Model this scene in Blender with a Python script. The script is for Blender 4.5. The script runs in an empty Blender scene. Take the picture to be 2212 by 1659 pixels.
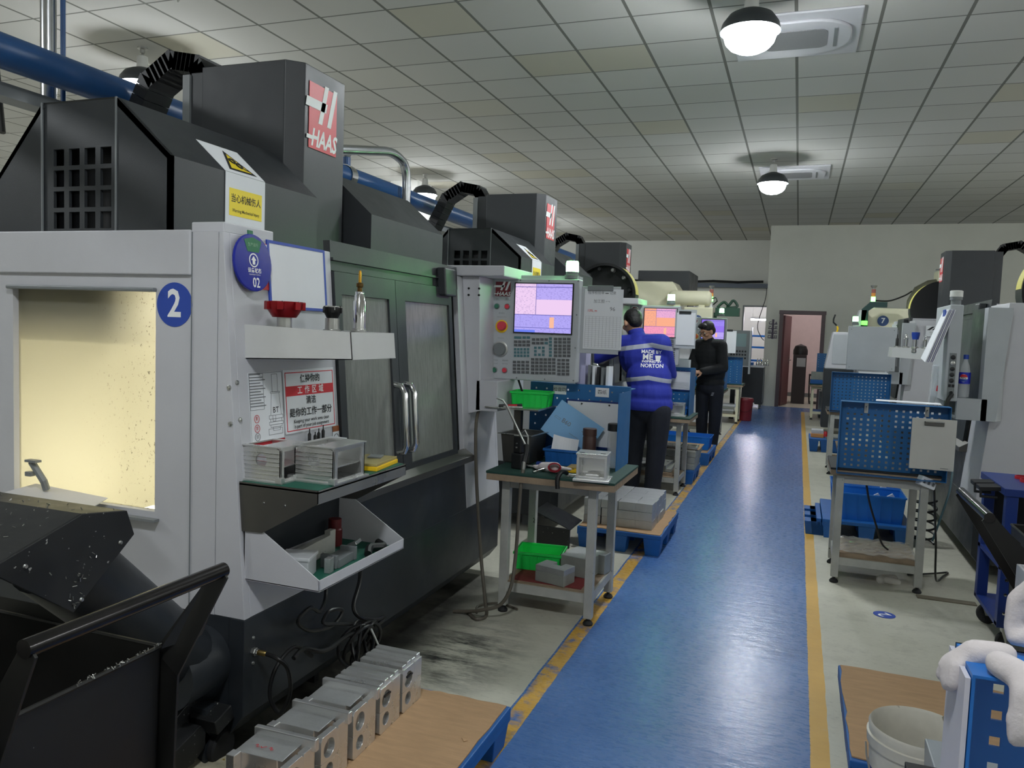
import bpy, bmesh, math, random
from mathutils import Vector, Matrix, Euler
random.seed(7)
C = bpy.context.scene.collection
PI = math.pi
V = Vector

def lin(c):
    return c/12.92 if c <= .04045 else ((c+.055)/1.055)**2.4
def rgb(r, g, b):
    return (lin(r/255), lin(g/255), lin(b/255), 1)

# ------------------------------------------------------------------ mesh builder
def frame_of(d):
    d = V(d).normalized()
    a = V((0, 0, 1)) if abs(d.z) < .9 else V((1, 0, 0))
    u = d.cross(a).normalized()
    return u, d.cross(u).normalized(), d
RX = lambda a: Matrix.Rotation(a, 3, 'X')
RY = lambda a: Matrix.Rotation(a, 3, 'Y')
RZ = lambda a: Matrix.Rotation(a, 3, 'Z')

class MB:
    def __init__(s):
        s.v = []; s.f = []; s.m = []; s.cm = 0
    def face(s, idx):
        s.f.append(tuple(idx)); s.m.append(s.cm)
    def hexa(s, p):            # p: 4 bottom (ccw from above) + 4 top
        n = len(s.v); s.v += [tuple(q) for q in p]
        for q in ((3, 2, 1, 0), (4, 5, 6, 7), (0, 1, 5, 4), (1, 2, 6, 5), (2, 3, 7, 6), (3, 0, 4, 7)):
            s.face([n+i for i in q])
        return s
    def box(s, x0, y0, z0, x1, y1, z1):
        x0, x1 = min(x0, x1), max(x0, x1); y0, y1 = min(y0, y1), max(y0, y1); z0, z1 = min(z0, z1), max(z0, z1)
        return s.hexa([(x0, y0, z0), (x1, y0, z0), (x1, y1, z0), (x0, y1, z0), (x0, y0, z1), (x1, y0, z1), (x1, y1, z1), (x0, y1, z1)])
    def obox(s, c, size, R=None):
        R = R or Matrix.Identity(3); a, b, d = [q/2 for q in size]; c = V(c)
        return s.hexa([c+R@V(q) for q in ((-a, -b, -d), (a, -b, -d), (a, b, -d), (-a, b, -d), (-a, -b, d), (a, -b, d), (a, b, d), (-a, b, d))])
    def prism(s, pts, ax, a0, a1):
        def mk(p, a):
            return (a, p[0], p[1]) if ax == 'x' else (p[0], a, p[1]) if ax == 'y' else (p[0], p[1], a)
        n = len(s.v); k = len(pts)
        s.v += [mk(p, a0) for p in pts]+[mk(p, a1) for p in pts]
        s.face(range(n+k-1, n-1, -1)); s.face(range(n+k, n+2*k))
        for i in range(k):
            j = (i+1) % k; s.face((n+i, n+j, n+k+j, n+k+i))
        return s
    def poly(s, pts, off):     # flat polygon of 3-D points pushed by a vector: a slab
        n = len(s.v); k = len(pts); off = V(off)
        s.v += [tuple(p) for p in pts]+[tuple(V(p)+off) for p in pts]
        s.face(range(n+k-1, n-1, -1)); s.face(range(n+k, n+2*k))
        for i in range(k):
            j = (i+1) % k; s.face((n+i, n+j, n+k+j, n+k+i))
        return s
    def tube(s, path, r, n=10, closed=False, caps=True):
        path = [V(p) for p in path]; k = len(path)
        rr = r if isinstance(r, (list, tuple)) else [r]*k
        base = len(s.v); pu = None
        for i, p in enumerate(path):
            if closed: d = path[(i+1) % k]-path[i-1]
            else: d = path[min(i+1, k-1)]-path[max(i-1, 0)]
            if d.length < 1e-9: d = V((0, 0, 1))
            d.normalize()
            if pu is None: u, w, _ = frame_of(d)
            else:
                u = pu-d*pu.dot(d)
                u = u.normalized() if u.length > 1e-6 else frame_of(d)[0]
                w = d.cross(u)
            pu = u
            for j in range(n):
                a = 2*PI*j/n
                s.v.append(tuple(p+(u*math.cos(a)+w*math.sin(a))*rr[i]))
        for i in range(k if closed else k-1):
            i2 = (i+1) % k
            for j in range(n):
                j2 = (j+1) % n
                s.face((base+i*n+j, base+i*n+j2, base+i2*n+j2, base+i2*n+j))
        if caps and not closed:
            s.face([base+j for j in range(n-1, -1, -1)]); s.face([base+(k-1)*n+j for j in range(n)])
        return s
    def lathe(s, prof, c=(0, 0, 0), axis=(0, 0, 1), n=24, caps=True, sx=1, sy=1):
        u, w, d = frame_of(axis) if tuple(axis) != (0, 0, 1) else (V((1, 0, 0)), V((0, 1, 0)), V((0, 0, 1)))
        c = V(c); base = len(s.v); k = len(prof)
        for r, z in prof:
            for j in range(n):
                a = 2*PI*j/n
                s.v.append(tuple(c+d*z+(u*math.cos(a)*sx+w*math.sin(a)*sy)*r))
        for i in range(k-1):
            for j in range(n):
                j2 = (j+1) % n
                s.face((base+i*n+j, base+i*n+j2, base+(i+1)*n+j2, base+(i+1)*n+j))
        if caps:
            if prof[0][0] > 1e-5: s.face([base+j for j in range(n-1, -1, -1)])
            if prof[-1][0] > 1e-5: s.face([base+(k-1)*n+j for j in range(n)])
        return s
    def cyl(s, p0, p1, r, n=16):
        p0, p1 = V(p0), V(p1); return s.lathe([(r, 0), (r, (p1-p0).length)], p0, tuple(p1-p0), n)
    def ell(s, c, r, R=None, n=16, m=10):
        R = R or Matrix.Identity(3); c = V(c); base = len(s.v)
        r = (r, r, r) if not isinstance(r, (tuple, list)) else r
        for i in range(m+1):
            t = PI*i/m
            for j in range(n):
                a = 2*PI*j/n
                s.v.append(tuple(c+R@V((r[0]*math.sin(t)*math.cos(a), r[1]*math.sin(t)*math.sin(a), -r[2]*math.cos(t)))))
        for i in range(m):
            for j in range(n):
                j2 = (j+1) % n
                s.face((base+i*n+j, base+i*n+j2, base+(i+1)*n+j2, base+(i+1)*n+j))
        return s
    def cap(s, p0, r0, p1, r1, n=12):
        p0, p1 = V(p0), V(p1); L = (p1-p0).length
        prof = [(r0*math.sin(PI/2*i/4)+1e-6, -r0*math.cos(PI/2*i/4)) for i in range(5)]
        prof += [(r1*math.cos(PI/2*i/4)+1e-6, L+r1*math.sin(PI/2*i/4)) for i in range(5)]
        return s.lathe(prof, p0, tuple(p1-p0), n)
    def grid(s, o, u, v, us, vs, th, hole):   # plate in plane (u,v), thickness along u x v, with cells removed where hole(i,j)
        o, u, v = V(o), V(u), V(v); w = u.cross(v).normalized()*th
        nu, nv = len(us), len(vs); base = len(s.v)
        for L in (0, 1):
            for a in us:
                for b in vs:
                    s.v.append(tuple(o+u*a+v*b+w*L))
        I = lambda L, i, j: base+L*nu*nv+i*nv+j
        solid = lambda i, j: 0 <= i < nu-1 and 0 <= j < nv-1 and not hole(i, j)
        for i in range(nu-1):
            for j in range(nv-1):
                if not solid(i, j): continue
                s.face((I(0, i, j), I(0, i, j+1), I(0, i+1, j+1), I(0, i+1, j)))
                s.face((I(1, i, j), I(1, i+1, j), I(1, i+1, j+1), I(1, i, j+1)))
                if not solid(i-1, j): s.face((I(0, i, j), I(1, i, j), I(1, i, j+1), I(0, i, j+1)))
                if not solid(i+1, j): s.face((I(0, i+1, j), I(0, i+1, j+1), I(1, i+1, j+1), I(1, i+1, j)))
                if not solid(i, j-1): s.face((I(0, i, j), I(0, i+1, j), I(1, i+1, j), I(1, i, j)))
                if not solid(i, j+1): s.face((I(0, i, j+1), I(1, i, j+1), I(1, i+1, j+1), I(0, i+1, j+1)))
        return s
    def wheel(s, c, axis, r, w):
        return s.lathe([(r*.5, -w/2), (r*.88, -w/2), (r, -w*.28), (r, w*.28), (r*.88, w/2), (r*.5, w/2)], c, axis, 24)
    def build(s, name, mat, parent=None, bevel=0, smooth=False, loc=None, rot=None, seg=2):
        me = bpy.data.meshes.new(name)
        me.from_pydata(s.v, [], s.f)
        mats = mat if isinstance(mat, (list, tuple)) else [mat]
        for q in mats: me.materials.append(q)
        if len(mats) > 1:
            for p, k in zip(me.polygons, s.m): p.material_index = min(k, len(mats)-1)
        bm = bmesh.new(); bm.from_mesh(me)
        bmesh.ops.remove_doubles(bm, verts=bm.verts, dist=1e-6)
        bmesh.ops.recalc_face_normals(bm, faces=bm.faces)
        bm.to_mesh(me); bm.free()
        if smooth:
            for p in me.polygons: p.use_smooth = True
            me.set_sharp_from_angle(angle=math.radians(38))
        o = bpy.data.objects.new(name, me); C.objects.link(o)
        if parent: o.parent = parent
        if loc: o.location = loc
        if rot: o.rotation_euler = rot
        if bevel:
            b = o.modifiers.new('bevel', 'BEVEL'); b.width = bevel; b.segments = seg; b.limit_method = 'ANGLE'; b.angle_limit = math.radians(40); b.use_clamp_overlap = True
        return o

def tag(o, label, cat, group=None, kind=None):
    if label: o['label'] = label
    if cat: o['category'] = cat
    if group: o['group'] = group
    if kind: o['kind'] = kind
    return o
def thing(name, label, cat, loc=(0, 0, 0), rz=0, group=None):
    o = bpy.data.objects.new(name, None); C.objects.link(o)
    o.empty_display_size = .1; o.location = loc; o.rotation_euler = (0, 0, rz)
    return tag(o, label, cat, group)
def struct(o):
    o['kind'] = 'structure'; return o
def kids(o):
    return [c for c in bpy.data.objects if c.parent == o]
def dup(o, loc=None, rz=None, label=None, group=None, parent=None):
    r = o.copy(); C.objects.link(r)
    if parent: r.parent = parent
    if loc is not None: r.location = loc
    if rz is not None: r.rotation_euler = (0, 0, rz)
    if label: r['label'] = label
    if group: r['group'] = group
    for ch in kids(o): dup(ch, parent=r)
    return r

# ------------------------------------------------------------------ lettering (the built-in font, turned into meshes)
TC = {}
def text(s, size, mat, parent, loc, rot=(PI/2, 0, 0), name='lettering', align='CENTER', bold=0, sx=1, ext=.0006, shear=0, space=1):
    key = (s, align, bold, ext, shear, space)
    if key not in TC:
        cu = bpy.data.curves.new('txt', 'FONT'); cu.body = s; cu.size = 1; cu.align_x = align; cu.align_y = 'CENTER'
        cu.resolution_u = 2; cu.offset = bold; cu.extrude = 0; cu.shear = shear; cu.space_character = space
        o = bpy.data.objects.new('txt', cu)
        me = bpy.data.meshes.new_from_object(o)
        bpy.data.objects.remove(o); bpy.data.curves.remove(cu)
        TC[key] = me
    me = TC[key].copy(); me.name = name
    me.materials.clear(); me.materials.append(mat)
    bm = bmesh.new(); bm.from_mesh(me)
    bmesh.ops.scale(bm, vec=(size*sx, size, 1), verts=bm.verts)
    bm.to_mesh(me); bm.free()
    o = bpy.data.objects.new(name, me); C.objects.link(o)
    if parent: o.parent = parent
    o.location = loc; o.rotation_euler = rot if not isinstance(rot, Matrix) else rot.to_euler()
    return o

# ------------------------------------------------------------------ materials
def nt(m):
    m.use_nodes = True; return m.node_tree, m.node_tree.nodes, m.node_tree.links
def mat(name, col, rough=.5, metal=0, var=0, scale=8, bump=0, bscale=60, spec=.5, alpha=None, trans=0, emit=None, estr=0, coat=0, stretch=None, rvar=0, speck=None):
    m = bpy.data.materials.new(name); t, n, l = nt(m)
    b = n['Principled BSDF']
    if len(col) == 3: col = (*col, 1)
    b.inputs['Base Color'].default_value = col; b.inputs['Roughness'].default_value = rough; b.inputs['Metallic'].default_value = metal
    b.inputs['Specular IOR Level'].default_value = spec; b.inputs['Transmission Weight'].default_value = trans; b.inputs['Coat Weight'].default_value = coat
    if emit: b.inputs['Emission Color'].default_value = emit if len(emit) == 4 else (*emit, 1); b.inputs['Emission Strength'].default_value = estr
    if alpha is not None: b.inputs['Alpha'].default_value = alpha
    if var or bump or rvar or speck:
        tc = n.new('ShaderNodeTexCoord'); src = tc.outputs['Object']
        if stretch:
            mp = n.new('ShaderNodeMapping'); mp.inputs['Scale'].default_value = stretch; l.new(src, mp.inputs['Vector']); src = mp.outputs['Vector']
    colout = None
    if var or rvar:
        nz = n.new('ShaderNodeTexNoise'); nz.inputs['Scale'].default_value = scale; nz.inputs['Detail'].default_value = 6; nz.inputs['Roughness'].default_value = .62
        l.new(src, nz.inputs['Vector'])
    if var:
        r = n.new('ShaderNodeValToRGB'); r.color_ramp.elements[0].position = .3; r.color_ramp.elements[1].position = .72
        r.color_ramp.elements[0].color = tuple(c*(1-var) for c in col[:3])+(1,); r.color_ramp.elements[1].color = tuple(min(1, c*(1+var*.6)) for c in col[:3])+(1,)
        l.new(nz.outputs['Fac'], r.inputs['Fac']); l.new(r.outputs['Color'], b.inputs['Base Color']); colout = r.outputs['Color']
    if rvar:
        mr = n.new('ShaderNodeMapRange'); mr.inputs['From Min'].default_value = .3; mr.inputs['From Max'].default_value = .7
        mr.inputs['To Min'].default_value = max(.03, rough-rvar); mr.inputs['To Max'].default_value = min(1, rough+rvar)
        l.new(nz.outputs['Fac'], mr.inputs['Value']); l.new(mr.outputs['Result'], b.inputs['Roughness'])
    if speck:
        sc, thr, scol = speck
        vo = n.new('ShaderNodeTexNoise'); vo.inputs['Scale'].default_value = sc; vo.inputs['Detail'].default_value = 3
        l.new(src, vo.inputs['Vector'])
        rr = n.new('ShaderNodeValToRGB'); rr.color_ramp.elements[0].position = thr; rr.color_ramp.elements[1].position = thr+.03
        l.new(vo.outputs['Fac'], rr.inputs['Fac'])
        mx = n.new('ShaderNodeMix'); mx.data_type = 'RGBA'; l.new(rr.outputs['Color'], mx.inputs['Factor'])
        if colout: l.new(colout, mx.inputs['A'])
        else: mx.inputs['A'].default_value = col
        mx.inputs['B'].default_value = scol; l.new(mx.outputs['Result'], b.inputs['Base Color'])
    if bump:
        nb = n.new('ShaderNodeTexNoise'); nb.inputs['Scale'].default_value = bscale; nb.inputs['Detail'].default_value = 4
        l.new(src, nb.inputs['Vector'])
        bp = n.new('ShaderNodeBump'); bp.inputs['Strength'].default_value = bump; bp.inputs['Distance'].default_value = .01
        l.new(nb.outputs['Fac'], bp.inputs['Height']); l.new(bp.outputs['Normal'], b.inputs['Normal'])
    return m
def emat(name, col, s):
    m = bpy.data.materials.new(name); t, n, l = nt(m); n.remove(n['Principled BSDF'])
    e = n.new('ShaderNodeEmission'); e.inputs['Color'].default_value = (*col[:3], 1); e.inputs['Strength'].default_value = s
    l.new(e.outputs[0], n['Material Output'].inputs['Surface']); return m

WHITE = mat('machine_light_grey_paint', rgb(196, 196, 201), .42, var=.05, scale=3, bump=.04, bscale=260)
DARK = mat('machine_charcoal_paint', rgb(50, 53, 56), .45, var=.16, scale=4, bump=.05, bscale=240, rvar=.08)
BASE = mat('machine_base_paint', rgb(40, 44, 49), .4, var=.2, scale=5, rvar=.1)
CREAM = mat('cream_paint', rgb(222, 218, 190), .5, var=.05, scale=3)
GREYP = mat('pendant_grey_paint', rgb(178, 182, 186), .45, var=.05, scale=5, bump=.04, bscale=300)
GREYD = mat('mid_grey_paint', rgb(120, 124, 126), .45, var=.08)
LEG = mat('grey_leg_paint', rgb(172, 172, 166), .5, var=.16, scale=9, speck=(26, .7, rgb(70, 66, 60)))
BLUE = mat('blue_powder_coat', rgb(32, 100, 158), .42, var=.1, scale=6, rvar=.08)
DBLUE = mat('navy_powder_coat', rgb(28, 52, 120), .38, var=.1, scale=6)
CRATE = mat('blue_crate_plastic', rgb(14, 112, 205), .45, var=.06)
PALLETB = mat('blue_pallet_plastic', rgb(20, 92, 165), .5, var=.12, scale=10)
GREENP = mat('green_tray_plastic', rgb(30, 210, 85), .4, var=.05)
CARD = mat('cardboard', rgb(178, 144, 108), .85, var=.14, scale=7, bump=.25, bscale=30, stretch=(1, 6, 1), speck=(9, .74, rgb(120, 88, 58)))
STEEL = mat('brushed_steel', rgb(190, 190, 187), .3, .92, var=.06, scale=6, rvar=.06)
CHROME = mat('chrome', rgb(215, 215, 215), .12, 1)
DSTEEL = mat('dark_brushed_steel', rgb(112, 110, 106), .42, .9, var=.12, scale=3, rvar=.06)
ALU = mat('machined_aluminium', rgb(222, 222, 221), .3, .82, var=.05, scale=6, rvar=.06)
ALUB = mat('sawn_aluminium_block', rgb(190, 192, 192), .45, .75, var=.1, scale=14, bump=.12, bscale=120)
ALUR = mat('rough_aluminium_side', rgb(150, 152, 146), .6, .4, var=.14, scale=10)
BLACK = mat('black_plastic', rgb(24, 25, 27), .45)
RUBBER = mat('black_rubber', rgb(30, 30, 32), .7, var=.1)
CABLE = mat('black_cable', rgb(26, 26, 27), .35)
HOSE = mat('dull_brown_hose', rgb(92, 86, 76), .5)
RED = mat('red_plastic', rgb(196, 38, 46), .4)
REDM = mat('red_anodised_metal', rgb(150, 24, 32), .28, .6)
YEL = mat('yellow_plastic', rgb(248, 200, 30), .4)
PAPER = mat('white_paper', rgb(226, 228, 232), .8, var=.02)
WHITEM = mat('white_lettering', rgb(240, 240, 240), .6)
BLACKT = mat('black_lettering', rgb(28, 28, 30), .6)
GREYT = mat('grey_print', rgb(120, 122, 126), .7)
REDT = mat('red_print', rgb(206, 40, 52), .55)
BLUED = mat('blue_sign_print', rgb(38, 72, 168), .45)
SLATE = mat('slate_blue_sign_print', rgb(56, 82, 132), .5)
YELS = mat('yellow_sign_print', rgb(240, 214, 44), .5)
GMAT = mat('dark_green_mat', rgb(28, 66, 58), .7, var=.15, speck=(40, .72, rgb(100, 120, 110)))
GMATB = mat('green_mat', rgb(26, 96, 78), .6, var=.1)
WOOD = mat('old_plywood', rgb(150, 130, 108), .8, var=.3, scale=5, stretch=(2, 14, 2))
BROWN = mat('brown_door_wood', rgb(104, 62, 66), .45, var=.12, scale=4, stretch=(6, 6, 1))
FRAMED = mat('brown_door_frame', rgb(92, 76, 80), .5, var=.1)
PIPEB = mat('blue_pipe_paint', rgb(38, 78, 128), .35, var=.08)
GALV = mat('galvanised_conduit', rgb(190, 192, 195), .25, 1, var=.12, scale=12)
COTTON = mat('white_cotton_knit', rgb(214, 206, 206), .95, var=.06, scale=20, bump=.12, bscale=260)
SKIN = mat('skin', rgb(200, 152, 124), .55, var=.06, scale=10)
HAIR = mat('black_hair', rgb(20, 19, 20), .5, var=.3, scale=60, bump=.5, bscale=120)
BLKC = mat('black_cloth', rgb(26, 28, 32), .85, var=.25, scale=10, bump=.35, bscale=14)
TROU = mat('navy_black_cloth', rgb(28, 31, 42), .9, var=.25, scale=7, bump=.4, bscale=9)
CHIPS = mat('aluminium_chips', rgb(170, 170, 165), .35, .9, var=.4, scale=60)
def glass_mat(name, col=(1, 1, 1), rough=.02, a=.25):
    m = bpy.data.materials.new(name); t, n, l = nt(m); b = n['Principled BSDF']
    b.inputs['Base Color'].default_value = (*col, 1); b.inputs['Roughness'].default_value = rough
    tr = n.new('ShaderNodeBsdfTransparent'); tr.inputs[0].default_value = (*[min(1, .9+.1*c) for c in col], 1)
    mx = n.new('ShaderNodeMixShader'); mx.inputs[0].default_value = a
    l.new(tr.outputs[0], mx.inputs[1]); l.new(b.outputs[0], mx.inputs[2]); l.new(mx.outputs[0], n['Material Output'].inputs['Surface'])
    return m
CLEAR = glass_mat('clear_plastic', (.95, .97, 1), .06, .28)
FROST = glass_mat('frosted_plastic', (.85, .87, .9), .3, .6)
# ================================================================== the room
def nodes_helper(m):
    t, n, l = nt(m)
    def sock(x, i):
        return x
    def mth(op, a, b=None, c=None, clamp=False):
        q = n.new('ShaderNodeMath'); q.operation = op; q.use_clamp = clamp
        for i, x in enumerate((a, b, c)):
            if x is None: continue
            if isinstance(x, (int, float)): q.inputs[i].default_value = x
            else: l.new(x, q.inputs[i])
        return q.outputs[0]
    def noise(vec, scale, detail=5, rough=.6, dim=None):
        q = n.new('ShaderNodeTexNoise'); q.inputs['Scale'].default_value = scale; q.inputs['Detail'].default_value = detail; q.inputs['Roughness'].default_value = rough
        l.new(vec, q.inputs['Vector']); return q.outputs['Fac']
    def ramp(x, p0, c0, p1, c1):
        q = n.new('ShaderNodeValToRGB'); e = q.color_ramp.elements
        e[0].position = p0; e[1].position = p1; e[0].color = c0; e[1].color = c1
        l.new(x, q.inputs['Fac']); return q.outputs['Color']
    def mix(f, a, b, mode='MIX'):
        q = n.new('ShaderNodeMix'); q.data_type = 'RGBA'; q.blend_type = mode
        for k, x in (('Factor', f), ('A', a), ('B', b)):
            if isinstance(x, (int, float)): q.inputs[k].default_value = x
            elif isinstance(x, tuple): q.inputs[k].default_value = x
            else: l.new(x, q.inputs[k])
        return q.outputs['Result']
    tc = n.new('ShaderNodeTexCoord').outputs['Object']
    def mapped(sc):
        q = n.new('ShaderNodeMapping'); q.inputs['Scale'].default_value = sc; l.new(tc, q.inputs['Vector']); return q.outputs['Vector']
    sp = n.new('ShaderNodeSeparateXYZ'); l.new(tc, sp.inputs[0])
    return t, n, l, mth, noise, ramp, mix, tc, mapped, sp.outputs
BW = lambda v: (v, v, v, 1)

def floor_material():
    m = bpy.data.materials.new('painted_workshop_floor')
    t, n, l, mth, noise, ramp, mix, tc, mapped, (x, y, z) = nodes_helper(m)
    b = n['Principled BSDF']
    big = noise(tc, 1.3, 6, .65); mid = noise(tc, 6, 6, .7); fine = noise(mapped((26, 70, 1)), 1, 4, .6); scr = noise(mapped((9, 60, 1)), 1, 5, .7)
    conc = mix(big, rgb(176, 174, 158), rgb(206, 204, 190))
    conc = mix(ramp(mid, .5, BW(0), .8, BW(.5)), conc, rgb(128, 126, 116))
    conc = mix(ramp(fine, .58, BW(0), .72, BW(.35)), conc, rgb(104, 102, 92))
    # black rubbed-in grime patch beside the first machine, and streaks
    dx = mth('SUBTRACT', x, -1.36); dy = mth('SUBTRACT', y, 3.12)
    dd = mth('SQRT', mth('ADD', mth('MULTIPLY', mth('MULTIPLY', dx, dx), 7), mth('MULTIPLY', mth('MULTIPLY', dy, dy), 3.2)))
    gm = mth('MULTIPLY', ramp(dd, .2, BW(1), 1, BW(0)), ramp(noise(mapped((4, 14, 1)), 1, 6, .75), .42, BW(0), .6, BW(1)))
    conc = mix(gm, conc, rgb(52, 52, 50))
    foot_band = mth('MULTIPLY', mth('MULTIPLY', ramp(mth('ABSOLUTE', mth('ADD', x, 1.72)), .12, BW(1), .34, BW(0)), mth('LESS_THAN', y, 4.2)), ramp(big, .3, BW(.55), .55, BW(1)))  # second mask darkens a band along the foot of the first machine
    conc = mix(foot_band, conc, rgb(50, 49, 46))
    bl = mix(noise(tc, 2.2, 6, .7), rgb(58, 98, 158), rgb(88, 126, 184))
    bl = mix(ramp(scr, .54, BW(0), .74, BW(.5)), bl, rgb(120, 150, 196))
    bl = mix(ramp(noise(mapped((5, 34, 1)), 1.4, 5, .7), .66, BW(0), .76, BW(.22)), bl, rgb(176, 186, 190))
    yl = mix(mid, rgb(196, 150, 58), rgb(222, 180, 92))
    band = lambda a, c: mth('MULTIPLY', mth('GREATER_THAN', x, a), mth('LESS_THAN', x, c))
    ww = mth('MULTIPLY', mth('SUBTRACT', noise(tc, 5, 3), .5), .012)
    xr = mth('ADD', x, ww)
    band2 = lambda a, c: mth('MULTIPLY', mth('GREATER_THAN', xr, a), mth('LESS_THAN', xr, c))
    blue = band2(-.955, .125)
    blue = mth('MAXIMUM', blue, mth('MULTIPLY', mth('GREATER_THAN', y, 17.0), mth('GREATER_THAN', x, -1.6)))
    blue = mth('MULTIPLY', blue, mth('LESS_THAN', y, 17.98))
    col = mix(blue, conc, bl)
    worn = ramp(noise(tc, 7, 6, .75), .36, BW(0), .5, BW(1))
    yb = mth('MULTIPLY', band2(-.945, -.872), mth('MULTIPLY', worn, mth('LESS_THAN', y, 16.3)))
    yb2 = mth('MULTIPLY', band2(.122, .186), mth('LESS_THAN', y, 16.9))
    yb2 = mth('MULTIPLY', yb2, ramp(noise(tc, 4, 6, .7), .26, BW(.1), .36, BW(1)))
    col = mix(mth('MAXIMUM', yb, yb2), col, yl)
    l.new(col, b.inputs['Base Color'])
    ro = mth('ADD', mth('MULTIPLY', mth('SUBTRACT', fine, .5), .16), mth('SUBTRACT', .5, mth('MULTIPLY', blue, .22)))
    l.new(ro, b.inputs['Roughness'])
    bp = n.new('ShaderNodeBump'); bp.inputs['Strength'].default_value = .22; bp.inputs['Distance'].default_value = .012
    l.new(noise(mapped((6, 16, 1)), 1.2, 4, .6), bp.inputs['Height']); l.new(bp.outputs['Normal'], b.inputs['Normal'])
    b.inputs['Specular IOR Level'].default_value = .5
    return m

def ceiling_material():
    m = bpy.data.materials.new('ceiling_tiles')
    t, n, l, mth, noise, ramp, mix, tc, mapped, (x, y, z) = nodes_helper(m)
    b = n['Principled BSDF']
    u = mth('DIVIDE', mth('ADD', x, 3.76), .6); v = mth('DIVIDE', mth('ADD', y, -5.535), .6)
    fu = mth('ABSOLUTE', mth('SUBTRACT', mth('FRACT', mth('ADD', u, 50.5)), .5)); fv = mth('ABSOLUTE', mth('SUBTRACT', mth('FRACT', mth('ADD', v, 50.5)), .5))
    ln = mth('LESS_THAN', mth('MINIMUM', fu, mth('MULTIPLY', fv, 1.5)), .021)
    cv = n.new('ShaderNodeCombineXYZ'); l.new(mth('FLOOR', u), cv.inputs[0]); l.new(mth('FLOOR', v), cv.inputs[1])
    wn = n.new('ShaderNodeTexWhiteNoise'); wn.noise_dimensions = '2D'; l.new(cv.outputs[0], wn.inputs['Vector'])
    base = mix(wn.outputs['Value'], rgb(186, 185, 180), rgb(196, 195, 191))
    base = mix(ramp(wn.outputs['Value'], .9, BW(0), .92, BW(.6)), base, rgb(180, 174, 150))
    base = mix(ramp(noise(tc, .7, 5, .6), .6, BW(0), .8, BW(.3)), base, rgb(180, 176, 158))
    l.new(mix(ln, base, rgb(112, 112, 106)), b.inputs['Base Color']); b.inputs['Roughness'].default_value = .9
    bp = n.new('ShaderNodeBump'); bp.inputs['Strength'].default_value = .6; bp.inputs['Distance'].default_value = .01; bp.invert = True
    l.new(ln, bp.inputs['Height']); l.new(bp.outputs['Normal'], b.inputs['Normal'])
    return m

CEIL = 3.885
WALLM = mat('white_plaster_wall', rgb(212, 212, 206), .85, var=.05, scale=1.2, bump=.08, bscale=20)
WALLR = mat('back_wall_paint', rgb(206, 206, 196), .85, var=.06, scale=1.0, bump=.05, bscale=20, speck=(3, .78, rgb(170, 168, 158)))
XL, XR, YB, YF = -13.5, 6.2, 20.5, -3.5
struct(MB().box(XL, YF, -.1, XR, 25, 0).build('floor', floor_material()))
struct(MB().box(XL, YF, CEIL, XR, 25, CEIL+.1).build('ceiling', ceiling_material()))
struct(MB().box(XL-.15, YF, 0, XL, 25, CEIL).build('wall_left', WALLM))
struct(MB().box(XR, YF, 0, XR+.15, 25, CEIL).build('wall_right', WALLM))
struct(MB().box(XL, YF-.15, 0, XR, YF, CEIL).build('wall_front', WALLM))
# left part of the rear wall, set back, with the opening into the bright side room
ox0, ox1, oz = -1.33, -.74, 2.24
struct(MB().grid((XL, YB, 0), (1, 0, 0), (0, 0, 1), [0, ox0-XL, ox1-XL, -.62-XL], [0, .02, oz, CEIL], -.15, lambda i, j: i == 1 and j <= 1).build('wall_back_left', WALLM))
# nearer part of the rear wall with the doorway
dx0, dx1, dz = -.345, .425, 2.0
struct(MB().grid((-.70, 17.9, 0), (1, 0, 0), (0, 0, 1), [0, dx0+.70-.03, dx1+.70+.03, XR+.7], [0, .02, dz+.03, CEIL], -.15, lambda i, j: i == 1 and j <= 1).build('wall_back', WALLR))
struct(MB().box(-.70, 18.05, 0, -.55, 25, CEIL).build('wall_corner', WALLR))
struct(MB().box(XL, 24.85, 0, XR, 25, CEIL).build('wall_far', WALLM))
struct(MB().box(2.2, 18.05, 0, 2.35, 24.85, CEIL).build('wall_side_room', mat('pink_white_plaster', rgb(226, 208, 208), .85, var=.04)))
PINKW = bpy.data.materials['pink_white_plaster']
struct(MB().box(-.55, 21.6, 0, 2.2, 21.75, CEIL).build('wall_office', PINKW))
struct(MB().box(-.55, 21.55, 0, 2.2, 21.6, .1).build('baseboard_office', GREYD))
pl = MB().box(-6.66, 11.95, 0, -6.14, 12.47, CEIL).build('wall_pillar', WALLM); struct(pl)
# door frame, open door leaf
fr = MB()
for a, c in ((dx0-.075, dx0), (dx1, dx1+.075)): fr.box(a, 17.865, 0, c, 18.07, dz+.075)
fr.box(dx0-.085, 17.86, dz, dx1+.085, 18.075, dz+.08)
struct(fr.build('trim_1', FRAMED, bevel=.006))
d1 = thing('door_1', None, None, (dx0+.02, 18.06, 0), math.radians(80)); d1['kind'] = 'structure'
MB().box(0, -.02, .01, .74, .02, dz-.02).build('door_leaf', BROWN, d1, bevel=.004)
h = MB()
for s in (-1, 1): h.cyl((.68, 0, 1.0), (.68, s*.06, 1.0), .011).cyl((.69, s*.06, 1.0), (.57, s*.06, 1.0), .01)
h.box(.655, -.026, .92, .705, .026, 1.07).build('door_handle', CHROME, d1)
struct(MB().box(dx0, 17.9, 0.001, dx1, 18.3, .006).build('trim_2', mat('stone_threshold', rgb(196, 192, 176), .5)))
# window-like opening frame of the side room
ofr = MB()
ofr.box(ox0-.035, YB-.02, 0, ox0, YB+.16, oz+.035).box(ox1, YB-.02, 0, ox1+.03, YB+.16, oz+.035).box(ox0, YB-.02, oz, ox1, YB+.16, oz+.035)
struct(ofr.build('trim_3', GREYD))
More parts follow.
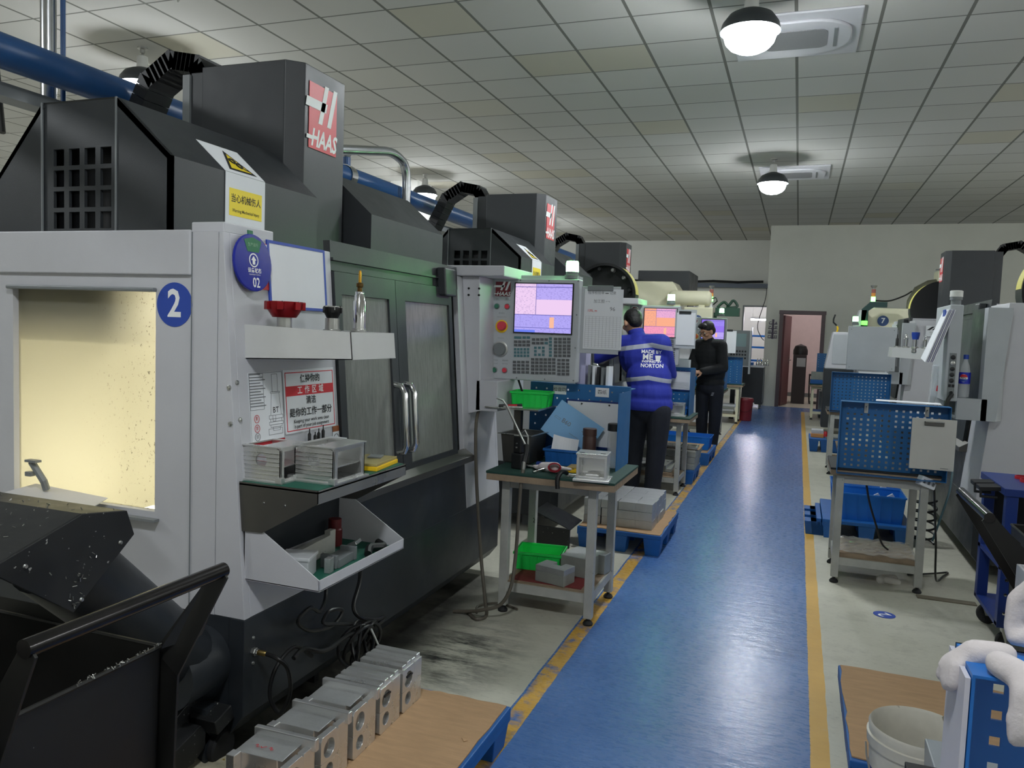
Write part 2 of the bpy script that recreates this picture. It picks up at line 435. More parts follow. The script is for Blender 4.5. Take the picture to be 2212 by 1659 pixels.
# cable trunking along the rear wall
tr = MB().box(-9, 20.28, 2.70, -.72, 20.498, 2.80)
o = tr.build('cable_trunking', mat('grey_trunking', rgb(88, 96, 110), .5)); tag(o, 'long grey cable trunking running along the rear left wall', 'trunking')
o = MB().tube([(-9+i*.3, 20.27, 2.84+.012*math.sin(i*1.7)) for i in range(28)], .03, 8).build('bundled_cables', CABLE, smooth=True); tag(o, 'dark bundle of cables lying on the trunking of the rear wall', 'cables')

# ------------------------------------------------------------------ camera
def cam():
    a, b, c = -.3478, -.0685, .0371
    fwd = V((math.sin(a)*math.cos(b), math.cos(a)*math.cos(b), math.sin(b)))
    r0 = V((math.cos(a), -math.sin(a), 0)); u0 = r0.cross(fwd)
    right = r0*math.cos(c)+u0*math.sin(c); up = u0*math.cos(c)-r0*math.sin(c)
    cd = bpy.data.cameras.new('camera'); o = bpy.data.objects.new('camera', cd); C.objects.link(o)
    M = Matrix((right, up, -fwd)).transposed().to_4x4(); M.translation = V((0, 0, 1.44)); o.matrix_world = M
    cd.sensor_width = 36; cd.sensor_fit = 'HORIZONTAL'; cd.lens = 1695/2212*36; cd.clip_start = .05; cd.clip_end = 80
    bpy.context.scene.camera = o
cam()
sc = bpy.context.scene
sc.view_settings.view_transform = 'Standard'; sc.view_settings.look = 'None'; sc.view_settings.gamma = 1; sc.view_settings.exposure = 0
w = bpy.data.worlds.new('world'); sc.world = w; w.use_nodes = True
w.node_tree.nodes['Background'].inputs[0].default_value = (.6, .7, .8, 1); w.node_tree.nodes['Background'].inputs[1].default_value = .02

# ------------------------------------------------------------------ ceiling lamps: socket, dark dome shade, glowing lens
LAMPW = 150
SHADE = mat('dark_dome_shade', rgb(70, 74, 78), .4, .3)
SOCK = mat('white_porcelain_socket', rgb(214, 214, 210), .4)
LENS = emat('lamp_lens_light', (.92, .97, 1.0), LAMPW)
def lamp(label):
    r = thing('dome_lamp', label, 'ceiling lamp', (0, 0, 0), 0, 'dome lamps under the ceiling')
    MB().lathe([(.045, 0), (.045, -.012), (.022, -.02), (.022, -.05), (.012, -.06), (.012, -.075)], (0, 0, 0)).build('ceiling_hook', STEEL, r, smooth=True)
    MB().lathe([(.03, -.07), (.045, -.08), (.05, -.16), (.058, -.2)], (0, 0, 0)).build('lamp_socket', SOCK, r, smooth=True)
    MB().lathe([(.05, -.18), (.1, -.2), (.15, -.225), (.19, -.28), (.205, -.335), (.200, -.335), (.184, -.28), (.14, -.235), (.05, -.2)], (0, 0, 0), n=32, caps=False).build('lamp_shade', SHADE, r, smooth=True)
    MB().lathe([(.172, -.30), (.176, -.325), (.176, -.36), (.162, -.405), (.13, -.44), (.08, -.465), (.001, -.475)], (0, 0, 0), n=32).build('lamp_lens', LENS, r, smooth=True)
    return r
L0 = lamp('bright dome lamp over the blue aisle, nearest and biggest in view')
L0.location = (-.44, 5.77, CEIL)
for p, lb in (((-.46, 11.35), 'smaller bright dome lamp farther along the aisle'),
              ((-5.78, 11.5), 'bright dome lamp beside the white pillar, behind the second machine'),
              ((-5.78, 5.72), 'dome lamp with visible dark shade above the machine numbered 2'),
              ((-.45, .1), 'dome lamp hanging over the viewpoint, out of view'), ((-5.78, .1), 'dome lamp out of view at the left'),
              ((4.9, 5.77), 'dome lamp out of view at the right'), ((4.9, .1), 'dome lamp out of view behind at the right'), ((4.9, 11.35), 'dome lamp out of view at the far right'), ((-5.78, 17.1), 'added dome lamp for the dark rear wall, hidden behind the second machine column'), ((-11.1, 5.72), 'added dome lamp for the rear wall, at the far left, out of view'), ((-11.1, 11.5), 'added dome lamp for the rear wall, at the far left, behind the first machine')):  # last three lamps are added out of sight to brighten the rear wall
    dup(L0, (p[0], p[1], CEIL), 0, lb)
# the lit rooms behind the rear wall
def tube_light(loc, L, s, label, col=(1, .93, .95)):
    r = thing('tube_lamp', label, 'ceiling lamp', loc)
    MB().box(-L/2, -.05, 0, L/2, .05, .04).build('lamp_housing', SOCK, r)
    MB().cyl((-L/2+.02, 0, -.02), (L/2-.02, 0, -.02), .018).build('lamp_tube', emat('tube_light_'+label[:5], col, s), r)
    return r
def rods(r, L, h):
    for x in (-L/2+.06, L/2-.06): MB().cyl((x, 0, .04), (x, 0, h), .004, 8).build('hanger_rod', STEEL, r)
tube_light((.8, 19.6, CEIL-.05), 1.2, 150, 'white tube lamp in the office behind the brown door')
rods(tube_light((-1.0, 21.9, 1.98), .5, 260, 'white tube lamp hanging in the bright side room', (.93, .9, 1)), .5, CEIL-1.98)
tube_light((-1.6, 23.5, CEIL-.05), 2.4, 150, 'hidden tube lamp on the side room ceiling', (.93, .9, 1))

# ------------------------------------------------------------------ ceiling cassettes
def cassette(x, y, label):
    r = thing('ceiling_air_conditioner', label, 'air conditioner', (x, y, CEIL), 0, 'cassette air conditioners in the ceiling')
    MB().box(-.48, -.48, -.02, .48, .48, 0).build('panel', WHITE, r, bevel=.012)
    def rr(a, b, rad, k=6):
        return [(cx+rad*math.cos(t), cy+rad*math.sin(t)) for cx, cy, t0 in ((a-rad, b-rad, 0), (-a+rad, b-rad, 90), (-a+rad, -b+rad, 180), (a-rad, -b+rad, 270)) for t in [math.radians(t0+90*i/k) for i in range(k+1)]]
    MB().prism(rr(.42, .36, .3), 'z', -.045, -.018).build('raised_cover', WHITE, r, bevel=.01)
    m = MB()
    for sx in (-1, 1): m.box(sx*.3-.012, -.2, -.05, sx*.3+.012, .2, -.04)
    m.build('louvre', GREYD, r)
    MB().prism(rr(.24, .2, .07), 'z', -.05, -.04).build('perforated_grille', mat('perforated_grille', rgb(150, 150, 152), .6, speck=(260, .5, rgb(78, 80, 84))), r)
cassette(-.17, 6.82, 'white ceiling air conditioner beside the nearest bright lamp')
cassette(-.2, 12.3, 'white ceiling air conditioner beside the farther aisle lamp')
cassette(-5.5, 3.6, 'white ceiling air conditioner at the left edge, above the big machine')
m = MB()
for (x, y) in ((-4.55, 4.83), (-4.0, 4.7), (-2.55, 4.75)):
    o = MB().tube([(x, y, CEIL), (x, y, CEIL-.05), (x+.012, y, CEIL-.075), (x+.025, y, CEIL-.06)], .004, 6).build('ceiling_hook', STEEL)
    tag(o, {-4.55: 'left of two small wire hooks in the ceiling above the first machine', -4.0: 'right of two small wire hooks in the ceiling above the first machine', -2.55: 'single small wire hook in the ceiling right of the first machine'}[x], 'hook')

# ------------------------------------------------------------------ pipes on the left
o = MB().tube([(-3.3, -1, 2.56), (-3.3, 16, 2.56)], .075, 20).build('main_pipe', PIPEB, smooth=True)
tag(o, 'long dark blue pipe running level behind the left machines', 'pipe')
o = MB().box(-3.52, .5, 2.40, -3.40, 16, 2.46).build('cable_tray', GREYD); tag(o, 'grey cable tray running beside the dark blue pipe', 'cable tray')
p = thing('pipe_post', 'blue post holding up the blue pipe between the first two machines', 'post', (-3.3, 5.24, 0))
MB().cyl((0, 0, 0), (0, 0, 2.48), .035).cyl((0, 0, 2.635), (0, 0, 2.7), .03).build('post', PIPEB, p, smooth=True)
MB().lathe([(.08, -.04), (.083, -.04), (.083, .04), (.08, .04)], (0, 0, 2.56), (0, 1, 0), caps=False).build('pipe_clamp', STEEL, p)
MB().lathe([(.028, 0), (.04, .02), (.04, .05), (.02, .06)], (0, 0, 2.7)).build('post_cap', STEEL, p, smooth=True)
def conduit(pts, r, label, name='metal_conduit', m=GALV):
    q = [V(a) for a in pts]; out = [q[0]]
    for i in range(1, len(q)-1):
        a, b, c = q[i-1], q[i], q[i+1]; R = .12
        p0 = b+(a-b).normalized()*min(R, (a-b).length*.45); p1 = b+(c-b).normalized()*min(R, (c-b).length*.45)
        out += [((1-t)**2)*p0+2*t*(1-t)*b+t*t*p1 for t in [k/6 for k in range(7)]]
    out.append(q[-1])
    o = MB().tube(out, r, 12).build(name, m, smooth=True); tag(o, label, 'pipe'); return o
conduit([(-3.4, 2.9, 3.12), (-3.52, 2.9, 3.12), (-3.52, 2.9, 2.0)], .036, 'shiny vertical metal conduit going down into the first machine')
conduit([(-3.46, 2.93, 3.4), (-3.46, 2.93, 2.0)], .012, 'thin blue hose beside the shiny vertical conduit', 'air_hose', PIPEB)
conduit([(-2.62, 3.6, 2.37), (-2.62, 4.72, 2.60), (-2.62, 4.93, 2.55), (-2.62, 4.95, .0)], .03, 'galvanised conduit bending down between the first two machines')
conduit([(-2.66, 4.9, 2.4), (-2.66, 5.0, .0)], .01, 'thin blue hose strapped to the galvanised conduit', 'air_hose', PIPEB)
conduit([(-2.75, 5.1, 2.15), (-2.85, 5.1, 2.2), (-2.85, 5.1, .0)], .028, 'short white pipe bend behind the galvanised conduit', 'pipe_bend', SOCK)
o = MB().tube([(-4.6, 3.2, 3.85), (-4.45, 3.2, 3.6), (-4.3, 3.2, 3.0), (-4.1, 3.1, 2.4)], .015, 8).build('hanging_cable', CABLE, smooth=True); tag(o, 'thin dark cable hanging down at the upper left', 'cable')
# ================================================================== machining centres (local frame: +x out of the front, y along it)
TX = lambda z: -.0823*max(0, z-.478)
def fpt(y, z, o=0):            # a point of the leaning front, pushed out by o
    return (TX(z)+o, y, z)
def fslab(m, y0, y1, z0, z1, o0, o1):
    return m.hexa([fpt(y0, z0, o0), fpt(y0, z0, o1), fpt(y1, z0, o1), fpt(y1, z0, o0), fpt(y0, z1, o0), fpt(y0, z1, o1), fpt(y1, z1, o1), fpt(y1, z1, o0)])
LOGOR = mat('dark_red_logo_print', rgb(128, 40, 52), .5)
LOGOB = mat('bright_red_logo_print', rgb(208, 62, 66), .45)
def logo(parent, origin, u, v, w, h, red, back=True, word=True):
    """the maker's plate: a red field, a broad slanted H with a cross bar running out to the left, the name below"""
    o, u, v = V(origin), V(u), V(v); nrm = u.cross(v).normalized()
    P = lambda a, b, k=0: o+u*(a*w)+v*(b*h)+nrm*k
    if back: MB().poly([P(.06, 0), P(1, 0), P(1, .97), P(.06, .97)], nrm*.0015).build('logo_plate', red, parent)
    b0 = .40 if word else .1
    m = MB()
    for a in (.36, .66):
        m.poly([P(a, b0, .002), P(a+.13, b0, .002), P(a+.34, 1.0, .002), P(a+.21, 1.0, .002)], nrm*.001)
    m.poly([P(-.06, b0+.2, .002), P(.62, b0+.2, .002), P(.66, b0+.34, .002), P(-.02, b0+.34, .002)], nrm*.001)
    m.build('logo_mark', WHITEM, parent)
    if word:
        M = Matrix((u, v, nrm)).transposed()
        t = text('HAAS', .36*h, WHITEM, parent, P(.56, .16, .002), M, 'logo_lettering', bold=.03, sx=.95*w/h, shear=.25)
        MB().poly([P(-.02, .13, .002), P(.2, .13, .002), P(.21, .19, .002), P(-.01, .19, .002)], nrm*.001).build('logo_dash', WHITEM, parent)
SCREENS = {}
def screen_mat(kind):
    if kind in SCREENS: return SCREENS[kind]
    m = bpy.data.materials.new('screen_'+kind); t, n, l, mth, noise, ramp, mix, tc, mapped, (x, y, z) = nodes_helper(m)
    n.remove(n['Principled BSDF'])
    # object coords of the screen mesh: x 0..1 across, z 0..1 up
    top, mid, low = {'pink': (rgb(186, 172, 246), rgb(240, 208, 244), rgb(178, 168, 246)), 'orange': (rgb(236, 176, 216), rgb(252, 176, 142), rgb(248, 160, 190)), 'violet': (rgb(160, 140, 246), rgb(150, 120, 240), rgb(190, 170, 250))}[kind]
    G = lambda a: mth('GREATER_THAN', a[0], a[1])
    left = mth('LESS_THAN', x, .37)
    up = mth('GREATER_THAN', z, .68); lw = mth('LESS_THAN', z, .37)
    col = mix(up, mid, top); col = mix(left, col, mix(up, mid, mid)); col = mix(lw, col, low)
    band = lambda s, a, b: mth('MULTIPLY', mth('GREATER_THAN', s, a), mth('LESS_THAN', s, b))
    bars = mth('MAXIMUM', mth('MAXIMUM', band(z, .355, .372), band(z, .925, .945)), mth('MAXIMUM', band(z, .09, .105), mth('MULTIPLY', band(x, .365, .378), mth('GREATER_THAN', z, .36))))
    tx = mth('MULTIPLY', mth('LESS_THAN', mth('FRACT', mth('MULTIPLY', z, 34)), .38), mth('GREATER_THAN', noise(mapped((26, 1, 34)), 1, 2), .54))
    tx = mth('MULTIPLY', tx, mth('MAXIMUM', left, mth('MAXIMUM', up, lw)))
    col = mix(mth('MULTIPLY', tx, .45), col, rgb(96, 84, 160)); col = mix(mth('MULTIPLY', bars, .7), col, rgb(92, 90, 170))
    col = mix(mth('MULTIPLY', band(z, .1, .32), band(x, .62, .7)), col, rgb(250, 190, 160))
    col = mix(mth('MULTIPLY', mth('LESS_THAN', z, .05), left), col, rgb(110, 130, 240))
    e = n.new('ShaderNodeEmission'); l.new(col, e.inputs[0]); e.inputs[1].default_value = 1.0
    l.new(e.outputs[0], n['Material Output'].inputs['Surface']); SCREENS[kind] = m; return m
def screen(parent, x0, x1, z0, z1, y, kind):
    o = MB().box(0, -.006, 0, 1, .006, 1).build('screen', screen_mat(kind), parent, loc=(x0, y, z0)); o.scale = (x1-x0, 1, z1-z0)
    MB().grid((x0-.006, y+.002, z0-.006), (1, 0, 0), (0, 0, 1), [0, .006, x1-x0+.006, x1-x0+.012], [0, .006, z1-z0+.006, z1-z0+.012], .01, lambda i, j: i == 1 and j == 1).build('screen_bezel', BLACK, parent)
KEYM = mat('grey_keys', rgb(92, 94, 96), .5); KEYC = mat('teal_keys', rgb(78, 120, 128), .5); KEYO = mat('orange_key', rgb(168, 112, 96), .5); KEYW = mat('pale_keys', rgb(206, 204, 196), .5)
GREENB = mat('green_button', rgb(52, 116, 92), .4); REDB = mat('red_button', rgb(214, 62, 78), .4)
def pendant(root, x0, y, z0, W, H, full, kind):
    """control panel: front face looks to -y, lower left corner at (x0, y, z0); pieces of it are sub-parts"""
    p = MB().box(x0, y, z0, x0+W, y+.075, z0+H).build('control_panel', GREYP, root, bevel=.006)
    yf = y-.0006
    def at(px, py):
        v = (py-95-40*(px-300)/1000)/1135; u = (px-(300-38*v))/(1012-9*v); return x0+W*u, z0+H*(1-v)
    def knob(px, py, r, d, m, nm, tap=.85):
        a, b = at(px, py); MB().lathe([(r, 0), (r, d*.7), (r*tap, d), (.001, d)], (a, y, b), (0, -1, 0), 20).build(nm, m, p, smooth=True)
    if full:
        a, b = at(350, 298); logo(p, (a, y-.001, b), (1, 0, 0), (0, 0, 1), .094, .082, LOGOR)
        for px, py, m, s in ((380, 412, GREENB, .6), (500, 418, REDB, .6), (353, 1133, GREENB, .6), (472, 1135, REDB, .6)):
            knob(px, py, .0165, .006, GREYD, 'button_ring'); knob(px, py, .0135, .014, m, 'push_button')
        for (px, py, s) in ((380, 332, '通电'), (500, 336, '断电'), (435, 492, '紧急停止'), (425, 772, 'HANDLE JOG'), (358, 1022, '循环启动'), (476, 1026, '进给保持'), (435, 535, 'EMERGENCY STOP'), (378, 346, 'POWER ON'), (502, 348, 'POWER OFF'), (352, 1060, 'CYCLE START'), (474, 1062, 'FEED HOLD')):
            a, b = at(px, py); text(s, .009 if s[0] > 'z' else .0065, GREYT, p, (a, yf, b), (PI/2, 0, 0))
    else:
        a, b = at(400, 200); r = .042
        MB().lathe([(r, 0), (r, .003), (.001, .003)], (a, y, b), (0, -1, 0), 28).build('logo_plate', WHITEM, p)
        MB().lathe([(r*.78, .003), (r*.78, .004), (.001, .004)], (a, y, b), (0, -1, 0), 28).build('logo_plate', LOGOR, p)
        logo(p, (a-.03, y-.0045, b-.026), (1, 0, 0), (0, 0, 1), .055, .052, LOGOR, False, False)
        for px, py, m in ((380, 412, WHITEM), (500, 418, WHITEM), (353, 1133, BLACK), (472, 1135, REDB)): knob(px, py, .011, .01, m, 'push_button')
    knob(435, 640, .036, .006, YEL, 'emergency_ring'); knob(445, 635, .026, .03, REDB if full else mat('orange_button', rgb(226, 98, 58), .4), 'emergency_button')
    knob(420, 897, .045, .008, STEEL, 'jog_bezel'); knob(420, 897, .036, .022, GREYD if full else WHITEM, 'jog_wheel', .9)
    a, b = at(585, 700); c, d = at(1243, 190); screen(p, a, c, b, d, y-.003, kind)
    for px, py in ((322, 112), (650, 128), (975, 142), (1298, 155), (308, 482), (296, 847), (1280, 520), (1265, 880), (282, 1210), (608, 1218), (928, 1228), (1245, 1238), (790, 720), (1010, 728)):
        if full: knob(px, py, .0042, .002, GREYD, 'screw')
    keys = []
    def row(ys, xs, m=KEYM, w=.0185, h=.0135): keys.extend((cx, cy, m, w, h) for cy in ys for cx in xs)
    row([782, 818, 857, 893, 930, 967], [1050, 1098, 1147, 1195]); row([1008, 1045, 1083, 1120, 1160], [793, 840, 888, 935, 983, 1030]); row([1015, 1055, 1092, 1130, 1168], [1087, 1135, 1183])
    row([1040, 1078, 1116, 1154], [585, 634, 683, 733]); row([812, 850], [598, 646, 693, 742]); row([788, 828], [803, 850, 897, 945]); keys.append((622, 766, KEYO, .042, .0135)); row([766], [695, 742], KEYC)
    row([778, 815, 852, 890, 928, 965], [992], KEYM, .016); row([897, 933, 970], [592, 740], KEYC, .013); row([897, 933, 970], [628, 664, 703], KEYW, .013)
    row([880, 918, 957], [823, 912], KEYC, .0145); row([880, 957], [868], KEYW, .0145)
    meshes = {}; rest = MB()
    for i, (cx, cy, m, w, h) in enumerate(keys):
        a, b = at(cx, cy)
        if full and i < 100:
            k = (m.name, w, h)
            if k not in meshes:
                o = MB().box(-w/2, -.004, -h/2, w/2, 0, h/2).build('key', m, p, loc=(a, y, b)); meshes[k] = o
            else:
                o = meshes[k].copy(); C.objects.link(o); o.location = (a, y, b)
        else: rest.box(a-w/2, y-.003, b-h/2, a+w/2, y, b+h/2)
    o = rest.build('small_keys', KEYM if not full else KEYC, p); o['kind'] = 'stuff'
    return p
BEACG = emat('green_beacon_light', (.02, 1, .12), 1)
def beacon(root, x, y, z, s, r=.03, bracket=True):
    m = BEACG.copy(); m.node_tree.nodes['Emission'].inputs[1].default_value = s; m.node_tree.nodes['Emission'].inputs[0].default_value = (.25, 1, .3, 1)
    b = MB().lathe([(r*1.2, -.05), (r*1.2, -.03), (r, -.028), (r, -.012)], (x, y, z)).build('beacon', GREYD, root, smooth=True)
    MB().lathe([(r, -.012), (r, .035), (r*.9, .045), (.001, .047)], (x, y, z)).build('beacon_lens', m, b, smooth=True)
    return b

PANEGL = bpy.data.materials.new('misted_pane')
def misted():
    m = PANEGL; t, n, l, mth, noise, ramp, mix, tc, mapped, (x, y, z) = nodes_helper(m)
    b = n['Principled BSDF']; b.inputs['Base Color'].default_value = rgb(150, 152, 146); b.inputs['Roughness'].default_value = .18
    tr = n.new('ShaderNodeBsdfTransparent'); tr.inputs[0].default_value = (.8, .84, .82, 1)
    mx = n.new('ShaderNodeMixShader'); l.new(ramp(noise(mapped((16, 40, 5)), 2, 6, .75), .35, BW(.55), .75, BW(.85)), mx.inputs[0])
    l.new(tr.outputs[0], mx.inputs[1]); l.new(b.outputs[0], mx.inputs[2]); l.new(mx.outputs[0], n['Material Output'].inputs['Surface'])
misted()
CREAML = mat('lit_inner_lining', rgb(232, 230, 214), .7)
def splash_pane():
    m = bpy.data.materials.new('chip_splashed_pane'); t, n, l, mth, noise, ramp, mix, tc, mapped, (x, y, z) = nodes_helper(m)
    b = n['Principled BSDF']; b.inputs['Roughness'].default_value = .35
    sp = ramp(noise(mapped((90, 90, 60)), 1.2, 3, .75), .60, BW(0), .66, BW(1))
    dens = ramp(mth('ADD', mth('MULTIPLY', mth('ADD', x, 1.02), .9), mth('MULTIPLY', noise(tc, 7, 4), .5)), .38, BW(.05), .85, BW(1))
    spk = mth('MULTIPLY', sp, dens)
    l.new(mix(spk, rgb(226, 224, 208), rgb(96, 90, 76)), b.inputs['Base Color'])
    tl = n.new('ShaderNodeBsdfTranslucent'); l.new(mix(spk, rgb(246, 240, 214), rgb(70, 66, 56)), tl.inputs[0])
    tr = n.new('ShaderNodeBsdfTransparent'); tr.inputs[0].default_value = (.95, .93, .85, 1)
    m1 = n.new('ShaderNodeMixShader'); m1.inputs[0].default_value = .3; l.new(tl.outputs[0], m1.inputs[1]); l.new(b.outputs[0], m1.inputs[2])
    m2 = n.new('ShaderNodeMixShader'); l.new(mth('ADD', .45, mth('MULTIPLY', spk, .5)), m2.inputs[0]); l.new(tr.outputs[0], m2.inputs[1]); l.new(m1.outputs[0], m2.inputs[2])
    l.new(m2.outputs[0], n['Material Output'].inputs['Surface']); return m

def machine(label, loc, rz, var, pend):
    """var A: first machine in full; B: same kind; C: open tool carousel instead of the hood"""
    A = var == 'A'; W = 2.29; D = 1.95
    r = thing('milling_machine', label, 'machine', loc, rz)
    # --- base
    m = MB()
    m.prism([(0, .10), (0, .10), (.0, .478), (-.05, .478), (-.05, .10)], 'y', 0, W)
    m = MB()
    prof = [(-.06, .09), (-.05, .09), (0, .155), (0, .478), (-.06, .478)]
    m.prism(prof, 'y', .0, W)
    base = m.build('base', BASE, r, bevel=.003)
    MB().box(-.115, .0, .15, -.06, .012, .478).prism([(-.115, .15), (-.06, .15), (-.06, .09), (-.095, .09)], 'y', 0, .012).build('corner_post', BASE, base)
    if A:
        MB().box(-D, .0, .39, -.115, .012, .478).build('side_skirt', BASE, base)
        MB().box(-D, .55, .02, -.1, .58, .45).build('inner_wall', BLACK, base)
    else: MB().box(-D, .0, .1, -.115, .012, .478).build('side_skirt', BASE, base)
    MB().box(-D, W-.012, .1, -.06, W, .478).box(-D, .02, .1, -D+.02, W-.02, .478).build('back_skirt', BASE, base)
    MB().box(-.3, .1, 0, -.2, .2, .1).build('levelling_foot', GREYD, r)
    for (a, b) in ((-.25, W-.15), (-D+.15, .15), (-D+.15, W-.15)): MB().cyl((a, b, 0), (a, b, .1), .06).build('levelling_foot', GREYD, r)
    m = MB(); fslab(m, .6, 1.82, .478, .735, -.03, -.002); m.build('front_apron', BASE, r)
    m = MB(); m.prism([(-.03, .735), (.025, .735), (.025, .765), (-.03, .80)], 'y', .6, 1.82); m.build('door_sill', DSTEEL, r, bevel=.002)
    # --- enclosure
    top = 1.716
    if A:
        wx0, wx1, wz0, wz1 = -1.02, -.37, .79, 1.523
        m = MB().grid((-D, 0, .478), (1, 0, 0), (0, 0, 1), [0, wx0+D, wx1+D, -.12+D], [0, wz0-.478, wz1-.478, top-.478], -.03, lambda i, j: i == 1 and j == 1)
        enc = m.build('side_panel', WHITE, r)
        m = MB().hexa([(-.118, 0, .478), (0, 0, .478), (0, .03, .478), (-.118, .03, .478), (-.118, 0, top), (TX(top), 0, top), (TX(top), .03, top), (-.118, .03, top)])
        m.build('corner_panel', WHITE, r, bevel=.002)
        MB().box(-D, -.012, 1.578, -.222, 0, 1.722).build('header_panel', WHITE, enc, bevel=.004)
        MB().box(-.222, -.004, .478, -.2205, .001, top).build('panel_seam', GREYD, enc)
        MB().box(wx0-.012, -.02, wz1-.002, wx1+.006, 0, wz1+.012).build('window_hood', GREYD, enc, bevel=.004)
        MB().box(wx0, .022, wz0, wx1, .028, wz1).build('side_window', splash_pane(), r)
        # lit inside
        m = MB().box(wx0-.3, .75, .6, wx1+.2, .77, 1.6).box(wx0-.3, .05, .6, wx0-.28, .75, 1.6).box(wx1+.18, .05, .6, wx1+.2, .75, 1.6).box(wx0-.3, .05, .58, wx1+.2, .75, .6)
        m.build('inner_lining', CREAML, r)
        MB().box(wx0-.3, .05, 1.6, wx1+.2, .75, 1.62).build('inner_roof', BLACK, r)
        MB().box(wx0-.25, .06, 1.34, wx1-.14, .5, 1.6).build('window_dark_panel', BLACK, r, bevel=.03)  # dark panel added to block light and darken the top of the window
        MB().box(wx1+.09, .14, 1.42, wx1+.17, .3, 1.58).build('inner_light', emat('machine_work_light', (1, .98, .92), 12), r)
        MB().box(wx0+.1, .35, .61, wx1-.1, .55, .64).build('inner_light', emat('machine_fill_light_low', (1, .98, .92), 14), r)  # added fill light, hidden below the sill, to brighten the window from inside
        # chute flap and hook in front of the pane
        fl = MB().poly([(-.90, -.01, .83), (-.565, -.01, .815), (-.53, -.12, .80), (-.92, -.12, .815)], (0, 0, .003)).poly([(-.92, -.12, .815), (-.53, -.12, .80), (-.565, -.11, .74), (-.91, -.11, .75)], (0, .003, 0)).build('chute_flap', WHITE, r)
        MB().tube([(-.80, -.05, .83), (-.80, -.06, .86), (-.845, -.07, .925)], .012, 8).box(-.86, -.085, .925, -.81, -.06, .933).box(-.865, -.08, .875, -.84, -.06, .89).build('flap_latch', GREYD, fl)
        lip = MB().box(wx0, -.025, wz0-.03, wx1+.02, 0, wz0-.022).build('window_lip', GREYD, enc)
    else:
        MB().box(-D, 0, .478, -.118, .03, top).hexa([(-.118, 0, .478), (0, 0, .478), (0, .03, .478), (-.118, .03, .478), (-.118, 0, top), (TX(top), 0, top), (TX(top), .03, top), (-.118, .03, top)]).build('side_panel', WHITE, r, bevel=.003)
    MB().hexa([(-D, W-.03, .478), (0, W-.03, .478), (0, W, .478), (-D, W, .478), (-D, W-.03, top), (TX(top), W-.03, top), (TX(top), W, top), (-D, W, top)]).build('end_panel', WHITE, r, bevel=.003)
    if not A:
        m = MB().box(-.36, W-.002, .478, -.356, W+.002, top).build('panel_seam', GREYD, r)
    MB().box(-D, .03, .478, -D+.03, W-.03, top).build('back_panel', WHITE, r)
    MB().box(-D, .03, top-.02, -.13, W-.03, top).build('roof_panel', WHITE, r)
    m = MB(); fslab(m, .03, .602, .478, top, -.03, 0); m.build('front_panel', WHITE, r, bevel=.003)
    m = MB(); fslab(m, 1.80, W-.03, .478, top, -.03, 0); m.build('front_panel', WHITE, r, bevel=.003)
    m = MB(); fslab(m, .602, 1.80, 1.645, top+.045, -.03, .0); hd = m.build('door_header', DARK, r)
    m = MB(); fslab(m, .602, 1.70, 1.685, 1.695, 0, .012); m.build('door_rail', DARK, hd)
    m = MB(); fslab(m, 1.55, 1.68, 1.60, 1.74, .0, .05); m.build('header_end_cap', DARK, hd, bevel=.008)
    MB().box(-.245, .02, top, -.115, .27, top+.034).build('corner_cap', WHITE, r, bevel=.004)
    if A or var == 'B':
        for (y0, y1, wy0, wy1, nm) in ((.604, 1.09, .65, 1.03, 'l'), (1.094, 1.69, 1.18, 1.655, 'r')):
            us = [0, wy0-y0, wy1-y0, y1-y0]; vs = [.765, .815, 1.555, 1.642]
            if var == 'B' and nm == 'r': continue
            m = MB()
            for (a, b, c, d) in ((us[0], us[3], vs[0], vs[1]), (us[0], us[3], vs[2], vs[3]), (us[0], us[1], vs[1], vs[2]), (us[2], us[3], vs[1], vs[2])): fslab(m, y0+a, y0+b, c, d, -.012, .012)
            dr = m.build('door', DARK, r)
            m = MB(); fslab(m, wy0, wy1, .815, 1.555, -.006, .002); m.build('door_window', PANEGL, dr)
            hy = y1-.045 if nm == 'l' else y0+.04
            pts = [fpt(hy, .88, .01), fpt(hy, .885, .045), fpt(hy, .915, .06), fpt(hy, 1.145, .06), fpt(hy, 1.175, .045), fpt(hy, 1.18, .01)]
            MB().tube(pts, .0135, 12).build('door_handle', CHROME, dr, smooth=True)
        MB().box(-.9, .7, .5, -.88, 1.75, 1.6).build('inner_back', GREYD, r)
    else:
        m = MB(); fslab(m, .604, 1.69, .765, 1.642, -.012, .01); m.build('door', DARK, r)
    # --- column cover with the maker's plate
    cy0, cy1 = .92, 1.36; ct = 2.585
    pts = [(-1.01, cy0), (-.56, cy0), (-.496, cy0+.06), (-.496, cy1-.06), (-.56, cy1), (-1.01, cy1)]
    col = MB().prism(pts, 'z', 1.72, ct).build('column_cover', DARK, r, bevel=.004)
    MB().box(-1.10, cy0+.03, 1.72, -1.01, cy1-.03, ct-.01).build('column_back', DARK, col, bevel=.004)
    MB().box(-1.14, cy0+.02, 1.72, -1.10, cy0+.05, ct-.02).build('column_flange', GREYD, col)
    logo(col, (-.494, cy0+.075, ct-.36), (0, 1, 0), (0, 0, 1), .235, .30, LOGOB)
    tr = [(-1.08, cy0+.18, ct-.05), (-1.15, cy0+.18, ct+.06), (-1.3, cy0+.18, ct+.09), (-1.45, cy0+.18, ct+.0), (-1.6, cy0+.18, ct-.28), (-1.8, cy0+.18, ct-.5), (-2.05, cy0+.18, ct-.75)]
    o = MB()
    q = [V(a) for a in tr]; q2 = []
    for i in range(len(q)-1):
        for k in range(6): q2.append(q[i].lerp(q[i+1], k/6))
    for i, a in enumerate(q2[:-1]):
        d = (q2[i+1]-a).normalized(); ang = math.atan2(d.z, -d.x)
        o.obox(a, (.05, .16, .085), RY(ang))
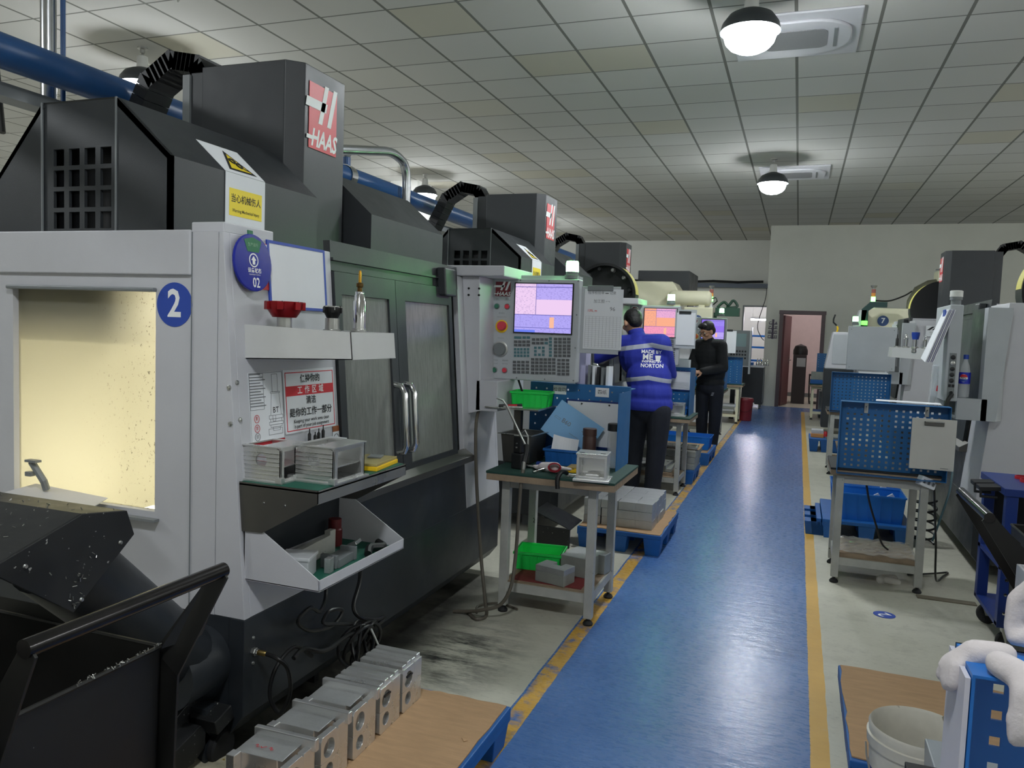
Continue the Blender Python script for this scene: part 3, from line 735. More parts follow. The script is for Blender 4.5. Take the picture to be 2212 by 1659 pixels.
    ct_ = o.build('cable_chain', BLACK, r); ct_['kind'] = 'stuff'
    MB().box(-D-.45, cy0+.05, 1.2, -D, cy1+.3, 1.95).build('electrical_cabinet', WHITE, r, bevel=.006)
    # --- hood or carousel
    prof = [(-1.38, top), (-.96, 2.185), (-.615, 2.185), (-.38, 1.98), (-.38, top)]
    if var in 'AB':
        hx = [-1.9+.94, -.93, -.88]
        g = MB()
        if True:
            us = [-.96]+[v for k in range(4) for v in (-.912+.073*k, -.912+.073*k+.05)]+[-.615]
            vs = [top]+[v for k in range(4) for v in (1.742+.0735*k, 1.742+.0735*k+.058)]+[2.185]
            g.grid((0, .075, 0), (1, 0, 0), (0, 0, 1), us, vs, -.012, lambda i, j: i % 2 == 1 and j % 2 == 1)
            g.prism([(-1.38, top), (-.96, top), (-.96, 2.185)], 'y', .07, .087)
            g.prism([(-.615, top), (-.38, top), (-.38, 1.98), (-.615, 2.185)], 'y', .07, .087)
        g.hexa([(-.96, .087, 2.17), (-.615, .087, 2.17), (-.615, .92, 2.17), (-.96, .92, 2.17), (-.96, .07, 2.185), (-.615, .07, 2.185), (-.615, .92, 2.185), (-.96, .92, 2.185)])
        g.prism([(-.615, 2.185), (-.38, 1.98), (-.39, 1.965), (-.63, 2.17)], 'y', .07, .92)
        g.prism([(-.395, top), (-.38, top), (-.38, 1.98), (-.395, 1.98)], 'y', .07, .92)
        g.prism([(-1.38, top), (-1.36, top), (-.95, 2.17), (-.96, 2.185)], 'y', .07, .92)
        hood = g.build('hood', DARK, r)
        MB().prism([(-1.3, top+.01), (-.42, top+.01), (-.42, 1.96), (-.62, 2.15), (-.93, 2.15)], 'y', .16, .18).build('hood_baffle', BLACK, hood)
        for x in (-.96, -.615): MB().box(x-.003, .066, top, x+.003, .072, 2.185).build('hood_seam', GREYD, hood)
        MB().prism(prof, 'y', 1.38, 2.2).build('hood', DARK, r)
        # warning sticker folded over the edge
        st = MB().hexa([(-.3785, .335, 1.775), (-.3770, .335, 1.775), (-.3770, .56, 1.775), (-.3785, .56, 1.775), (-.3785, .335, 1.98), (-.3770, .335, 1.98), (-.3770, .56, 1.98), (-.3785, .56, 1.98)])
        e = V((-.615+.38, 0, 2.185-1.98)).normalized(); nn = V((-e.z, 0, e.x)); nn = nn if nn.z > 0 else -nn
        Q = lambda s, y, k: tuple(V((-.38, y, 1.98))+e*s+nn*k)
        st.hexa([Q(0, .335, .0015), Q(.18, .335, .0015), Q(.18, .56, .0015), Q(0, .56, .0015), Q(0, .335, .003), Q(.18, .335, .003), Q(.18, .56, .003), Q(0, .56, .003)])
        stk = st.build('warning_sticker', PAPER, r)
        M = Matrix((V((0, 1, 0)), e, V((0, 1, 0)).cross(e))).transposed()
        sgn = 1 if V((0, 1, 0)).cross(e).dot(nn) > 0 else -1
        tri = lambda k, s: [Q(.02+.0*k+s, .375+s*1.7, k), Q(.02+s, .53-s*1.7, k), Q(.155-s*1.9, .4525, k)]
        MB().poly(tri(.0035, 0), nn*.0005).build('warning_triangle', BLACKT, stk)
        MB().poly(tri(.0042, .012), nn*.0005).build('warning_triangle', YELS, stk)
        m = MB()
        for dy, ds in ((-.008, .085), (.012, .062)): m.tube([Q(ds+.014*math.cos(t*.785), .4525+dy+.014*math.sin(t*.785), .0052) for t in range(8)], .004, 5, closed=True)
        m.poly([Q(.045, .478, .005), Q(.053, .478, .005), Q(.045, .505, .005), Q(.037, .505, .005)], nn*.0005)
        m.build('gear_symbol', BLACKT, stk)
        MB().box(-.3768, .355, 1.825, -.3758, .54, 1.925).build('caption_field', YELS, stk)
        if A:
            text('当心机械伤人', .033, BLACKT, stk, (-.3752, .4475, 1.888), (PI/2, 0, PI/2), bold=.012, sx=.86)
            text('Warning Mechanical Injury', .0165, BLACKT, stk, (-.3752, .4475, 1.845), (PI/2, 0, PI/2), bold=.01, sx=.86)
        else:
            text('当心机械伤人', .033, BLACKT, stk, (-.3752, .4475, 1.88), (PI/2, 0, PI/2), bold=.012, sx=.86)
    else:
        # umbrella tool carousel, axis level, on the far-left side of the column
        ym = .50; cx, cz, R = (-.92 if var == 'D' else -.62), 1.90, .38
        car = MB().lathe([(.001, -.1), (R, -.1), (R, .1), (R-.03, .1), (R-.03, -.05), (.001, -.05)], (cx, ym, cz), (0, -1, 0), 48).build('tool_carousel', BLACK, r, smooth=True)
        arc = MB()
        for k in range(16):
            a0 = math.radians(2+k*3.4); a1 = math.radians(2+(k+1)*3.4)
            f = lambda a, y, q: (cx+q*math.cos(a), y, cz+q*math.sin(a))
            arc.hexa([f(a0, ym-.08, R), f(a0, ym+.08, R), f(a0, ym+.08, R+.003), f(a0, ym-.08, R+.003), f(a1, ym-.08, R), f(a1, ym+.08, R), f(a1, ym+.08, R+.003), f(a1, ym-.08, R+.003)])
        arc.build('carousel_label', mat('yellow_white_label', rgb(236, 226, 120), .5), car)
        for k in range(12):
            a = 2*PI*k/12+.2; MB().lathe([(.028, 0), (.028, .05), (.018, .07), (.001, .07)], (cx+.31*math.cos(a), ym-.06, cz+.31*math.sin(a)), (0, -1, 0), 14).build('tool_pocket', STEEL if k % 3 else BLACK, car, smooth=True)
        MB().box(-.95, .3, top-.005, -.25, .7, top+.07).build('carousel_shelf', WHITE, r, bevel=.004)
    # --- column side pieces: control arm box and cap
    if var in ('A', 'B'):
        MB().hexa([(TX(.98), 1.87, .98), (.03, 1.87, 1.0), (.03, W, 1.0), (TX(.98), W, .98), (TX(1.72), 1.87, 1.72), (.0, 1.87, 1.72), (.0, W, 1.72), (TX(1.72), W, 1.72)]).build('arm_box', WHITE, r, bevel=.004)
        MB().box(.0, 1.87, 1.0, .125, W, 1.165).build('arm_foot', WHITE, r, bevel=.004)
        MB().box(-.36, 1.83, 1.72, .155, W, 1.775).build('arm_cap', WHITE, r, bevel=.006)
        for z, y in ((1.655, 1.868), (1.62, 1.868)):
            for x in (-.06, .0): MB().cyl((x, y+.004, z), (x, y-.002, z), .006, 10).build('bolt', BLACK, r)
    else:
        MB().box(.0, W+.08, 1.0, .16, W+.12, 1.13).box(.03, 1.98, 1.0, .16, W+.08, 1.02).hexa([(-.10, W+.02, 1.0), (.03, W+.02, 1.0), (.03, W+.12, 1.0), (-.05, W+.12, 1.0), (-.10, W+.02, 1.68), (.03, W+.02, 1.68), (.03, W+.12, 1.68), (-.10, W+.12, 1.68)]).build('arm_box', GREYP, r)
        MB().box(0, 1.94, 1.02, .028, W+.07, 1.68).build('niche_shade_wall', BASE, r)  # niche wall coloured dark to stand for the shade inside the niche
    if pend == 'A':
        p = pendant(r, -.018, 2.07, 1.165, .515, .56, True, 'pink')
        MB().box(.1, 2.145, 1.4, .16, 2.2, 1.5).build('panel_arm', GREYD, r)
        beacon(r, .44, 2.12, 1.78, 75, .034)
        MB().box(.13, 2.10, 1.727, .48, 2.2, 1.745).build('beacon_bracket', GREYP, r)
    elif pend == 'B':
        p = pendant(r, .03, 2.07, 1.165, .48, .555, False, 'orange')
        MB().box(.1, 2.145, 1.4, .16, 2.2, 1.5).build('panel_arm', GREYD, r)
        beacon(r, .41, 2.12, 1.785, 80, .034)
    elif pend == 'C':
        p = pendant(r, .21, 2.08, 1.165, .47, .54, False, 'violet')
        MB().box(.1, 2.155, 1.4, .3, 2.2, 1.5).build('panel_arm', GREYD, r)
        beacon(r, .6, 2.13, 1.79, 70, .03)
    return r

MA = machine('big light grey and charcoal milling machine in front, numbered 2', (-1.62, 2.03, 0), 0, 'A', 'A')
MBm = machine('second light grey and charcoal milling machine of the left row, behind the one numbered 2', (-1.56, 5.36, 0), 0, 'B', 'B')
MC = machine('third milling machine of the left row with an open round tool carousel', (-1.60, 8.82, 0), 0, 'C', 'C')
MD = machine('right row milling machine nearest the viewer with a grey control box', (1.08, 7.79, 0), PI, 'D', '')
ME = machine('second milling machine of the right row with its black column standing high', (1.10, 12.05, 0), PI, 'C', '')
# ================================================================== helpers for world coordinates
def wpos(o):
    p = V((0, 0, 0))
    while o: p += o.location; o = o.parent
    return p
def wb(m, name, mat_, parent=None, **k):        # build from world coordinates (parents unrotated)
    off = wpos(parent) if parent else V((0, 0, 0))
    if parent is None:
        xs = [min(v[i] for v in m.v) for i in (0, 1, 2)]; xe = [max(v[i] for v in m.v) for i in (0, 1, 2)]
        off = V(((xs[0]+xe[0])/2, (xs[1]+xe[1])/2, xs[2]))
    m.v = [tuple(V(v)-off) for v in m.v]
    o = m.build(name, mat_, parent, **k)
    if parent is None: o.location = off
    return o
def wt(s, size, mt, parent, loc, rot, **k): return text(s, size, mt, parent, V(loc)-wpos(parent), rot, **k)
def plate_hole(m, o, u, v, w, h, th, c, r, n=28):
    """a plate w x h in plane (u,v) from corner o, thick th along u x v, with a round hole"""
    o, u, v = V(o), V(u).normalized(), V(v).normalized(); nn = u.cross(v)*th
    b = len(m.v); angs = [2*PI*i/n for i in range(n)]
    for L in (0, 1):
        for a in angs:
            m.v.append(tuple(o+u*(c[0]+r*math.cos(a))+v*(c[1]+r*math.sin(a))+nn*L))
        for a in angs:
            ca, sa = math.cos(a), math.sin(a)
            t = min(((w-c[0])/ca if ca > 1e-9 else 1e9), (-c[0]/ca if ca < -1e-9 else 1e9), ((h-c[1])/sa if sa > 1e-9 else 1e9), (-c[1]/sa if sa < -1e-9 else 1e9))
            m.v.append(tuple(o+u*(c[0]+t*ca)+v*(c[1]+t*sa)+nn*L))
    I = lambda L, k, i: b+L*2*n+k*n+(i % n)
    for i in range(n):
        m.face((I(0, 0, i), I(0, 1, i), I(0, 1, i+1), I(0, 0, i+1))); m.face((I(1, 0, i), I(1, 0, i+1), I(1, 1, i+1), I(1, 1, i)))
        m.face((I(0, 0, i), I(0, 0, i+1), I(1, 0, i+1), I(1, 0, i))); m.face((I(0, 1, i), I(1, 1, i), I(1, 1, i+1), I(0, 1, i+1)))
    # corners cut by the sampling are filled by thin boxes
    return m
def curve(pts, k=6):
    P_ = [V(p) for p in pts]; out = []
    for i in range(len(P_)-1):
        p0, p1, p2, p3 = P_[max(i-1, 0)], P_[i], P_[i+1], P_[min(i+2, len(P_)-1)]
        for j in range(k):
            t = j/k
            out.append(.5*((2*p1)+(p2-p0)*t+(2*p0-5*p1+4*p2-p3)*t*t+(3*p1-p0-3*p2+p3)*t**3))
    out.append(P_[-1]); return out
FX = lambda z, o=0: -1.62+TX(z)+o            # world x of the first machine's front at height z
FT = (Matrix.Rotation(PI/2, 3, 'Z') @ Matrix.Rotation(PI/2, 3, 'X'))          # text facing +x
FTILT = Matrix((V((0, 1, 0)), V((-.0823, 0, 1)).normalized(), V((0, 1, 0)).cross(V((-.0823, 0, 1)).normalized()))).transposed()
def fplate(m, y0, y1, z0, z1, o0, o1):
    return m.hexa([(FX(z0, o0), y0, z0), (FX(z0, o1), y0, z0), (FX(z0, o1), y1, z0), (FX(z0, o0), y1, z0), (FX(z1, o0), y0, z1), (FX(z1, o1), y0, z1), (FX(z1, o1), y1, z1), (FX(z1, o0), y1, z1)])
def fdisc(m, y, z, r, o0, o1, n=36):
    c = V((FX(z), y, z)); ax = FTILT.col[2]
    return m.lathe([(.001, o0), (r, o0), (r, o1), (.001, o1)], c, tuple(ax), n)

# ---------------------------------------------------------------- the disc with the number 2
s = thing('number_disc', 'round blue disc with a white 2 on the first machine', 'sign', (-1.912, 2.03, 1.482))
MB().lathe([(.001, 0), (.072, 0), (.072, .0015), (.001, .0015)], (0, 0, 0), (0, -1, 0), 48).build('disc', BLUED, s)
text('2', .125, WHITEM, s, (0, -.002, 0), (PI/2, 0, 0), name='numeral', bold=.022, sx=.92)
# ---------------------------------------------------------------- status disc, red notice, framed whiteboard
s = thing('status_disc', 'blue status disc reading 02 with a green field', 'sign', (FX(1.62), 2.143, 1.625))
wb(fdisc(MB(), 2.143, 1.627, .094, .012, .022), 'disc', mat('glossy_blue_sign', rgb(24, 36, 150), .25), s, bevel=.003)
m = MB()
gp = [(-.028, .035), (.028, .035), (.043, .073), (.0, .083), (-.043, .073)]
P3 = lambda y, z, o: tuple(V((FX(1.627), 2.143, 1.627))+FTILT@V((y, z, o)))
GRS = mat('green_sign_print', rgb(30, 112, 70), .4)
wb(m.poly([P3(a, b, .0222) for a, b in gp], FTILT@V((0, 0, .0008))), 'green_field', GRS, s)
wb(MB().poly([P3(a, b, .012) for a, b in ((-.012, .09), (.012, .09), (.012, .106), (-.012, .106))], FTILT@V((0, 0, .004))), 'green_tab', GRS, s)
wb(MB().lathe([(.019, .0225), (.023, .0225), (.023, .0232), (.019, .0232)], P3(0, .008, 0), tuple(FTILT.col[2]), 28, caps=False), 'arrow_ring', WHITEM, s)
wb(MB().poly([P3(a, b, .0225) for a, b in ((-.006, -.006), (.006, -.006), (.006, .008), (.0125, .008), (0, .022), (-.0125, .008), (-.006, .008))], FTILT@V((0, 0, .0008))), 'arrow', WHITEM, s)
wt('设备状态', .017, WHITEM, s, P3(.002, -.026, .0227), FTILT, bold=.02); wt('EQUIPMENT STATUS', .006, WHITEM, s, P3(.002, -.039, .0227), FTILT)
wt('02', .046, WHITEM, s, P3(.008, -.066, .0227), FTILT, bold=.015, sx=.8); wt('生产运行', .013, mat('pale_green_print', rgb(150, 190, 160), .6), s, P3(0, .058, .0232), FTILT)
s = thing('red_notice', 'red notice plate half hidden behind the blue status disc', 'sign', (FX(1.6), 2.19, 1.6))
wb(fplate(MB(), 2.115, 2.24, 1.545, 1.70, .002, .005), 'plate', REDT, s); wb(fplate(MB(), 2.205, 2.238, 1.66, 1.698, .005, .0056), 'white_field', PAPER, s)
wb(MB().lathe([(.012, .0055), (.016, .0055), (.016, .0065), (.012, .0065)], (FX(1.575), 2.215, 1.575), tuple(FTILT.col[2]), 24, caps=False), 'symbol_ring', WHITEM, s)
wt('禁', .016, WHITEM, s, (FX(1.575, .006), 2.215, 1.575), FTILT); wt('HAAS', .012, WHITEM, s, (FX(1.64, .006), 2.215, 1.64), FTILT)
s = thing('framed_whiteboard', 'blank whiteboard with a blue frame above the tool rack', 'board', (FX(1.6), 2.41, 1.49))
wb(fplate(MB(), 2.245, 2.575, 1.49, 1.712, .002, .006), 'board', PAPER, s)
m = MB(); BLF = mat('blue_tape_frame', rgb(44, 70, 170), .5)
for a, b, c, d in ((2.238, 2.582, 1.706, 1.716), (2.238, 2.582, 1.484, 1.494), (2.238, 2.248, 1.494, 1.706), (2.572, 2.582, 1.494, 1.706)): fplate(m, a, b, c, d, .001, .0075)
wb(m, 'frame', BLF, s)
# ---------------------------------------------------------------- tool chart and clean-up notice
s = thing('tool_chart', 'white and red tool holder chart marked BT on the front panel', 'sign', (FX(1.1), 2.19, 1.035))
wb(fplate(MB(), 2.108, 2.286, 1.035, 1.268, .001, .003), 'sheet', PAPER, s); wb(fplate(MB(), 2.108, 2.286, 1.005, 1.037, .001, .0032), 'red_band', REDT, s)
m = MB()
def fl(m, y0, z0, y1, z1, w=.0007, o=.0034):
    a, b = V((FX(z0, o), y0, z0)), V((FX(z1, o), y1, z1)); m.tube([a, b], w, 4); return m
def frect(m, y0, y1, z0, z1, **k):
    fl(m, y0, z0, y1, z0, **k); fl(m, y1, z0, y1, z1, **k); fl(m, y1, z1, y0, z1, **k); fl(m, y0, z1, y0, z0, **k)
frect(m, 2.11, 2.284, 1.038, 1.266); frect(m, 2.228, 2.258, 1.20, 1.26); frect(m, 2.218, 2.268, 1.195, 1.2); fl(m, 2.222, 1.195, 2.214, 1.12); fl(m, 2.264, 1.195, 2.272, 1.12)
for (a, b, c, d) in ((2.205, 2.28, 1.108, 1.12), (2.212, 2.273, 1.098, 1.108), (2.205, 2.28, 1.088, 1.098), (2.212, 2.273, 1.08, 1.088), (2.225, 2.24, 1.10, 1.12), (2.2, 2.275, 1.055, 1.075), (2.225, 2.262, 1.068, 1.08)): frect(m, a, b, c, d)
for i in range(12): fl(m, 2.112, 1.262-i*.0095, 2.112+.055+.012*((i*7) % 3), 1.262-i*.0095, .0016)
frect(m, 2.112, 2.182, 1.145, 1.264); wb(m, 'drawing_lines', GREYT, s)
wt('BT', .028, BLACKT, s, (FX(1.14, .0035), 2.243, 1.137), FTILT, bold=.01)
for i, (z, c) in enumerate(((1.115, REDT), (1.083, REDT), (1.055, GREYT))):
    wb(MB().lathe([(.0118, .0034), (.0135, .0034), (.0135, .0042), (.0118, .0042)], (FX(z), 2.14, z), tuple(FTILT.col[2]), 22, caps=False), 'warning_ring', c, s); wt('禁', .014, c, s, (FX(z, .0036), 2.14, z), FTILT)
s = thing('clean_area_notice', 'white and red notice asking to keep the work area clean', 'sign', (FX(1.15), 2.45, 1.045))
wb(fplate(MB(), 2.292, 2.607, 1.046, 1.272, .001, .004), 'sheet', PAPER, s, bevel=.001)
m = MB()
for a, b, c, d in ((2.30, 2.60, 1.259, 1.262), (2.30, 2.60, 1.054, 1.057), (2.30, 2.3035, 1.056, 1.26), (2.5965, 2.60, 1.056, 1.26)): fplate(m, a, b, c, d, .004, .0046)
wb(m, 'red_border', REDT, s); wb(fplate(MB(), 2.3035, 2.5965, 1.178, 1.213, .004, .0047), 'red_band', REDT, s)
N = lambda st, sz, z, mt, **k: wt(st, sz, mt, s, (FX(z, .0052), 2.45, z), FTILT, **k)
N('保持你的', .031, 1.236, BLACKT, bold=.018); N('工 作 区 域', .031, 1.195, WHITEM, bold=.012, space=1.15); N('清洁', .031, 1.157, BLACKT, bold=.018); N('是你的工作一部分', .033, 1.116, BLACKT, bold=.018)
N('Keeping your work area clean', .0185, 1.087, BLACKT, bold=.008, sx=.98); N('is part of your job assignment', .0185, 1.069, BLACKT, bold=.008, sx=.98)
s = thing('warning_label', 'small orange and white no-touch label at the panel edge', 'sign', (FX(1.0), 2.605, .975))
wb(fplate(MB(), 2.585, 2.629, .972, 1.045, .001, .0025), 'sheet', PAPER, s); wb(fplate(MB(), 2.585, 2.629, 1.024, 1.045, .0012, .003), 'orange_band', mat('orange_print', rgb(150, 84, 40), .5), s)
wb(MB().lathe([(.0155, .003), (.0175, .003), (.0175, .0037), (.0155, .0037)], (FX(.998), 2.607, .998), tuple(FTILT.col[2]), 24, caps=False), 'ban_ring', BLACKT, s); wt('✗', .022, BLACKT, s, (FX(.998, .003), 2.607, .998), FTILT)
m = MB()
for y, z in ((2.008+.03, 1.21), (2.042, 1.105)): pass
for (x, y, z) in ((-1.690, 2.03, 1.225), (-1.683, 2.03, 1.11)):
    o = wb(MB().lathe([(.008, 0), (.0075, .004), (.003, .006), (.001, .006)], (x, y, z), (0, -1, 0), 14), 'screw', STEEL, None, smooth=True); tag(o, 'upper of two domed screws by the front corner of the first machine' if z > 1.2 else 'lower of two domed screws by the front corner of the first machine', 'screw')
for (y, z) in ((2.055, 1.24), (2.06, 1.12)):
    o = wb(MB().lathe([(.008, 0), (.0075, .004), (.003, .006), (.001, .006)], (FX(z), y, z), tuple(FTILT.col[2]), 14), 'screw', STEEL, None, smooth=True); tag(o, 'upper screw on the front face left of the tool chart' if z > 1.2 else 'lower screw on the front face left of the tool chart', 'screw')

# ---------------------------------------------------------------- tool rack and its cutters
def tool_rack(loc, rz, label):
    r = thing('tool_rack', label, 'rack', loc, rz)
    f = lambda z, o: TX(z)+o
    z0, z1 = 1.315, 1.415; w = .003
    m = MB()
    P = [(0, .075), (.40, .075), (.40, .35), (0, .55)]
    for (oa, ya), (ob, yb) in zip(P[:-1], P[1:]):
        d = V((ob-oa, yb-ya, 0)).normalized(); nn = V((-d.y, d.x, 0))*w
        k = lambda o: .012*(o == 0)
        m.poly([(f(z0, oa), ya, z0+.015*(oa > 0)), (f(z0, ob), yb, z0+.015*(ob > 0)), (f(z1, ob), yb, z1), (f(z1, oa), ya, z1+k(oa))], nn)
    m.poly([(TX(1.31)+o, y, z0+.015*(o > 0)) for o, y in P], (0, 0, .003))
    m.build('tray', bpy.data.materials.get('rack_white_paint') or mat('rack_white_paint', rgb(206, 206, 204), .42, var=.04), r)
    us = [.01]+[v for k in range(5) for v in (.03+.067*k, .03+.067*k+.05)]+[.385]; us = [u+TX(1.4) for u in us]
    vs = [.085]+[v for k in range(3) for v in (.10+.085*k, .10+.085*k+.06)]+[.345]
    m = MB().grid((0, 0, 1.393), (1, 0, 0), (0, 1, 0), us, vs, .004, lambda i, j: i % 2 == 1 and j % 2 == 1)
    m.build('hole_plate', GREYD, r)
    MB().prism([(us[0], .345), (us[-1], .345), (us[0], .53)], 'z', 1.393, 1.397).build('top_web', GREYD, r)
    return r
def holder(m, p, r=.031, h=.055):
    return m.lathe([(r*.8, -.02), (r, -.018), (r, 0), (r*.86, .003), (r*.86, .009), (r, .012), (r, .022), (r*.8, .024), (r*.78, h)], p, (0, 0, 1), 28)
def cutter(loc, label, col, r, h, teeth, hold_h=.05, cone=True):
    t = thing('milling_cutter', label, 'tool', loc, random.random()*2)
    holder(MB(), (0, 0, 0), .031, hold_h).build('holder', STEEL, t, smooth=True)
    MB().lathe([(r*.62, 0), (r*.95 if cone else r, h*.6), (r*.96, h), (r*.45, h), (r*.4, h*.8), (.001, h*.8)], (0, 0, hold_h), (0, 0, 1), 32).build('cutter_body', col, t, smooth=True)
    for k in range(teeth):
        a = 2*PI*k/teeth; R = RZ(a)
        MB().obox(R@V((r*.93, 0, hold_h+h*.72)), (r*.3, r*.34, h*.5), R).build('tooth_seat', col, t, bevel=.001)
        MB().obox(R@V((r*1.02, .006, hold_h+h*.9)), (.006, .003, .012), R).build('insert', BLACK if k % 2 else STEEL, t)
    return t
tool_rack((-1.62, 2.03, 0), 0, 'white tool rack on the first machine holding four tools')
cutter((-1.60, 2.185, 1.396), 'wide red face milling cutter on the tool rack', REDM, .062, .052, 7, .058)
cutter((-1.52, 2.345, 1.396), 'black-topped milling cutter, second tool from the left on the rack', mat('black_oxide_steel', rgb(52, 52, 52), .35, .8), .031, .038, 5, .062, False)
cutter((-1.60, 2.47, 1.396), 'silver milling cutter half hidden behind the black-topped one', STEEL, .033, .045, 4, .062, False)
t = thing('drill_tool', 'tall slim tool with a golden tip on the tool rack', 'tool', (-1.48, 2.455, 1.396))
holder(MB(), (0, 0, 0), .031, .03).build('holder', STEEL, t, smooth=True)
MB().lathe([(.022, .02), (.022, .125), (.0185, .13), (.0185, .145), (.016, .15), (.016, .16)], (0, 0, 0), n=24).build('shank', CHROME, t, smooth=True)
MB().lathe([(.01, .16), (.009, .175), (.013, .178), (.013, .19), (.006, .193)], (0, 0, 0), n=20).build('collet_nut', mat('dark_brass', rgb(96, 74, 40), .3, .9), t, smooth=True)
MB().lathe([(.0055, .19), (.0055, .225), (.004, .235), (.001, .236)], (0, 0, 0), n=12).build('drill_tip', mat('gold_coating', rgb(214, 160, 60), .25, .9), t, smooth=True)

# ---------------------------------------------------------------- steel shelf and parts bin on the front panel
s = thing('steel_shelf', 'brushed steel shelf with a green mat on the first machine', 'shelf', (-1.52, 2.32, .76))
xs0, xs1, ys0, ys1 = -1.655, -1.36, 2.04, 2.615
wb(MB().box(xs0, ys0, .915, xs1, ys1, .920), 'shelf_top', DSTEEL, s)
wb(MB().box(xs1-.002, ys0, .882, xs1, ys1, .924), 'front_lip', STEEL, s)
for y in (ys0, ys1-.003): wb(MB().prism([(xs0, .925), (xs1, .925), (xs1, .884), (xs0+.09, .768), (xs0, .765)], 'y', y, y+.003), 'side_bracket', DSTEEL, s)
wb(MB().box(xs0+.005, ys0+.005, .920, xs1-.006, ys1-.006, .925), 'shelf_mat', GMATB, s)
for x in (-1.56, -1.48): wb(MB().lathe([(.004, 0), (.003, .003), (.001, .003)], (x, ys0, .865), (0, -1, 0), 10), 'rivet', CHROME, s)
s = thing('parts_bin', 'light grey open-fronted parts bin under the steel shelf', 'bin', (-1.5, 2.32, .60))
bx0, bx1 = -1.638, -1.352; y0, y1 = 2.045, 2.60
for y in (y0, y1-.004): wb(MB().prism([(bx0, .768), (bx0+.075, .770), (bx1, .642), (bx1, .606), (bx0, .606)], 'y', y, y+.004), 'side_wall', WHITE, s, bevel=.0012)
wb(MB().box(bx0, y0, .606, bx1, y1, .610), 'bin_floor', WHITE, s); wb(MB().box(bx1-.004, y0, .606, bx1, y1, .643), 'front_lip', WHITE, s, bevel=.0012); wb(MB().box(bx0, y0, .606, bx0+.004, y1, .768), 'back_wall', BASE, s)
wb(MB().box(bx0+.01, y0+.01, .610, bx1-.008, y1-.01, .613), 'bin_mat', GMATB, s)
zb = .613
def single(m, nm, mt, label, cat, group=None, **k):
    o = wb(m, nm, mt, None, **k); tag(o, label, cat, group); return o
single(MB().obox((-1.50, 2.14, zb+.03), (.10, .09, .06), RZ(.3)).obox((-1.50, 2.14, zb+.066), (.11, .10, .012), RZ(.3)), 'plastic_box', FROST, 'cloudy plastic box in the near corner of the parts bin', 'box', bevel=.003)
single(MB().obox((-1.425, 2.21, zb+.025), (.022, .03, .05), RZ(.15)), 'metal_block', ALUB, 'small upright metal block in the parts bin', 'block', bevel=.002)
single(MB().obox((-1.45, 2.31, zb+.016), (.06, .11, .03), RZ(.1)).obox((-1.45, 2.25, zb+.024), (.06, .015, .046), RZ(.1)).obox((-1.45, 2.37, zb+.024), (.06, .015, .046), RZ(.1)), 'vise_jaw', GREYD, 'dark grey notched vise jaw lying in the parts bin', 'vise jaw', bevel=.002)
single(MB().prism([(2.2, zb), (2.42, zb), (2.42, zb+.085), (2.385, zb+.085), (2.385, zb+.07), (2.21, zb+.06)], 'x', -1.56, -1.535), 'jaw_plate', LEG, 'pale notched metal plate standing in the parts bin', 'plate', bevel=.002)
single(MB().obox((-1.47, 2.43, zb+.035), (.05, .055, .012), RZ(.2)@RY(-.5)), 'shiny_plate', STEEL, 'shiny tilted metal plate in the parts bin', 'plate', bevel=.001)
single(MB().tube(curve([(-1.40, 2.42, zb+.01), (-1.42, 2.47, zb+.02), (-1.40, 2.53, zb+.012), (-1.44, 2.56, zb+.015)]), .014, 8), 'crumpled_wrap', BLACK, 'crumpled dark plastic wrap at the far end of the parts bin', 'wrap', smooth=True)
single(MB().lathe([(.028, 0), (.028, .06), (.024, .065), (.024, .1)], (-1.59, 2.5, zb), n=20), 'red_can', mat('dark_red_can', rgb(90, 20, 24), .4), 'dark red can at the back of the parts bin', 'can', smooth=True)

# machined housings on the shelf
def housing(loc, rz, label, w, d, h, flange, ins):
    t = thing('aluminium_housing', label, 'machined part', loc, rz, None)
    th = .006; m = MB()
    plate_hole(m, (-w/2, -d/2+th, 0), (1, 0, 0), (0, 0, 1), w, h, th, (w*.5, h*.62), h*.19)
    m.box(-w/2, d/2-th, 0, w/2, d/2, h)
    m.grid((w/2-th, -d/2, 0), (0, 1, 0), (0, 0, 1), [0, d*.12, d*.9, d], [0, h*.12, h*.9, h], th, lambda i, j: i == 1 and j == 1)
    m.box(-w/2, -d/2, 0, -w/2+th, d/2, h)
    m.build('housing_wall', ALU, t, bevel=.0008)
    MB().box(-w/2+th, -d/2+th, h*.42, w/2-th*2, d/2-th, h*.45).build('inner_shelf', ALU, t)
    MB().box(-w/2-.012, -d/2-.012, 0, w/2+.012, d/2+.012, .006).build('base_flange', ALU, t, bevel=.0008)
    MB().grid((-w/2-.004, -d/2-.004, h), (1, 0, 0), (0, 1, 0), [0, .016, w*.52, w-.01, w+.008], [0, .014, d-.008, d+.008], .005, lambda i, j: j == 1 and i in (1, 2) and i == 1).build('top_flange', ALU, t, bevel=.0008)
    m = MB()
    for k in range(7): m.box(-w/2+.004, -d/2-.0025, .012+k*(h-.024)/6.5, w/2-.004, -d/2+.001, .0135+k*(h-.024)/6.5)
    m.build('milled_ribs', CHROME, t)
    for sx in (-1, 1):
        MB().obox((sx*(w/2+.002), -d/2-.006, .012), (.024, .02, .018)).build('foot_lug', ALU, t, bevel=.001)
    return t
housing((-1.595, 2.145, .925), 0, 'machined aluminium housing nearer the panel on the steel shelf', .15, .15, .112, 1, 1)
housing((-1.445, 2.235, .925), 0, 'machined aluminium housing at the front edge of the steel shelf', .15, .19, .115, 1, 1)
t = thing('insert_case', 'yellow case with a grey lid at the far end of the steel shelf', 'case', (-1.445, 2.505, .925), .12)
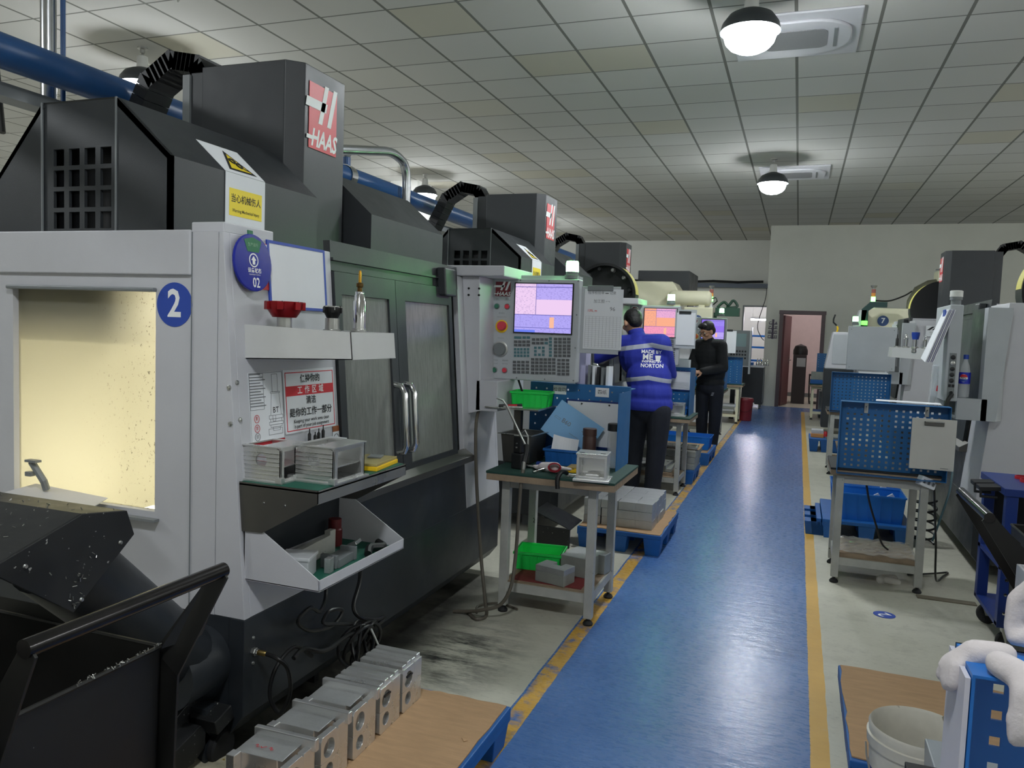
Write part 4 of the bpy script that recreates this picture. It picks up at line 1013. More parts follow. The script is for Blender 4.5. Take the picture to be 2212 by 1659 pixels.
MB().box(-.065, -.1, 0, .065, .1, .016).build('case_body', YEL, t, bevel=.003); MB().box(-.062, -.097, .016, .062, .097, .026).build('case_lid', mat('smoky_yellow_lid', rgb(176, 160, 104), .25), t, bevel=.002); MB().obox((.0, .04, .029), (.05, .06, .006), RZ(.2)).build('lid_insert', GREYD, t, bevel=.001)
t = thing('tool_block', 'white block with small black tools on the shelf against the panel', 'block', (-1.6, 2.44, .925), 0)
MB().box(-.04, -.1, 0, .03, .1, .09).build('block', PAPER, t, bevel=.002)
for i, (y, hh) in enumerate(((-.085, .05), (-.05, .035), (-.028, .045), (.0, .055))): MB().lathe([(.006, 0), (.006, hh*.6), (.002, hh*.75), (.002, hh)], (-.01, y, .09), n=12).build('small_tool', BLACK, t, smooth=True)

# ---------------------------------------------------------------- cables under the bin
f_ = thing('cable_fitting', 'brass and steel cable fitting low on the first machine', 'fitting', (-1.62, 2.075, .36))
MB().lathe([(.014, 0), (.014, .012), (.011, .014), (.011, .02), (.0085, .022), (.0085, .045)], (0, 0, 0), (1, 0, 0), 6).build('nut', STEEL, f_); MB().lathe([(.009, .018), (.009, .05), (.006, .054)], (0, 0, 0), (1, 0, 0), 16).build('brass_sleeve', mat('brass', rgb(150, 128, 78), .35, .9), f_, smooth=True)
for z in (-.04, .045): MB().lathe([(.006, 0), (.005, .004), (.001, .005)], (0, 0, z), (1, 0, 0), 12).build('screw', STEEL, f_, smooth=True)
def cable(pts, r, label, m=CABLE, nm='cable', cat='cable', grp=None, k=7):
    o = wb(MB().tube(curve(pts, k), r, 8), nm, m, None, smooth=True); tag(o, label, cat, grp); return o
cable([(-1.568, 2.075, .36), (-1.53, 2.08, .35), (-1.515, 2.12, .30), (-1.52, 2.14, .21), (-1.55, 2.13, .14), (-1.585, 2.12, .2), (-1.575, 2.14, .29), (-1.56, 2.22, .33), (-1.545, 2.30, .27)], .007, 'black cable looping from the brass fitting low on the machine')
pts = [(-1.585, 2.40, .62), (-1.57, 2.42, .47), (-1.54, 2.34, .42), (-1.53, 2.26, .46), (-1.55, 2.22, .42), (-1.55, 2.30, .36), (-1.54, 2.42, .34), (-1.53, 2.47, .38), (-1.54, 2.40, .40), (-1.54, 2.36, .37), (-1.53, 2.44, .34), (-1.54, 2.55, .30)]
cable(pts, .007, 'black cable hanging in wide loops under the parts bin')
pts = [(-1.58, 2.66, .62), (-1.565, 2.65, .45), (-1.55, 2.58, .36), (-1.53, 2.60, .31), (-1.53, 2.72, .26), (-1.54, 2.80, .24), (-1.53, 2.72, .235), (-1.54, 2.55, .26), (-1.53, 2.36, .27), (-1.55, 2.26, .31), (-1.55, 2.2, .30)]
cable(pts, .0085, 'thick black cable running down beside the parts bin into the coil')
pts = []
for i in range(64):
    a = i*2*PI/11; pts.append((-1.53+.03*math.sin(i*.7), 2.58+.016*math.sin(i*.31)+(.075+.018*math.sin(i*.5))*math.cos(a)+.0012*i, .195+(.085)*math.sin(a)))
cable(pts, .007, 'tight coil of black cable hanging just above the floor', k=3)
cable([(-1.50, 2.63, .26), (-1.49, 2.66, .20), (-1.48, 2.69, .14)], .004, 'loose white cable tie end across the black coil', SOCK, 'cable_tie', 'cable tie')

# ---------------------------------------------------------------- chip auger head, coolant tank, chip cart
BINM = mat('black_oily_steel', rgb(34, 35, 36), .42, var=.3, scale=5, rvar=.12, speck=(70, .70, rgb(150, 150, 146)))
BINB = mat('black_cart_paint', rgb(21, 20, 18), .5, var=.35, scale=4, rvar=.1, speck=(120, .78, rgb(120, 120, 116)))
a_ = thing('chip_auger', 'black angular chip chute on a slanting tube beside the first machine', 'chip conveyor', (-1.72, 1.6, .12))
pl_ = [(1.15, .892), (1.389, .965), (1.521, .946), (1.545, .879), (1.363, .731)]
wb(MB().prism(pl_, 'x', -1.585, -1.58), 'end_plate', BINM, a_, bevel=.002)
hd = [(1.15, .892), (1.389, .965), (1.521, .946), (1.545, .879), (1.52, .86), (1.50, .92), (1.39, .945), (1.17, .878)]
wb(MB().prism(hd, 'x', -2.05, -1.585), 'chute_hood', BINM, a_, bevel=.002)
for y, z in ((1.50, .868), (1.385, .757), (1.24, .878)): wb(MB().lathe([(.006, 0), (.004, .004), (.001, .004)], (-1.58, y, z), (1, 0, 0), 10), 'bolt', STEEL, a_)
wb(MB().tube([(-1.72, 1.42, .84), (-1.80, 2.02, .29), (-1.82, 2.4, .02+.12)], .105, 24), 'auger_tube', BASE, a_, smooth=True)
wb(MB().cyl((-1.78, 1.86, .33), (-1.78, 2.1, .33), .11, 24), 'auger_drum', BASE, a_, smooth=True)
wb(MB().box(-1.9, 1.95, .0, -1.7, 2.0, .2), 'support_foot', BASE, a_)
single(MB().tube([(-2.1, 1.24, .945), (-2.0, 1.25, .945)], .014, 10), 'pipe_plug', STEEL, 'shiny round plug behind the chip chute at the left edge', 'plug')
c_ = thing('coolant_tank', 'low black coolant tank on a caster under the first machine', 'tank', (-1.95, 2.3, 0))
wb(MB().prism([(1.80, .08), (2.5, .08), (2.5, .22), (1.95, .22), (1.80, .15)], 'x', -2.5, -1.76), 'tank_body', BINM, c_, bevel=.003)
wb(MB().prism([(1.60, .07), (1.93, .16), (1.98, .10), (1.90, .05), (1.62, .04)], 'x', -1.78, -1.70), 'side_plate', BINM, c_, bevel=.003)
wb(MB().obox((-1.70, 1.98, .165), (.10, .08, .05), RX(.3)), 'caster_bracket', BINM, c_, bevel=.003)
wb(MB().wheel((-1.69, 2.01, .055), (1, 0, 0), .055, .03), 'caster_wheel', RUBBER, c_, smooth=True)
rg = MB(); rr_ = random.Random(3)
for i in range(9):
    for j in range(7): rg.v.append((-1.80+i*.03+rr_.uniform(-.008, .008), 1.86+j*.03+rr_.uniform(-.008, .008), .012+abs(rr_.gauss(0, .016))*(1 if 0 < i < 8 and 0 < j < 6 else .2)))
for i in range(8):
    for j in range(6): rg.face((i*7+j, (i+1)*7+j, (i+1)*7+j+1, i*7+j+1))
o = wb(rg, 'crumpled_rag', mat('dirty_rag', rgb(190, 182, 158), .95, var=.35, scale=14, speck=(22, .66, rgb(150, 130, 60))), None, smooth=True); tag(o, 'crumpled dirty pale rag on the floor by the chip cart', 'rag')
sm = o.modifiers.new('s', 'SUBSURF'); sm.levels = 1; sm.render_levels = 2; so = o.modifiers.new('t', 'SOLIDIFY'); so.thickness = .003

b_ = thing('chip_cart', 'black steel chip cart with a tube handle in the left foreground', 'cart', (-1.7, 1.1, 0))
X0, X1, Y0, Y1, zt, z0 = -2.12, -1.30, .62, 1.345, .706, .13
m = MB(); w_ = .004
m.prism([(X0+.1, z0), (X1-.02, z0), (X1, zt), (X0, zt)], 'y', Y1-w_, Y1).prism([(X0+.1, z0), (X1-.02, z0), (X1, zt), (X0, zt)], 'y', Y0, Y0+w_)
m.hexa([(X1-.02-w_, Y0, z0), (X1-.02, Y0, z0), (X1-.02, Y1, z0), (X1-.02-w_, Y1, z0), (X1-w_, Y0, zt), (X1, Y0, zt), (X1, Y1, zt), (X1-w_, Y1, zt)])
m.hexa([(X0+.1, Y0, z0), (X0+.1+w_, Y0, z0), (X0+.1+w_, Y1, z0), (X0+.1, Y1, z0), (X0, Y0, zt), (X0+w_, Y0, zt), (X0+w_, Y1, zt), (X0, Y1, zt)])
m.box(X0+.1, Y0, z0, X1-.02, Y1, z0+w_)
wb(m, 'cart_body', BINB, b_)
rm = MB(); q = [(X0, Y0), (X1, Y0), (X1, Y1), (X0, Y1)]
for i in range(4):
    a, b = q[i], q[(i+1) % 4]; rm.tube([(a[0], a[1], zt), (b[0], b[1], zt)], .005, 6)
wb(rm, 'rim', BINB, b_)
for y, s_ in ((.935, -1), (1.405, 1)):
    yy = min(max(y, 0), Y1+.012)
    ar = MB().poly([(-1.195, y, .892), (-1.17, y, .862), (-1.262, Y1+.012 if s_ > 0 else y, .64), (-1.285, Y1+.012 if s_ > 0 else y, .14), (-1.335, Y1+.012 if s_ > 0 else y, .14), (-1.325, Y1+.008 if s_ > 0 else y, .69)], (0, .006, 0))
    wb(ar, 'handle_arm', BINB, b_, bevel=.001)
wb(MB().poly([(-1.30, Y1, .70), (-1.24, Y1+.05, .72), (-1.185, 1.408, .87), (-1.205, 1.405, .885)], (0, .012, 0)), 'handle_gusset', BINB, b_)
wb(MB().tube([(-1.19, .93, .876), (-1.19, 1.418, .876)], .017, 20), 'handle', mat('worn_black_tube', rgb(58, 56, 56), .22, .8, var=.2), b_, smooth=True)
for (x, y) in ((X0+.2, Y0+.1), (X0+.2, Y1-.1), (X1-.12, Y0+.1), (X1-.12, Y1-.1)):
    wh = wb(MB().wheel((x, y, .05), (0, 1, 0), .05, .03), 'caster_wheel', RUBBER, b_, smooth=True); wb(MB().box(x-.03, y-.025, .06, x+.03, y+.025, .132), 'caster_fork', GREYD, b_)
cp = MB(); rr_ = random.Random(5); nx, ny = 24, 22
for i in range(nx):
    for j in range(ny): cp.v.append((X0+.09+(X1-X0-.14)*i/(nx-1), Y0+.012+(Y1-Y0-.024)*j/(ny-1), .47+.12*math.exp(-((i-nx*.8)**2+(j-2)**2)/40)+rr_.uniform(-.02, .02)))
for i in range(nx-1):
    for j in range(ny-1): cp.face((i*ny+j, (i+1)*ny+j, (i+1)*ny+j+1, i*ny+j+1))
o = wb(cp, 'metal_chips', mat('dark_chip_heap', rgb(70, 68, 64), .5, .6, var=.5, scale=70, bump=.8, bscale=140), None); tag(o, 'heap of dark metal chips inside the black chip cart', 'metal chips', None, 'stuff')
fk = MB(); rr_ = random.Random(11)
for i in range(130):
    c = rr_.random()
    if c < .3: p_ = (rr_.uniform(-2.0, -1.6), rr_.uniform(1.2, 1.5), 0); zz = .965-(abs(p_[1]-1.389)*.31 if p_[1] < 1.389 else (p_[1]-1.389)*.15)+.003; p_ = (p_[0], p_[1], zz)
    elif c < .5: p_ = (-1.577, *(lambda t, u: (1.363+(t-.5)*.16*u, .745+u*.12))(rr_.random(), rr_.random()))
    elif c < .8: p_ = (X1+rr_.uniform(-.006, .006), rr_.uniform(1.12, Y1), zt+.005)
    else: p_ = (rr_.uniform(-1.31, -1.28), Y1+.014, rr_.uniform(.25, .66))
    R = Euler((rr_.random()*6, rr_.random()*6, rr_.random()*6)).to_matrix(); fk.obox(p_, (rr_.uniform(.003, .011), .002, .0012), R)
o = wb(fk, 'scattered_chips', CHIPS, None); tag(o, 'bright metal chips scattered over the chute and the cart rim', 'metal chips', None, 'stuff')
# ================================================================== pallets, tables, crates
def pallet(name_label, x0, x1, y0, y1, h=.14, card=None, cardlabel=None, m=PALLETB):
    p = thing('plastic_pallet', name_label, 'pallet', ((x0+x1)/2, (y0+y1)/2, 0)); w, d = (x1-x0)/2, (y1-y0)/2
    MB().box(-w, -d, h-.028, w, d, h).build('deck', m, p, bevel=.004)
    for i in range(3):
        for j in range(3):
            cx = (-w+.06, 0, w-.06)[i]; cy = (-d+.07, 0, d-.07)[j]
            MB().hexa([(cx-.045, cy-.055, 0), (cx+.045, cy-.055, 0), (cx+.045, cy+.055, 0), (cx-.045, cy+.055, 0), (cx-.058, cy-.068, h-.028), (cx+.058, cy-.068, h-.028), (cx+.058, cy+.068, h-.028), (cx-.058, cy+.068, h-.028)]).build('foot', m, p, bevel=.003)
    for i in range(2):
        cx = (-w+.004, w-.004)[i]; MB().box(cx-.003, -d, h-.05, cx+.003, d, h-.02).build('side_rib', m, p)
    if card:
        rr = random.Random(hash(cardlabel) % 99); pts = []; a, b, c, e = card; n = 14
        for k in range(n): pts.append((a+(b-a)*k/n, c+rr.uniform(-.006, .004)))
        for k in range(n): pts.append((b+rr.uniform(-.004, .006), c+(e-c)*k/n))
        for k in range(n): pts.append((b+(a-b)*k/n, e+rr.uniform(-.004, .006)))
        for k in range(n): pts.append((a+rr.uniform(-.006, .004), e+(c-e)*k/n))
        o = wb(MB().prism(pts, 'z', h+.0005, h+.005), 'cardboard_sheet', CARD); tag(o, cardlabel, 'cardboard')
    return p
pallet('blue pallet under cardboard in the foreground left of the aisle', -1.385, -.862, 1.30, 2.49, .14, (-1.38, -.875, 1.32, 2.478), 'big cardboard sheet on the foreground pallet with machined blocks')
o = wb(MB().poly([(-.93, 2.22, .146), (-.915, 2.20, .146), (-.905, 2.21, .146), (-.92, 2.232, .15)], (0, 0, .002)), 'torn_flap', CARD); tag(o, 'small torn flap curling up from the foreground cardboard', 'cardboard')

def valve_block(y, label, marks=False, last=False):
    t = thing('machined_block', label, 'machined part', (-1.262, y, .1455), random.Random(int(y*100)).uniform(-.03, .03), 'machined blocks in a row on the cardboard')
    w, d, h = .18, .135, .16; x0, x1 = -w/2, w/2; y0, y1 = -d/2, d/2
    m = MB(); m.box(x0, y0+.03, 0, x1-.045, y1, h*.93); m.box(x0, y0, 0, x1-.02, y0+.03, .02)
    m.build('block_body', ALU, t, bevel=.002)
    m = MB()
    for cz, r in ((h*.66, .027), (h*.25, .021)):
        za, zb_ = (h*.45, h*.93) if cz > .08 else (0, h*.45)
        plate_hole(m, (x1-.02, y0, za), (0, 1, 0), (0, 0, 1), d*.62, zb_-za, .02, (d*.30, cz-za), r)
    m.box(x1-.02, y0+d*.62, 0, x1, y1, h*.93)
    m.build('bored_face', ALU, t, bevel=.0008)
    if not last:
        MB().box(x0-.004, y1-.018, h*.86, x1+.014, y1, h+.012).build('top_flange', ALU, t, bevel=.003)
        MB().box(x0-.004, y0, h*.62, x0+.022, y0+.03, h*.95).build('corner_lug', ALU, t, bevel=.002)
        MB().prism([(y0+.03, h*.93), (y1-.018, h*.93), (y1-.018, h*.965), (y0+.05, h*.95)], 'x', x0+.004, x1-.03).build('top_step', ALUB, t, bevel=.001)
    else:
        for k in range(4): MB().box(x0+.01, y0+.006+k*.034, h*.9, x1-.006, y0+.03+k*.034, h*1.0+.003*(k % 2)).build('top_rib', ALU, t, bevel=.002)
        MB().box(x1-.004, y0+.03, h*.70, x1+.001, y0+.07, h*.74).build('dark_slot', BLACK, t)
    for k in range(3): MB().cyl((x0+.03+k*.035, y0+.031, .05+.02*k), (x0+.03+k*.035, y0+.0285, .05+.02*k), .004, 8).build('tapped_hole', BLACK, t)
    if marks: text('∿✓ ∿', .024, REDT, t, (-.02, -.005, h*.965+.0006), (0, 0, 0), 'red_marking', bold=.01)
    return t
for y, lb, mk, la in ((1.70, 'machined aluminium block at the near end of the row on the cardboard, scribbled red', True, False), (1.868, 'machined aluminium block, second from the near end of the row', False, False), (2.03, 'machined aluminium block, third from the near end of the row', False, False), (2.19, 'ridged machined block standing fourth in the row', False, True), (2.345, 'ridged machined block at the far end of the row by the coil of cable', False, True)):
    valve_block(y, lb, mk, la)
# second pallet with the stack of blanks
pallet('blue pallet carrying the stack of aluminium blanks', -1.33, -.765, 5.06, 5.84, .14, (-1.32, -.775, 5.07, 5.82), 'cardboard sheet under the stack of aluminium blanks')
rr_ = random.Random(4); blank0 = None
for k in range(3):
    for i in range(4):
        for j in range(5):
            loc = (-1.255+i*.118+rr_.uniform(-.004, .004), 5.22+j*.112+rr_.uniform(-.003, .003), .1455+k*.0575)
            rz = rr_.uniform(-.025, .025)
            if blank0 is None:
                blank0 = thing('aluminium_blank', 'sawn square aluminium blank in the stack on the blue pallet', 'metal blank', loc, rz, 'aluminium blanks stacked on the pallet')
                MB().box(-.0575, -.0545, 0, .0575, .0545, .0565).build('blank', [ALUB], blank0, bevel=.0015)
            else: dup(blank0, loc, rz)
# black folded tray under the first table, behind
o = wb(MB().poly([(-1.62, 5.0, .22), (-1.36, 5.0, .12), (-1.36, 5.3, .12), (-1.62, 5.3, .22)], (0, 0, .006)).box(-1.62, 4.98, .0, -1.36, 5.0, .13), 'drip_tray', BINM); tag(o, 'dark slanted steel drip tray on the floor before the second machine', 'tray')

def pegboard(parent, x0, x1, y0, y1, z0, z1, nx, nz, rim=.022, hole=.0095, face='back', m=BLUE):
    """perforated steel board with a folded rim; the sheet lies at y1 (back) or y0"""
    ys = y1-.004 if face == 'back' else y0
    us = [0]; W_ = x1-x0; H_ = z1-z0
    for i in range(nx):
        c = rim+.012+(W_-2*rim-.024)*i/(nx-1); us += [c-hole/2, c+hole/2]
    us.append(W_); vs = [0]
    for j in range(nz):
        c = rim+.012+(H_-2*rim-.024)*j/(nz-1); vs += [c-hole/2, c+hole/2]
    vs.append(H_)
    b = MB().grid((x0, ys+.004, z0), (1, 0, 0), (0, 0, 1), us, vs, .0035, lambda i, j: i % 2 == 1 and j % 2 == 1).build('pegboard', m, parent)
    MB().grid((x0, y1, z0), (1, 0, 0), (0, 0, 1), [0, .003, W_-.003, W_], [0, .003, H_-.003, H_], (y1-y0), lambda i, j: i == 1 and j == 1).build('pegboard_rim', m, b)
    return b
def work_table(label, loc, w, d, h, group=None, topm=GMAT, legm=LEG, leg=.042, shelf=.16, shelfm=WOOD, over=(.04, .04, .09, .05), feet=True):
    """origin on the floor in the middle of the four legs"""
    t = thing('work_table', label, 'table', loc, 0, group)
    for sx in (-1, 1):
        for sy in (-1, 1):
            x, y = sx*w/2, sy*d/2
            l_ = MB().box(x-leg/2, y-leg/2, .035, x+leg/2, y+leg/2, h-.045).build('leg', legm, t, bevel=.002)
            MB().cyl((x, y, .02), (x, y, .04), .009, 10).lathe([(.024, 0), (.026, .008), (.018, .02), (.008, .024)], (x, y, 0)).build('levelling_foot', RUBBER, l_, smooth=True)
    for sy in (-1, 1):
        MB().box(-w/2+leg/2, sy*d/2-.012, h-.09, w/2-leg/2, sy*d/2+.012, h-.045).build('apron_rail', legm, t)
        MB().box(-w/2+leg/2, sy*d/2-.012, shelf-.05, w/2-leg/2, sy*d/2+.012, shelf-.005).build('shelf_rail', legm, t)
    for sx in (-1, 1):
        MB().box(sx*w/2-.012, -d/2+leg/2, h-.09, sx*w/2+.012, d/2-leg/2, h-.045).build('apron_rail', legm, t)
        MB().box(sx*w/2-.012, -d/2+leg/2, shelf-.05, sx*w/2+.012, d/2-leg/2, shelf-.005).build('shelf_rail', legm, t)
    a, b, c, e = over
    MB().box(-w/2-leg/2-a, -d/2-leg/2-c, h-.045, w/2+leg/2+b, d/2+leg/2+e, h-.012).build('table_board', WOOD, t, bevel=.002)
    MB().box(-w/2-leg/2-a-.002, -d/2-leg/2-c-.002, h-.012, w/2+leg/2+b+.002, d/2+leg/2+e+.002, h).build('table_mat', topm, t, bevel=.002)
    MB().box(-w/2+.0, -d/2+.0, shelf-.005, w/2, d/2, shelf).build('lower_shelf', shelfm, t)
    return t
def crate(label, loc, rz, w, d, h, m=CRATE, cat='crate', group=None, name='plastic_crate'):
    t = thing(name, label, cat, loc, rz, group); th = .004; k = .93
    b = MB(); W2, D2 = w/2, d/2; w2, d2 = W2*k, D2*k
    o_ = [(-w2, -d2), (w2, -d2), (w2, d2), (-w2, d2)]; O_ = [(-W2, -D2), (W2, -D2), (W2, D2), (-W2, D2)]
    n = 0
    for i in range(4):
        a, c, A, Cc = o_[i], o_[(i+1) % 4], O_[i], O_[(i+1) % 4]
        inw = V((-(c[1]-a[1]), c[0]-a[0], 0)).normalized()*th
        b.poly([(a[0], a[1], 0), (c[0], c[1], 0), (Cc[0], Cc[1], h), (A[0], A[1], h)], inw)
    b.box(-w2, -d2, 0, w2, d2, th)
    b.build('crate_body', m, t)
    r = MB().grid((-W2-.006, -D2-.006, h-.012), (1, 0, 0), (0, 1, 0), [0, .012, w, w+.012], [0, .012, d, d+.012], .012, lambda i, j: i == 1 and j == 1)
    r.build('crate_rim', m, t, bevel=.001)
    rb = MB()
    for i in range(1, 6):
        for sy in (-1, 1):
            x = -W2+w*i/6; rb.hexa([(x*k-.002, sy*d2-.004, .004), (x*k+.002, sy*d2-.004, .004), (x*k+.002, sy*d2+.004, .004), (x*k-.002, sy*d2+.004, .004), (x-.002, sy*D2-.005, h-.012), (x+.002, sy*D2-.005, h-.012), (x+.002, sy*D2+.005, h-.012), (x-.002, sy*D2+.005, h-.012)])
    for i in range(1, 4):
        for sx in (-1, 1):
            y = -D2+d*i/4; rb.hexa([(sx*w2-.004, y*k-.002, .004), (sx*w2+.004, y*k-.002, .004), (sx*w2+.004, y*k+.002, .004), (sx*w2-.004, y*k+.002, .004), (sx*W2-.005, y-.002, h-.012), (sx*W2+.005, y-.002, h-.012), (sx*W2+.005, y+.002, h-.012), (sx*W2-.005, y+.002, h-.012)])
    for i, f in enumerate(rb.f): pass
    o = rb.build('crate_ribs', m, t); o['kind'] = 'stuff'
    return t

# ---------------------------------------------------------------- first table
T1 = work_table('grey work table with loaded green top in front of the first control panel', (-1.125, 3.93, 0), .45, .44, .735, 'work tables along the aisle', over=(.06, .10, .07, .03))
tp = .735
p1 = thing('pegboard_panel', 'blue pegboard standing at the back of the first table', 'pegboard', (-1.125, 4.2, tp), 0)
pegboard(p1, -.285, .28, 0, .045, .001, .42, 9, 8, face='front')
MB().box(.278, -.26, .0, .282, .04, .40).build('side_plate', BLUE, p1); MB().lathe([(.007, 0), (.006, .004), (.001, .005)], (.26, 0, .3), (0, -1, 0), 12).build('bolt', CHROME, p1)
MB().box(-.2, .045, .40, .28, .17, .405).build('top_ledge', BLUE, p1)
s = thing('framed_board', 'blank white board with a blue frame hung on the first pegboard', 'board', (-1.035, 4.196, .94))
MB().box(-.155, -.006, -.125, .155, -.002, .125).build('board', PAPER, s); MB().grid((-.16, -.002, -.13), (1, 0, 0), (0, 0, 1), [0, .009, .311, .32], [0, .008, .252, .26], .007, lambda i, j: i == 1 and j == 1).build('frame', DBLUE, s)
for x in (-.07, .085): MB().lathe([(.005, 0), (.004, .004), (.001, .004)], (x, -.008, .11), (0, -1, 0), 10).build('hook_pin', BLACK, s)
for x, s_, lb in ((-1.237, '检查刷', 'left of two white paper labels on the first pegboard'), (-.995, '图纸', 'right of two white paper labels on the first pegboard')):
    s = thing('paper_label', lb, 'label', (x, 4.199, 1.118)); MB().box(-.038, -.0015, -.025, .038, 0, .025).build('label_sheet', PAPER, s); text(s_, .026, GREYT, s, (0, -.002, 0), (PI/2, 0, 0), bold=.01)
for i, (x, hh, mt, lb) in enumerate(((-1.13, .20, mat('lilac_folder', rgb(176, 174, 206), .5), 'tall lilac folder at the left of the folders behind the first pegboard'), (-1.085, .12, GREYD, 'grey folder next to the tall lilac one'), (-1.06, .115, PAPER, 'white folder in the middle of the row behind the pegboard'), (-1.035, .112, BLACK, 'black folder right of the white one'), (-1.01, .108, GREYD, 'grey folder second from the right behind the pegboard'), (-.982, .118, PAPER, 'white folder at the right end of the row'))):
    w_ = .045 if i == 0 else .015
    single(MB().obox((x, 4.30, 1.141+hh/2), (w_, .11, hh), RX(-.04)), 'document_folder', mt, lb, 'folder', 'folders behind the first pegboard', bevel=.001)
s = thing('reflector_disc', 'silver disc on edge beside the lilac folder', 'disc', (-1.165, 4.28, 1.21)); MB().lathe([(.001, -.004), (.07, -.004), (.07, .004), (.001, .004)], (0, 0, 0), (1, .2, 0), 32).build('disc', STEEL, s, smooth=True)

# things on the first table
t = thing('steel_pan', 'deep stainless steel pan at the left end of the first table', 'pan', (-1.365, 3.99, tp), -.1)
MB().grid((-.1, -.125, .155), (1, 0, 0), (0, 1, 0), [0, .014, .186, .2], [0, .014, .236, .25], .004, lambda i, j: i == 1 and j == 1).build('pan_rim', STEEL, t, bevel=.001)
MB().hexa([(-.075, -.10, .0), (.075, -.10, 0), (.075, .10, 0), (-.075, .10, 0), (-.088, -.113, .155), (.088, -.113, .155), (.088, .113, .155), (-.088, .113, .155)]).build('pan_body', DSTEEL, t, bevel=.008)
MB().box(-.086, -.111, .150, .086, .111, .1555).build('pan_contents', mat('dark_pan_inside', rgb(66, 64, 60), .5), t)
t = thing('air_gun_stand', 'black holder with a wire bracket beside the steel pan', 'holder', (-1.31, 3.76, tp), -.2)
MB().box(-.03, -.03, 0, .03, .03, .08).box(-.025, -.02, .08, .02, .02, .17).build('stand', BLACK, t, bevel=.006)
MB().tube([(-.02, -.02, .17), (.06, -.02, .172), (.062, -.02, .10)], .005, 8).tube([(0, 0, .172), (.03, 0, .20), (.05, 0, .17)], .004, 8).build('bracket', STEEL, t, smooth=True)
for z in (.11, .13): MB().lathe([(.006, 0), (.004, .004), (.001, .004)], (-.005, -.021, z), (0, -1, 0), 10).build('screw', CHROME, t)
t = thing('air_gun', 'air gun with a long bent metal nozzle and hanging hose', 'air gun', (-1.26, 3.72, tp))
MB().tube([(-.16, -.02, .36), (-.125, -.02, .35), (-.105, -.02, .325), (-.03, -.01, .18), (0, 0, .12)], .006, 10).build('nozzle', STEEL, t, smooth=True)
MB().tube([(0, 0, .13), (.01, -.02, .10), (.008, -.05, .05)], .013, 10).build('gun_body', BLACK, t, smooth=True); MB().cyl((.008, -.05, .055), (.008, -.055, .015), .011, 12).build('hose_fitting', STEEL, t, smooth=True)
MB().tube(curve([(.008, -.055, .02), (.008, -.08, -.05), (.005, -.09, -.2), (.0, -.10, -.42), (-.005, -.14, -.56), (-.05, -.16, -.65), (-.14, -.18, -.685), (-.22, -.16, -.71), (-.3, -.16, -.722)]), .009, 10).build('hose', HOSE, t, smooth=True)
cable([(-1.62, 3.95, 1.0), (-1.60, 3.87, .9), (-1.575, 3.85, .6), (-1.50, 3.76, .25), (-1.43, 3.66, .06), (-1.39, 3.58, .01), (-1.42, 3.52, .0095), (-1.50, 3.60, .0095)], .009, 'dull hose hanging from the control arm down to the floor', HOSE, 'air_hose', 'hose')
cable([(-1.45, 3.60, .008), (-1.48, 3.7, .008), (-1.40, 3.78, .008), (-1.28, 3.74, .008)], .006, 'thin hose loop lying on the floor by the first table', HOSE, 'air_hose', 'hose')
crate('blue open tray with papers at the back of the first table', (-1.125, 4.06, tp), 0, .23, .2, .085, DBLUE if False else PALLETB, 'tray', None, 'parts_tray')
def sheet(name, label, cat, mt, o, u, v, w, h, bend=0, n=8, lines=None):
    o, u, v = V(o), V(u).normalized(), V(v).normalized(); nn = u.cross(v).normalized()
    m = MB()
    for L in (0, 1):
        for i in range(n+1):
            for j in range(2):
                s_ = i/n; m.v.append(tuple(o+u*w*s_+v*h*j+nn*(bend*math.sin(PI*s_)+.0012*L)))
    for i in range(n):
        a = 2*i; b = 2*(n+1)+2*i
        m.face((a, a+2, a+3, a+1)); m.face((b, b+1, b+3, b+2)); m.face((a, a+1, b+1, b)) if i == 0 else None
        m.face((a, b, b+2, a+2)); m.face((a+1, a+3, b+3, b+1))
        if i == n-1: m.face((a+2, b+2, b+3, a+3))
    r = thing(name, label, cat, tuple(o)); q = wb(m, 'sheet', mt, r)
    if lines:
        M = Matrix((u, v, nn)).transposed()
        for (s_, sz, fx, fz, c) in lines: wt(s_, sz, c, r, o+u*w*fx+v*h*fz+nn*(.0022+abs(bend)*math.sin(PI*fx)), M)
    return r
BSHEET = mat('light_blue_folder', rgb(126, 178, 222), .55)
def rotv(v, a): return V((v[0]*math.cos(a)-v[2]*math.sin(a), v[1], v[0]*math.sin(a)+v[2]*math.cos(a)))
sheet('drawing_folder', 'light blue folder with a pencil sketch leaning in the blue tray', 'folder', BSHEET, (-1.30, 4.07, .905), rotv((1, .12, 0), -.55), rotv((0, .25, 1), -.55), .28, .2, .0, 6, [('▱ B60', .035, .25, .55, GREYT), ('═══', .02, .6, .35, GREYT), ('---', .03, .72, .6, GREYT)])
sheet('curled_paper', 'curled white paper in front of the light blue folder', 'paper', PAPER, (-1.21, 3.99, .81), (1, .1, -.15), (.05, .3, 1), .14, .085, -.03, 10)
t = thing('brown_tube', 'tall brown plastic bottle at the back of the first table', 'bottle', (-1.01, 4.02, tp))
BRN = mat('dark_brown_plastic', rgb(72, 50, 46), .4)
MB().lathe([(.034, 0), (.036, .004), (.036, .155), (.034, .16), (.034, .165)], (0, 0, 0), n=28).build('bottle_body', BRN, t, smooth=True); MB().lathe([(.037, .165), (.037, .2), (.034, .203), (.001, .203)], (0, 0, 0), n=28).build('bottle_cap', BRN, t, smooth=True)
t = thing('water_bottle', 'clear plastic bottle with a black cap on the first table', 'bottle', (-.885, 4.06, tp))
